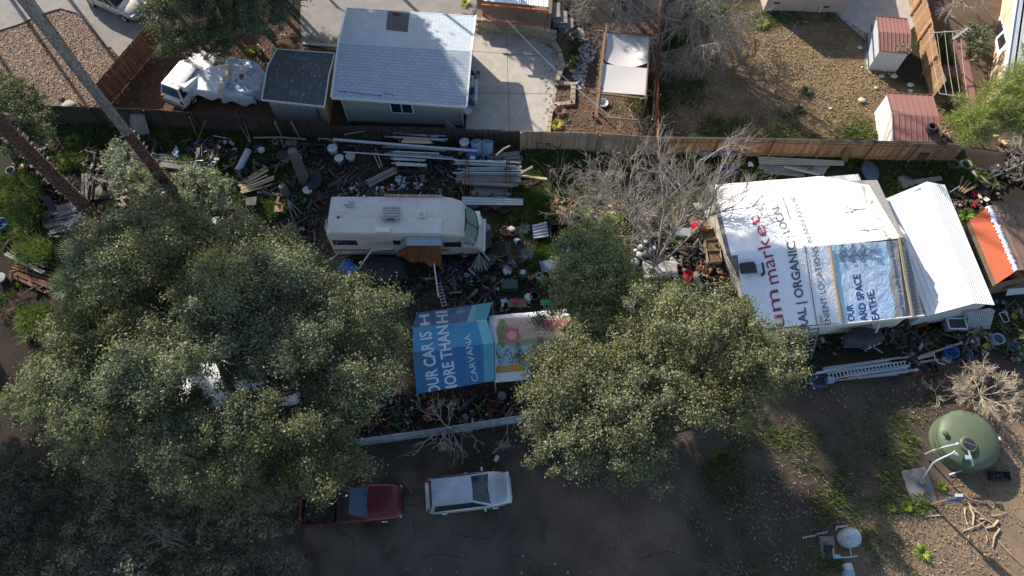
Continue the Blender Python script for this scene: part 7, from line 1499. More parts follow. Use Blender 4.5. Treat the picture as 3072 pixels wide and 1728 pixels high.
# --- middle: by the fence
for lb, x, y, r, h, m, lid in (('white lidded drum with an embossed top, upper left of three', 783, 197, .28, .6, PLW, PLW), ('lower of the three white lidded pails left of the pipes', 841, 275, .26, .4, PLW, PLW), ('duller white lidded pail right of the other two', 947, 250, .28, .35, BONE, BONE), ('white pail half hidden behind the dark palm stump', 440, 270, .26, .35, PLW, PLW), ('big white dish shaped lid half in shadow below the stump', 535, 572, .26, .3, PLW, PLW), ('white round tank lid beside the pale blue open drums', 2045, 150, .28, .7, PLW, PLW)): vessel(lb, q('B2', x, y, 0) , r, h, m, 'bucket', lid=lid, handle=True)
vessel('tan lidded rubbish can left of the dark palm stump', q('B2', 320, 270), .3, .8, C('tan_can', (.3, .27, .22)), 'rubbish can', lid=PLD, tilt=.15); blob('white plastic sheet tied on a post at the left', q('B2', 90, 190), (.4, .35, .5), PLW, 'plastic_bag', 'bag', seed=41); blob('small white and violet bag by the fence foot', q('B2', 385, 185), (.25, .2, .2), PLW, 'plastic_bag', 'bag', seed=42)
vessel('grey lidless pot on the fence rail at the left', q('B2', 220, 95, .3), .18, .25, PGRY, 'plant pot', fill=SOILM); box_thing('dark low box below the leaning planks', q('B2', 380, 130), (.7, .4, .35), PLD, 'box', 0, lid=TIMB)
drum('large pale blue open drum tipped towards the pipes', q('B2', 2170, 200), .36, .85, PBLU, tilt=-.5, rz=.2); drum('second pale blue open drum at the fence end', q('B2', 2255, 205), .36, .85, PBLU, tilt=-.55, rz=-.15); drum('bright blue closed barrel with a pale label in front of the drums', q('B2', 2115, 260), .33, .85, PLB, open_=False)
mb = MB(); p = q('B2', 2118, 235, .87); mb.box(p, (.3, .22, .004)); o = mb.build('paper_label', BONE, None, p); tag(o, 'pale torn label on the bright blue barrel lid', 'label')
pipe('longest white pipe running along the top of the junk yard', q('B2', 775, 60, .9), q('B2', 2165, 172, .9), .085, PVC); pipe('second long thin white pipe just below the longest one', q('B2', 875, 180, .7), q('B2', 1975, 255, .7), .045, PVC); pipe('shorter white pipe between the two long ones', q('B2', 1355, 175, .75), q('B2', 1795, 195, .75), .045, PVC); pipe('dark thin pipe left of the shorter white pipe', q('B2', 1040, 165, .7), q('B2', 1350, 180, .7), .03, PLD)
bundle('stack of blue grey pipes under the longest white pipe', q('B2', 1320, 90), q('B2', 1850, 125), 9, .05, GALV, spread=.25, z=.6); bundle('stack of grey pipes and rails below the second white pipe', q('B2', 1290, 195), q('B2', 1880, 245), 12, .05, GALV, spread=.4, z=.4); bundle('bundle of short white gutters below the pipes', q('B2', 1345, 300), q('B2', 1690, 325), 10, .06, PLW, spread=.38, z=.45, name='gutter_bundle', cat='gutters'); planks('tan planks laid among the pipes near the fence', q('B2', 1430, 140), q('B2', 1750, 155), 2, .2, .05, NEWW, spread=.12, layers=1, z0=.75)
box_thing('big dark open box under the white gutters', q('B2', 1560, 370), (2.1, .5, .45), DARKW, 'box', -.05); planks('two grey boards slanting up towards the gutters', q('B2', 1090, 535), q('B2', 1410, 375), 3, .14, .05, GREYW, spread=.18, layers=1, z0=.35); planks('short leaning stick crossed by a second one', q('B2', 1180, 210), q('B2', 1260, 400), 2, .05, .05, TANW, spread=.12, layers=1, z0=.6)
bundle('pipe rack full of long white pipes right of the motorhome', q('B2', 1940, 365), q('B2', 2560, 385), 7, .06, PVC, spread=.15, z=.9); bundle('second row of white pipes in the rusty rack', q('B2', 1980, 440), q('B2', 2560, 445), 8, .05, PVC, spread=.2, z=.75)
planks('wide grey beams in the lower part of the rusty rack', q('B2', 1975, 475), q('B2', 2590, 500), 4, .22, .1, GREYW, spread=.3, layers=2, z0=.35); planks('lowest grey boards under the rusty pipe rack', q('B2', 2090, 550), q('B2', 2480, 585), 4, .18, .06, GREYW, spread=.3, layers=1); planks('grey boards in a loose pile above the rusty rack', q('B2', 2260, 285), q('B2', 2590, 275), 6, .16, .05, GREYW, spread=.45, layers=3, fan=.2); mb = MB(); mb.bar(q('B3', 90, 405, .5), q('B3', 390, 440, .5), .14, .04); tag(mb.build('plank', NEWW, None, q('B3', 240, 425)), 'long pale plank sticking out right of the pipe rack', 'plank'); mb = MB(); mb.bar(q('B3', 110, 400, .5), q('B3', 250, 320, .5), .14, .04); tag(mb.build('plank', GREYW, None, q('B3', 180, 360)), 'grey plank slanting up from the pipe rack end', 'plank'); mb = MB(); mb.tube([q('B2', 2345, 215, .9), q('B2', 2420, 150, 1.0), q('B2', 2480, 120, 1.1)], [.07, .06, .05], 7); tag(mb.build('bleached_branch', TANW, None, q('B2', 2400, 165)), 'bleached branch leaning on the fence end by the drums', 'branch')
for i, x in enumerate((2075, 2460)):
    rk = thing('rack_frame', ['left rusty triangular frame of the pipe rack', 'right rusty triangular frame of the pipe rack'][i], 'frame', q('B2', x, 480), 0, 'rusty rack frames')
    for s in (-.22, .22): mb = MB(); mb.bar((s, -.9, .1), (s * .2, .6, 1.5), .04); mb.bar((s, .9, .1), (s * .2, .6, 1.5), .04); mb.build('strut', RUST, rk)
    mb = MB(); [mb.bar((-.2, y, z), (.2, y, z), .03) for y, z in ((-.5, .5), (-.1, .85), (.25, 1.2))]; mb.build('brace', RUST, rk)
sheetmetal('pale corrugated sheets lying right of the motorhome nose', [q('B2', 2015, 690, .6), q('B3', 160, 695, .6), q('B3', 160, 630, .7), q('B2', 2015, 610, .7)], M('dusty_pale_sheet', (.38, .43, .46), (.3, .34, .37)), .012, .15, along='y')
for i, (x, y, r, h, m) in enumerate(((2250, 735, .27, .35, GLAZ), (2345, 710, .3, .4, TERR), (2425, 760, .28, .38, GLAZ), (2530, 750, .3, .4, PLD), (2130, 700, .32, .45, PGRY), (2245, 955, .27, .5, PGRY), (2262, 1020, .34, .5, PLD), (2248, 1105, .34, .55, PLD), (2440, 960, .3, .25, TERR), (2505, 975, .2, .25, TERR), (2285, 1270, .34, .6, PLD))):
    vessel(['first dark glazed pot under the pale corrugated sheets', 'red brown pot second in the row under the sheets', 'third dark pot in the row under the sheets', 'rightmost black pot in the row under the sheets', 'round grey tub touching the motorhome windshield side', 'grey lidded bin just right of the motorhome bumper', 'black bin between the grey bin and the lower black bin', 'lower black bin by the motorhome bumper corner', 'wide terracotta bowl on the grass right of the bins', 'small pinkish bowl beside the wide terracotta bowl', 'black bin behind the folded parasol'][i], q('B2', x, y), r, h, m, 'bin' if i > 4 and i < 8 or i == 10 else 'plant pot', fill=SOILM if i < 4 or i in (8, 9) else None, lid=m if i in (5, 6, 7, 10) else None)
vessel('pale blue pail lying by the silver leaved plants', q('B3', 90, 1030), .2, .35, PBLU, 'bucket', tilt=1.2, rz=.6); blob('white cloth bundle on the terracotta bowl', q('B3', 45, 930, .3), (.4, .3, .15), PLW, 'cloth', 'cloth', seed=51); vessel('shiny steel pot right of the parasol', q('C2', 2455, 70), .22, .3, STEEL, 'pot', lid=STEEL)
# scraps behind the motorhome
for i, (x, y, g_, ms, n) in enumerate(((960, 565, g_scrap, [PLD, BONE], 10), (1240, 545, g_scrap, [PLW, GREYW], 8), (1380, 560, g_scrap, [RUST, PLW], 9), (1130, 560, g_stick, [GREYW, TIMB], 10), (1620, 530, g_scrap, [PLD, STEEL], 14), (1500, 470, g_stick, [PVC, TANW], 4), (860, 450, g_stick, [GREYW, TIMB], 12), (620, 640, g_pot, [TERR, GLAZ, PGRY], 8), (560, 640, g_stick, [RUST, TANW], 10), (660, 400, g_scrap, [PLD, TIMB], 8), (1400, 480, g_scrap, [PBLU, PLW], 5), (1660, 400, g_pot, [PLW, PGRY], 4))):
    heap(['dark machine parts lying behind the motorhome at the left', 'white tray and grey scraps behind the motorhome', 'rusty red scraps and a white bin behind the motorhome', 'grey sticks lying behind the motorhome', 'dark round machine heap below the big dark box', 'white stick and rod on the ground below the gutters', 'bleached stump wood left of the slanting boards', 'small mixed pots near the motorhome rear corner', 'rusty scraps by the white half lit dish', 'dark boxes right of the palm stump', 'pale blue toy parts above the rusty scraps', 'small pale pots under the dark box'][i], q('B2', x, y), n, .45, g_, ms, 'scrap_heap', 'scrap', .3, 'scrap heaps')
for i, (x, y0, y1, r) in enumerate(((510, 260, 520, .3),)): mb = MB(); a = q('B2', 505, 470, 0); mb.tube([a, a + Vector((-.1, .25, 1.6)), a + Vector((-.15, .4, 2.6))], [.38, .3, .27], 12); o = mb.build('palm_stump', MATS['palm_bark'], None, a); tag(o, 'dark ragged palm stump between the white pails', 'stump')
mb = MB(); a = q('B2', 330, 600); mb.tube([a, a + Vector((-.1, .1, .9))], [.3, .2], 10); tag(mb.build('tree_stump', MATS['palm_bark'], None, a), 'scaly tree stump above the folded metal stand', 'stump')
mb = MB(); a = q('B2', 330, 640, 1.0)
for dx, dy in ((60, 230), (110, 190), (150, 140), (20, 120)): mb.tube([a, q('B2', 330 + dx, 640 + dy, .1)], .03, 6)
tag(mb.build('metal_tripod', STEEL, None, a), 'grey folded metal stand left of the motorhome', 'stand'); planks('dark timbers lying upright between the stand and the motorhome', q('B2', 480, 960), q('B2', 500, 760), 3, .12, .08, DARKW, spread=.3, layers=1); planks('tall brown post lying left of the motorhome ladder', q('B2', 600, 1060), q('B2', 570, 780), 1, .18, .12, TIMB, spread=.02, layers=1); mb = MB(); a = q('B2', 575, 390, .4); mb.bar(a, q('B2', 560, 570, .4), .05); tag(mb.build('rail', PVC, None, a), 'thin white rail upright right of the palm stump', 'rail'); blob('dark rounded cover right of the palm stump', q('B2', 610, 480), (.9, 1.6, .6), PLD, 'covered_bundle', 'bundle', seed=61, rough_=.05)
# in front of the motorhome
um = thing('parasol', 'folded grey white parasol leaning near the motorhome nose', 'parasol', q('B2', 2180, 1300)); a = q('B2', 2180, 1160, 1.6) - um.location; mb = MB()
for i in range(9): b = q('B2', 2095 + i * 22, 1330 + (20 if i % 2 else -10) - abs(i - 4) * 5, .3) - um.location; c = q('B2', 2106 + i * 22, 1300, .6) - um.location; mb.tn(.75, 1.2); mb.add([a, b, c], [(0, 1, 2)]); mb.add([a + Vector((0, 0, .02)), c, b + Vector((.12, 0, 0))], [(0, 1, 2)])
mb.build('folded_cloth', C('parasol_cloth', (.34, .38, .38), .85), um); mb = MB(); mb.tube([q('B2', 2095, 1010, 2.0) - um.location, q('B2', 2280, 1225, .9) - um.location], .035, 8); mb.build('pole', PVC, um); mb = MB()
for i in range(4): mb.tube([a, q('B2', 2180 + i * 30, 1340 - i * 10, .2) - um.location], .015, 5)
mb.build('ribs', PVC, um)
ld_ = ladder('long thin aluminium ladder lying between the motorhome and the blue canopy', q('C2', 1785, 150, .5), q('C2', 1850, 390, .4), .25, STEEL, 8)
pipe('thin white pole lying against the long ladder', q('C2', 1745, 0, .8), q('C2', 1790, 295, .5), .035, PVC)
def grill(label, p, rz):
    root = thing('barbecue', label, 'barbecue', p, rz, 'barbecues and cookers'); mb = MB(); mb.sm = True; mb.lathe([(.001, .5), (.28, .6), (.3, .75), (.28, .88), (.15, .97), (.001, 1.0)], n=20); mb.build('bowl', GLAZ, root); mb = MB(); mb.lathe([(.12, 1.0), (.14, 1.01), (.14, 1.005), (.07, 1.0), (.05, 1.01)], n=16); mb.build('lid_emblem', PLW, root)
    for k in range(3): mb = MB(); mb.tube([(.2 * cos(k * 2.1), .2 * sin(k * 2.1), .6), (.3 * cos(k * 2.1), .3 * sin(k * 2.1), 0)], .015, 5); mb.build('leg', STEEL, root)
grill('black kettle barbecue with a white ring on its lid', q('C3', 155, 130), 0); vessel('steel stock pot on the table right of the kettle barbecue', q('C3', 315, 110, .6), .2, .28, STEEL, 'pot'); vessel('white handled pot left of the kettle barbecue', q('C3', 70, 165), .22, .4, PLG, 'bucket', handle=True); vessel('white bucket by the dark table at the oak rim', q('C3', 10, 55), .22, .35, PLW, 'bucket')
box_thing('dark green cart box left of the kettle barbecue', q('C3', 30, 210), (.9, .5, .5), PLG, 'cart', 0, lid=C('dark_green_top', (.03, .07, .06))); tablet('dark slate covered table at the left rim of the narrow oak', q('C3', 430, 40), .25, (1.3, .7, .75), C('slate_top', (.10, .14, .19)), PLD, boards=1); heap('orange brown items beside the kettle barbecue', q('C3', 235, 120), 8, .2, g_scrap, [RUST, TERR], 'small_items', 'scrap', .3)
tablet('dark red topped workbench below the barbecue row', q('C3', 110, 400), 0, (.95, .5, .7), TIMB, PLD, boards=3, name='workbench', cat='bench'); vessel('red round tin on the workbench', q('C3', 82, 345, .73), .1, .12, PLR, 'tin', lid=PLR); vessel('pale round lidded pail beside the workbench', q('C3', 210, 325), .2, .45, PBLU, 'bucket', lid=PLW); vessel('dark bin with a white rim right of the pale pail', q('C3', 265, 325), .24, .6, GLAZ, 'bin', wall=.03)
sl = tablet('small green step stool near the plant picture banner', q('C3', 362, 385), 0, (.45, .35, .55), C('bright_green', (.04, .3, .12)), PLD, boards=3, name='step_stool', cat='stool')
heap('dark shelf of scrap pots at the oak rim', q('C3', 440, 130), 9, .35, g_pot, [PLD, STEEL], 'pot_heap', 'pots', .4, 'scrap heaps'); box_thing('grey wire crate at the left rim of the narrow oak', q('C3', 450, 320), (.4, .9, .5), PGRY, 'crate', 0, slat=True)
for i, (x, y, g_, ms, n, r) in enumerate(((1880, 75, g_scrap, [PLD, PGRY], 9, .4), (1960, 90, g_scrap, [PLG, STEEL], 6, .3), (2080, 90, g_pot, [PLW, PGRY, GLAZ], 8, .35), (2110, 140, g_scrap, [PBLU, PLD], 6, .3), (1640, 190, g_scrap, [PLD, C('dark_slate')], 10, .5), (2280, 160, g_pot, [PLW, RUST, PLD], 8, .3), (2400, 150, g_scrap, [PLG, PLD, PLW], 9, .4), (2510, 160, g_pot, [PLG, PLD, PLW], 8, .35), (1960, 200, g_stick, [STEEL, PLD], 5, .3), (2430, 370, g_scrap, [PLD, STEEL], 9, .35), (1500, 120, g_scrap, [PLD], 8, .4), (1680, 80, g_stick, [RUST], 12, .6), (2330, 20, g_stick, [PVC, PLD], 8, .3), (2480, 20, g_pot, [TERR, BONE, GLAZ], 9, .4))):
    heap(['dark chair parts and grey pads below the awning pole', 'dark green frame scraps below the folded parasol', 'white jug among grey pots below the parasol', 'blue grey plastic pieces below the parasol', 'slate grey sheets right of the oak rim by the ladder', 'red and white cans on dark ground left of the steel pot', 'green crate pieces left of the green cart box', 'dark green pots by the cart box', 'bent steel rods on the bare dark ground', 'tyres and steel parts left of the workbench', 'dark scrap nearest the oak rim above the canopy', 'rust red bent rods under the awning', 'white and dark rods near the parasol tip', 'terracotta and bone coloured pots at the grass edge'][i], q('C2', x, y), n, r, g_, ms, 'scrap_heap', 'scrap', .35, 'scrap heaps')
blob('bright blue crumpled tarp at the oak rim below the motorhome', q('C2', 930, 40, .3), (1.1, 1.0, .5), C('bright_blue_tarp', (.03, .12, .42), .4), 'tarp', 'tarp', seed=71, rough_=.3); drape('tarp', [cc('C2', *p) for p in ((1000, 60), (1060, -60), (1300, -90), (1480, -60), (1480, 100), (1300, 160), (1080, 130))], 1.0, C('black_tarp', (.018, .02, .026), .5), 'black tarp spread over a heap below the awning', seed=17, amp=.08)
planks('upper rows of pots and dark boards at the grass edge', q('B3', 60, 1050), q('B3', 90, 1280), 2, .3, .08, DARKW, spread=.3, layers=1)
# --- middle yard right of the motorhome
sheetmetal('square grey corrugated sheet lying on the grass', [q('B3', 260, 1020, .3), q('B3', 410, 1000, .3), q('B3', 385, 850, .35), q('B3', 245, 885, .35)], GALV, .03, .2, along='y'); vessel('pale blue round lid at the left rim of the narrow oak', q('B3', 570, 1130), .24, .3, PBLU, 'bucket', lid=PBLU)
heap('orange brown split firewood on the left heap in the middle yard', q('B3', 540, 710), 30, .8, g_log, [LOG, TERR], 'firewood_pile', 'firewood', .5, part='log'); heap('pale sawn firewood stacked behind the thin leafless trunk', q('B3', 1040, 740), 30, .6, g_log, [LOG, NEWW], 'firewood_pile', 'firewood', .6, part='log'); heap('dark twig heap on top of a black box in the middle yard', q('B3', 540, 880), 26, .7, g_stick, [TIMB, GREYW, DARKW], 'twig_heap', 'brush', .6); box_thing('black sooty iron box under the twig heap', q('B3', 510, 1000), (1.1, .9, .7), PLD, 'iron box', 0); heap('grey scraps beside the leafless trees', q('B3', 850, 870), 9, .35, g_scrap, [BONE, GREYW], 'scrap_heap', 'scrap', .2, 'scrap heaps'); vessel('small green bucket under the large leafless tree', q('B3', 1280, 835), .17, .25, C('bright_green'), 'bucket'); blob('black and white patched bundle among the leafless twigs', q('B3', 890, 640), (.45, .4, .3), PGRY, 'bundle', 'bundle', seed=72)
wh = thing('wagon_wheel', 'large rusty wagon wheel rim leaning on the tan fence', 'wheel', q('B3', 400, 170, .0)); mb = MB(); R = Matrix.Rotation(pi / 2 - .2, 3, 'X'); mb.lathe([(.72, -.03), (.78, -.03), (.78, .03), (.72, .03), (.72, -.03)], (0, 0, .75), 30, R); mb.build('rim', RUST, wh); mb = MB(); [mb.bar((0, 0, .75), Vector((0, 0, .75)) + R @ Vector((.74 * cos(k * pi / 5), .74 * sin(k * pi / 5), 0)), .03) for k in range(10)]; mb.build('spokes', RUST, wh)
for i, (x, y) in enumerate(((1880, 200), (1975, 205), (2070, 200), (2150, 215))): drum(['leftmost of four pale covered drums by the long fence', 'second of four pale covered drums by the long fence', 'third of four pale covered drums by the long fence', 'rightmost of four pale covered drums by the long fence'][i], q('B3', x, y), .34, .6, C('pale_drum', (.30, .33, .38)), open_=False, cat='drum')
box_thing('blue crate right of the pale drums behind the banner house', q('B3', 2130, 365), (1.1, .4, .3), PLB, 'crate', 0); box_thing('tan box just above the blue crate', q('B3', 2110, 310), (.7, .4, .35), C('carton'), 'box', .1, lid=C('tan_board')); sheetmetal('cream triangular sheet edge by the blue crate', [q('B3', 2330, 320, .1), q('B3', 2390, 320, .1), q('B3', 2370, 280, .3), q('B3', 2340, 270, .3)], PLW, 0, along='x', th=.02)
tablet('weathered white plank table between the leafless tree and the oak', q('B3', 1460, 1370), .02, (1.9, 1.0, .75), M('peeling_white_planks', (.5, .49, .47), (.36, .34, .32), 6, .9, .4, stain=(.3, .14, .1), samt=(.6, .66)), GREYW, boards=6)
mb = MB(); mb.tube([q('B3', 1380, 1390, .82), q('B3', 1500, 1350, .82), q('B3', 1650, 1325, .82)], .02, 5); tag(mb.build('red_rope', PLR, None, q('B3', 1500, 1350)), 'red cord lying across the weathered plank table', 'cord'); chair('red plastic chair by the wall under the leafless branches', q('B3', 1800, 930), .8, PLR); chair('red chair right of the weathered plank table', q('B3', 1720, 1430), 2.6, PLR); box_thing('brown wooden cabinet beside the red chair by the wall', q('B3', 1890, 935), (.55, .5, .6), LOG, 'cabinet', -.1, lid=LOG)
for i, (x, y, d, m) in enumerate(((1970, 1115, (.8, .75, .5), TANW), (1985, 1220, (.8, .75, .5), TANW), (1940, 1000, (.9, .6, .4), GREYW))): box_thing(['upper open wooden planter crate against the white wall', 'lower open wooden planter crate full of brown leaves', 'grey wooden crate above the two planter crates'][i], q('B3', x, y), d, m, 'crate', .05, fill=M('leaf_fill', (.2, .12, .06), (.12, .08, .05), 20, .95, .6))
heap('heap of pale shells and stones by the white wall', q('B3', 1990, 1370), 40, .75, g_rock, [BONE, LOG, TERR], 'stone_pile', 'stones', .4); heap('terracotta rings and pots above the shell heap', q('B3', 1900, 1310), 12, .4, g_pot, [TERR, BONE], 'pot_heap', 'pots', .3); mb = MB(); mb.bar(q('B3', 1810, 1340, .5), q('B3', 1880, 1500, .3), .3, .05); tag(mb.build('curved_board', TANW, None, q('B3', 1840, 1410)), 'long curved tan board left of the shell heap', 'board')
for i, (x, y, s) in enumerate(((1235, 1260, .5), (1280, 1190, .45), (1355, 1270, .4), (1360, 1180, .55), (1410, 1130, .4), (1290, 1110, .35), (1470, 1290, .4), (1340, 1060, .35), (1245, 1140, .25))): blob(['biggest white bag at the lower left of the bag heap', 'white bag second from the lower left', 'white bag right of the lowest one', 'large grey white bag in the middle of the bag heap', 'upper white bag beside the dark trunk', 'white bag at the upper left of the bag heap', 'white bag at the table edge', 'highest white bag of the heap', 'smallest white bag at the far left'][i], q('B3', x, y), (s, s * .9, s * .7), PLW if i != 3 else PGRY, 'plastic_bag', 'bag', seed=80 + i, rough_=.14, sub=2, group='white plastic bags by the leafless tree')
sheet('paving_slabs', [q('B3', *p) for p in ((1290, 930), (1480, 920), (1560, 740), (1820, 700), (1900, 880), (1720, 1000), (1640, 930), (1500, 1150), (1300, 1160))], .006, C('buff_paving', (.36, .30, .22), .9), 'buff paving under the large leafless tree', 'paving'); blob('whitish crumpled sheet on the ground left of the white wall', q('B3', 1860, 720), (.7, .5, .25), BONE, 'cloth', 'cloth', seed=91); box_thing('grey tray table under the leafless twigs', q('B3', 1690, 990), (.8, .5, .45), C('grey_blue_tray', (.3, .33, .38)), 'tray', -.1, lid=C('grey_blue_tray'))
for i, (x, y, g_, ms, n, r) in enumerate(((1660, 1140, g_pot, [GLAZ, PGRY, TERR], 8, .35), (1740, 1100, g_stick, [TIMB], 12, .5), (1780, 1230, g_scrap, [TIMB, PLD], 10, .45), (1650, 1240, g_rock, [BONE, PGRY], 10, .3), (1350, 780, g_rock, [BONE], 12, .4), (1600, 820, g_stick, [GREYW, LOG], 12, .5), (1480, 1010, g_scrap, [BONE, PGRY], 8, .4), (1690, 1330, g_scrap, [PLD, TIMB], 8, .4))):
    heap(['dark pots among twigs left of the planter crates', 'dry sticks left of the planter crates', 'brown scraps below the planter crates', 'pale rubble between table and crates', 'pale stones on the paving edge', 'dry sticks on the buff paving', 'grey scraps on the buff paving', 'dark boards right of the weathered table'][i], q('B3', x, y), n, r, g_, ms, 'scrap_heap', 'scrap', .25, 'scrap heaps')
# --- below the banner house
ladder('long wooden ladder leaning on the near wall of the banner house', q('C4', 470, 900, .1), q('C4', 550, 585, 2.2), .55, GREYW, 9); ladder('short white ladder leaning on the wall near the roof edge', q('C4', 1120, 610, .8), q('C4', 1165, 520, 2.2), .5, WHITEP, 3); ladder('small grey step ladder lying by the white sheet', q('C4', 1010, 800, .5), q('C4', 1090, 690, .9), .42, GREYW, 6)
box_thing('dark bench with a red edge under the oak rim by the wall', q('C4', 290, 780), (2.6, .6, .7), C('dark_brown_top', (.05, .03, .028)), 'bench', .08, lid=C('dark_brown_top')); mb = MB(); mb.bar(q('C4', 110, 815, .72), q('C4', 440, 785, .72), .05, .05); tag(mb.build('red_edge', PLR, None, q('C4', 275, 800, .7)), 'red strip along the front of the dark bench', 'trim strip'); box_thing('small white box on the dark bench', q('C4', 357, 655, .9), (.22, .25, .15), PLW, 'box', 0, lid=PBLU); planks('white slats stacked below the dark bench', q('C4', 260, 820), q('C4', 430, 840), 4, .08, .04, PLW, spread=.2, layers=2)
drape('tarp', [cc('C4', *p) for p in ((810, 700), (940, 600), (1180, 610), (1220, 690), (1050, 760), (920, 740), (850, 740))], 1.0, C('dark_grey_tarp', (.05, .05, .058), .7), 'dark grey tarp heap against the near wall of the banner house', seed=24, amp=.14, cell=.1); sheetmetal('white edge of a sheet at the left of the dark tarp', [q('C4', 805, 690, .3), q('C4', 850, 710, .3), q('C4', 925, 615, .9), q('C4', 890, 610, .9)], PLW, 0, along='x', th=.02, name='loose_sheet', cat='sheet'); blob('crumpled royal blue bag below the dark tarp', q('C4', 900, 760), (1.0, .5, .35), C('royal_blue', (.05, .13, .36), .4), 'bag', 'bag', seed=95, rough_=.3); sheetmetal('pale triangular sheet lying right of the step ladder', [q('C4', 1065, 805, .2), q('C4', 1210, 735, .2), q('C4', 1120, 690, .5), q('C4', 1080, 715, .4)], C('pale_blue_sheet', (.45, .52, .56)), 0, along='x', th=.015, name='loose_sheet', cat='sheet')
for i, (x, y, g_, ms, n, r) in enumerate(((740, 650, g_stick, [STEEL, TIMB], 9, .4), (700, 740, g_scrap, [TIMB, PLD], 9, .5), (1300, 560, g_stick, [TIMB, RUST, PLD], 16, .7), (1300, 660, g_scrap, [GREYW, TIMB], 12, .6), (850, 600, g_stick, [PVC, PLD], 6, .3), (590, 720, g_scrap, [PLD, C('dark_slate')], 8, .4), (1400, 590, g_scrap, [PLD, TIMB], 10, .5))):
    heap(['metal rods by the wall right of the ladder', 'brown scraps on the shaded ground right of the ladder', 'dark tangled branches against the wall corner', 'grey board scraps below the tangled branches', 'white rods on the near wall ledge', 'dark scraps behind the long ladder', 'dark boards at the corner of the white metal shed'][i], q('C4', x, y), n, r, g_, ms, 'scrap_heap', 'scrap', .35, 'scrap heaps')
pv = MB(); k = 0
for i in range(12):
    for j in range(2): pv.tn(.75, 1.2, .03); a = q('C4', 1400 + i * 33, 680 - i * 11 - j * 62); pv.box(a + Vector((0, 0, .02)), (.5, .5, .04), Matrix.Rotation(.1, 3, 'Z'))
struct(pv.build('path_slabs', C('mossy_slab', (.16, .15, .14), .95)), 'row of mossy square slabs leading along the white metal shed', 'path')
cv = thing('storage_box', 'white rimmed crate full of dark water by the white metal shed', 'tub', q('C4', 1870, 590), 0); mb = MB(); mb.box((0, 0, .3), (.95, .6, .55)); bevel(mb.build('body', PGRY, cv), .06, 2); mb = MB(); [mb.bar(a, b, .07, .05) for a, b in (((-.48, -.3, .6), (.48, -.3, .6)), ((-.48, .3, .6), (.48, .3, .6)), ((-.48, -.3, .6), (-.48, .3, .6)), ((.48, -.3, .6), (.48, .3, .6)))]; mb.build('rim', WHITEP, cv); mb = MB(); mb.box((0, 0, .585), (.9, .54, .01)); mb.build('contents', C('dark_slate'), cv)
vessel('pale blue bucket right of the white rimmed tub', q('C4', 1975, 600), .25, .4, PBLU, 'bucket'); vessel('yellow bucket below the pale blue one', q('C4', 2030, 650), .2, .3, PLY, 'bucket', tilt=.6)
lt = thing('lattice_stack', 'stack of white plastic lattice panels leaning on the white metal shed', 'lattice', q('C4', 2150, 560)); mb = MB(); a, b, c, d = [q('C4', *p) - lt.location for p in ((2030, 590, .2), (2240, 600, .2), (2290, 420, 1.4), (2045, 460, 1.4))]
for i in range(13): mb.bar(a.lerp(b, i / 12), d.lerp(c, i / 12), .035, .03)
for i in range(12): mb.bar(a.lerp(d, i / 11), b.lerp(c, i / 11), .035, .03)
mb.build('lattice', PLW, lt); mb = MB()
for k in (1, 2): o_ = Vector((-.08 * k, .05 * k, 0)); [mb.bar(p1 + o_, p2 + o_, .04, .03) for p1, p2 in ((a, d), (d, c), (a, b))]
mb.build('rear_panel', PLW, lt)
mb = MB(); a, b, c, d = [q('C4', *p) for p in ((2385, 540, .3), (2435, 525, .3), (2400, 435, .7), (2335, 450, .7))]; [mb.bar(p1, p2, .035) for p1, p2 in ((a, b), (b, c), (c, d), (d, a))]; tag(mb.build('wire_rack', PVC, None, a), 'thin white rectangular frame right of the lattice stack', 'frame')
vessel('pale blue rimmed round tub right of the leafless straw bush', q('C4', 2275, 730), .3, .55, PBLU, 'tub', fill=C('dark_slate')); sheetmetal('corrugated blue grey sheet at the right edge below the orange shed', [q('C4', 2400, 280, .6), q('C4', 2600, 260, .6), q('C4', 2600, 200, .9), q('C4', 2420, 215, .9)], GALV, .02, .14, along='x')
bundle('long white and blue ladders and rails bundled below the wall', q('C4', 520, 1045), q('C4', 1350, 930), 6, .05, PVC, spread=.22, z=.45, name='rail_bundle', cat='rails'); ladder('long white extension ladder on top of the rail bundle', q('C4', 680, 1062, .6), q('C4', 1445, 940, .6), .3, PVC, 22); bundle('lower bundle of grey galvanised rails and gutters', q('C4', 850, 1075), q('C4', 1450, 1000), 10, .06, GALV, spread=.22, z=.25, name='rail_bundle', cat='rails'); pipe('long tan pole at the front of the rail bundles', q('C4', 735, 1098, .15), q('C4', 1360, 1040, .15), .05, TANW, cat='pole', name='pole')
box_thing('royal blue crate at the left end of the rail bundles', q('C4', 568, 1125), (.7, .55, .4), C('royal_blue'), 'crate', 0, fill=PLD); box_thing('small pale blue box beside the royal blue crate', q('C4', 690, 1105), (.35, .3, .25), PBLU, 'box', 0, lid=PBLU)
box_thing('red brown open box right of the rail bundles', q('C4', 1590, 1000), (1.5, .7, .35), C('red_brown_box', (.14, .06, .05)), 'box', .08); planks('long dark boards beyond the red brown box', q('C4', 1480, 900), q('C4', 1960, 730), 1, .1, .08, TANW, spread=.02, layers=1, z0=.3); planks('pale boards lying beside the white arc of pipe', q('C4', 1520, 930), q('C4', 1700, 890), 2, .14, .04, TANW, spread=.12, layers=1, z0=.3); mb = MB(); mb.tube([q('C4', x, y, .4) for x, y in ((1705, 835), (1715, 890), (1750, 930), (1810, 945))], .035, 7); tag(mb.build('curved_pipe', PVC, None, q('C4', 1740, 900)), 'white curved pipe arc right of the rail bundles', 'pipe'); vessel('dark blue tub beyond the white arc of pipe', q('C4', 1840, 840), .38, .4, C('royal_blue'), 'tub'); box_thing('white tray right of the white arc of pipe', q('C4', 1820, 890), (.5, .35, .1), PLW, 'tray', -.5)
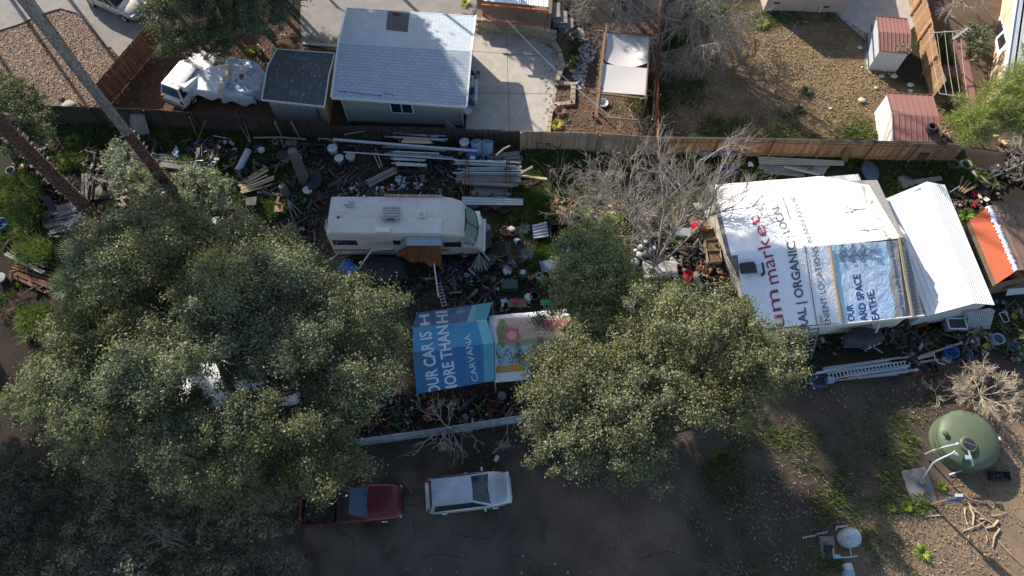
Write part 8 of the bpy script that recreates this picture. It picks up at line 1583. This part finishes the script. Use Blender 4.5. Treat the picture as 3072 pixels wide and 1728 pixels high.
heap('crossed pale branches on the shaded grass', q('C4', 1690, 770), 5, .25, g_stick, [LOG], 'branch_pile', 'branches', .1)
for i, (x, y, g_, ms, n, r) in enumerate(((2080, 730, g_scrap, [BONE, RUST, PLD], 14, .6), (2190, 700, g_scrap, [PLY, BONE, LOG], 10, .4), (2480, 800, g_scrap, [GREYW, PLG, TIMB], 14, .6), (2500, 870, g_scrap, [PLG, GREYW], 10, .4), (2560, 760, g_stick, [NEWW, GREYW], 8, .5), (2350, 390, g_scrap, [PGRY, PLG], 8, .35), (2530, 490, g_scrap, [PLY, TIMB, GREYW], 9, .4), (2400, 830, g_stick, [GREYW], 6, .5), (2520, 440, g_stick, [GREYW, TANW], 8, .5))):
    heap(['mixed rubbish under the leafless straw bush', 'yellow and bone coloured rubbish above the straw bush', 'grey green furniture wreck at the right edge', 'green scrap below the furniture wreck', 'grey boards at the far right edge', 'grey and green scraps at the shed corner', 'yellow and brown scraps at the far right', 'grey poles left of the furniture wreck', 'grey sticks above the furniture wreck'][i], q('C4', x, y), n, r, g_, ms, 'scrap_heap', 'scrap', .35, 'scrap heaps')
# --- below the canopies, above the board wall
for i, (x, y, g_, ms, n, r) in enumerate(((1490, 1420, g_rock, [BONE, LOG], 14, .4), (1400, 1445, g_scrap, [PLG, C('bright_green')], 12, .4), (1700, 1420, g_scrap, [PLR, LOG], 8, .3), (1100, 1500, g_rock, [TERR, LOG], 14, .5), (2000, 1400, g_scrap, [PLD, BONE], 10, .5), (2300, 1420, g_scrap, [BONE, PLD, RUST], 10, .5), (1300, 1220, g_rock, [BONE, PLW], 8, .3))):
    heap(['pale stones and leaves above the left end of the board wall', 'crumpled green plastic above the board wall', 'red plastic pieces above the board wall', 'reddish leaf and stone heap at the wall end', 'dark scraps behind the climbing leafless bush', 'mixed scraps behind the right part of the board wall', 'small white blossomy rubble below the oak rim'][i], q('C2', x, y), n, r, g_, ms, 'scrap_heap', 'scrap', .25, 'scrap heaps')
vessel('white bucket with a green base at the oak rim left of the canopy', q('C2', 1345, 1225), .22, .35, PLW, 'bucket'); vessel('grey round lid below the plant picture banner', q('C2', 2402, 1260), .2, .25, PGRY, 'bucket', lid=PGRY); mb = MB(); mb.tube([q('D2', 1060, 0, .2), q('D2', 1048, 150, .2)], .03, 6); tag(mb.build('upright_stick', TANW, None, q('D2', 1055, 75)), 'thin pale stick upright near the left end of the board wall', 'stick')
box_thing('yellow box on the ground below the climbing leafless bush', q('D2', 1718, 280), (.4, .4, .3), C('mustard', (.28, .24, .06)), 'box', .2, lid=C('mustard')); box_thing('tiny blue and white carton on the tarmac above the silver SUV', q('D2', 2212, 385), (.16, .28, .12), PBLU, 'carton', -.4, lid=PLW)
mb = MB(); mb.tube([q('D2', 1368, 585, .03), q('D2', 1450, 700, .03)], .02, 5); tag(mb.build('fallen_stick', TANW, None, q('D2', 1410, 640)), 'pale fallen stick on the tarmac between the pickup and the silver SUV', 'stick')
for i, (x, y) in enumerate(((145, 1270), (440, 1340), (135, 1420), (555, 1418))): blob(['first pale scrap of paper on the bottom tarmac', 'double pale scrap of paper on the bottom tarmac', 'third pale scrap of paper at the bottom edge', 'fourth small pale scrap at the bottom edge'][i], q('D3', x, y), (.11, .14, .03), C('grey_paper', (.3, .29, .28)), 'paper_scrap', 'paper', seed=99 + i, sub=1)
# --- the water tank and well
tc = q('D4', 1880, 250, 1.7); tp = W(2922, 1312, 1.3)
wt = thing('water_tank', 'large round dark green water tank with white pipes on its domed lid', 'water tank', (tp.x, tp.y, 0)); R_ = 1.5; TG = M('tank_green', (.088, .115, .07), (.075, .10, .06), 2, .5, .1, stain=(.13, .15, .105), samt=(.5, .9)); mb = MB(); mb.sm = True
pr = [(R_, 0), (R_, .3), (R_ * .985, .33), (R_, .36), (R_, .62), (R_ * .985, .65), (R_, .68), (R_, .85), (R_ * .975, .93), (R_ * .88, 1.06), (R_ * .7, 1.2), (R_ * .4, 1.32), (R_ * .22, 1.36), (.001, 1.36)]; mb.lathe(pr, n=56); mb.build('body', TG, wt)
mb = MB(); mb.lathe([(.40, 1.18), (.40, 1.38), (.36, 1.42), (.28, 1.42), (.28, 1.38)], (-.4, -.36, 0), n=32); mb.build('neck', TG, wt); mb = MB(); mb.lathe([(.29, 1.38), (.29, 1.43), (.2, 1.45), (.001, 1.45)], (-.4, -.36, 0), n=28); lidp = mb.build('lid', PLD, wt); mb = MB(); mb.bar((-.62, -.26, 1.47), (-.18, -.46, 1.47), .03, .02); mb.build('lid_bar', STEEL, lidp)
Lw = wt.location; mb = MB(); a = q('D4', 1705, 150, 1.22) - Lw; mb.lathe([(.001, .14), (.12, .1), (.14, 0)], a, 12); mb.build('vent', TG, wt); mb = MB(); mb.box(q('D4', 1910, 370, 1.36) - Lw + Vector((0, 0, .03)), (.26, .2, .01)); mb.build('paper_tag', PBLU, wt); mb = MB(); a = q('D4', 2195, 200, .9) - Lw; mb.box(a, (.14, .16, .12)); mb.build('overflow_box', PLW, wt)
def wp(*pts): return [q('D4', x, y, z * .68) - Lw for x, y, z in pts]
for P_ in (wp((1815, 250, 2.3), (1700, 275, 2.2), (1600, 305, 1.9), (1530, 340, .3)), wp((1920, 310, 2.3), (1945, 380, 2.2), (1965, 440, 1.9), (1930, 460, .8), (1850, 490, .4), (1745, 530, .1)), wp((1800, 310, 2.3), (1780, 330, 2.2), (1640, 395, 1.9), (1600, 420, 1.5), (1485, 590, .15))): mb = MB(); mb.tube(P_, .042, 8); mb.build('pipe', PVC, wt)
mb = MB(); mb.tube(wp((1800, 330, 2.25), (1818, 350, 2.2)), .08, 8); mb.tube(wp((1815, 240, 2.3), (1825, 255, 2.35)), .07, 8); mb.build('elbow', PVC, wt)
sheet('well_slab', [q('D4', *p) for p in ((1305, 495), (1520, 458), (1635, 775), (1415, 798), (1360, 665))], .06, CONC2, 'grey concrete well slab left below the water tank', 'slab', th=.06)
wl = thing('well_head', 'well head pump with pipe and curling hose on the concrete slab', 'well head', q('D4', 1478, 595, .06)); Lh = wl.location; mb = MB(); mb.lathe([(.13, 0), (.13, .2), (.1, .24), (.001, .24)], n=16); mb.build('casing', STEEL, wl); mb = MB(); mb.tube([(.08, .0, .2), (.15, -.02, .3), (.2, -.1, .15)], .045, 8); mb.build('elbow', C('brass_valve', (.4, .28, .1), .4), wl); mb = MB(); mb.tube([q('D4', x, y, .1) - Lh for x, y in ((1508, 625), (1512, 680), (1498, 715), (1520, 755), (1560, 780), (1590, 800))], .025, 6); mb.build('hose', C('tan_hose', (.3, .27, .2)), wl)
ps = thing('electric_post', 'tall thin post with a dark blue meter board casting a long shadow', 'post', q('D4', 1570, 800)); mb = MB(); mb.bar((0, 0, 0), (0, 0, 2.2), .09); mb.build('post', TIMB, ps); mb = MB(); mb.box((.12, -.05, 2.0), (.5, .12, .7)); bevel(mb.build('meter_box', C('dark_blue_box', (.06, .1, .2)), ps), .02); mb = MB(); mb.box((.1, .06, 2.36), (.34, .14, .06)); mb.build('cap', BONE, ps)
box_thing('blackened flattened crate right of the water tank', q('D4', 2180, 545), (1.0, .45, .3), PLD, 'crate', -.05, slat=True); mb = MB(); mb.tube([q('D4', 1530, 908, .05), q('D4', 1690, 895, .05)], .03, 6); tag(mb.build('fallen_stick', NEWW, None, q('D4', 1610, 900)), 'pale straight stick across the meter post shadow', 'stick')
random.seed(3); br = thing('branch_pile', 'scattered bleached cut branches on the dry ground below the water tank', 'branches', q('D4', 2000, 950))
for x0, y0, x1, y1, r in ((1810, 650, 2020, 815, .025), (1830, 700, 2190, 1010, .035), (1930, 810, 1960, 990, .05), (1890, 830, 1900, 950, .03), (2190, 945, 2070, 1015, .05), (2205, 1020, 2140, 1190, .04), (1970, 860, 2050, 930, .03), (1990, 940, 2110, 1090, .03), (1870, 1040, 2090, 940, .025), (2130, 900, 2270, 870, .02), (1920, 1080, 1900, 1150, .02), (2020, 930, 2120, 960, .03), (2080, 1080, 2070, 1150, .02), (1900, 950, 1950, 1040, .025), (2190, 1130, 2420, 1360, .03)):
    a, b = q('D4', x0, y0, .06) - br.location, q('D4', x1, y1, .06) - br.location; m = a.lerp(b, .5) + Vector((random.uniform(-.1, .1), random.uniform(-.1, .1), .05)); mb = MB(); mb.tn(.8, 1.2); mb.tube([a, m, b], [r * 1.2, r, r * .7], 6); mb.build('branch', C('bleached_branch_wood', (.42, .32, .22), .9), br)
# white cone tank on its stand at the lower right
tk = thing('pressure_tank', 'white round pressure tank in a white pipe frame at the lower right', 'tank', q('D4', 785, 1115, .0)); Lt = tk.location; mb = MB(); mb.sm = True; mb.lathe([(.001, .1), (.4, .12), (.44, .4), (.44, .95), (.38, 1.1), (.2, 1.2), (.001, 1.22)], n=28); mb.build('body', C('tank_white', (.42, .46, .52), .5), tk)
mb = MB(); mb.lathe([(.03, 0), (.03, .03), (.001, .03)], q('D4', 823, 1095, 1.2) - Lt, 8); mb.build('cap', PLD, tk)
mb = MB(); mb.tube([p - Lt for p in (q('D4', 718, 1030, .5), q('D4', 722, 1003, .6), q('D4', 820, 995, .6), q('D4', 825, 1030, .5))], .04, 8); mb.tube([p - Lt for p in (q('D4', 690, 1200, .5), q('D4', 695, 1285, .5), q('D4', 850, 1275, .5), q('D4', 910, 1265, .5))], .035, 8); mb.tube([p - Lt for p in (q('D4', 845, 1180, .5), q('D4', 855, 1275, .5))], .03, 8); mb.build('pipe_frame', PVC, tk); mb = MB(); mb.box(q('D4', 725, 1272, .5) - Lt, (.3, .16, .1)); mb.build('blue_valve', PBLU, tk); mb = MB(); mb.box(q('D4', 640, 1190) - Lt + Vector((0, 0, .04)), (.7, 1.0, .08)); mb.build('base', CONC2, tk); mb = MB(); mb.box(q('D4', 630, 1200) - Lt + Vector((0, 0, .2)), (.35, .3, .25)); bevel(mb.build('pump', PLD, tk), .05)
box_thing('small white square box below the pressure tank', q('D4', 795, 1370), (.32, .28, .45), PLW, 'box', .1, lid=PLW); box_thing('pale blue box at the bottom edge below the white one', q('D4', 810, 1430), (.4, .25, .4), PBLU, 'box', .1, lid=PBLU)
mb = MB()
for i in range(9): p = q('D4', 420 + i * 26, 1100 - i * 5 + (0 if i < 5 else -8), .04); mb.tn(.8, 1.1); mb.box(p, (.1, .08, .06), rotr())
tag(mb.build('pebble_row', BONE, None, q('D4', 520, 1080)), 'short row of white pebbles left of the pressure tank', 'pebbles')
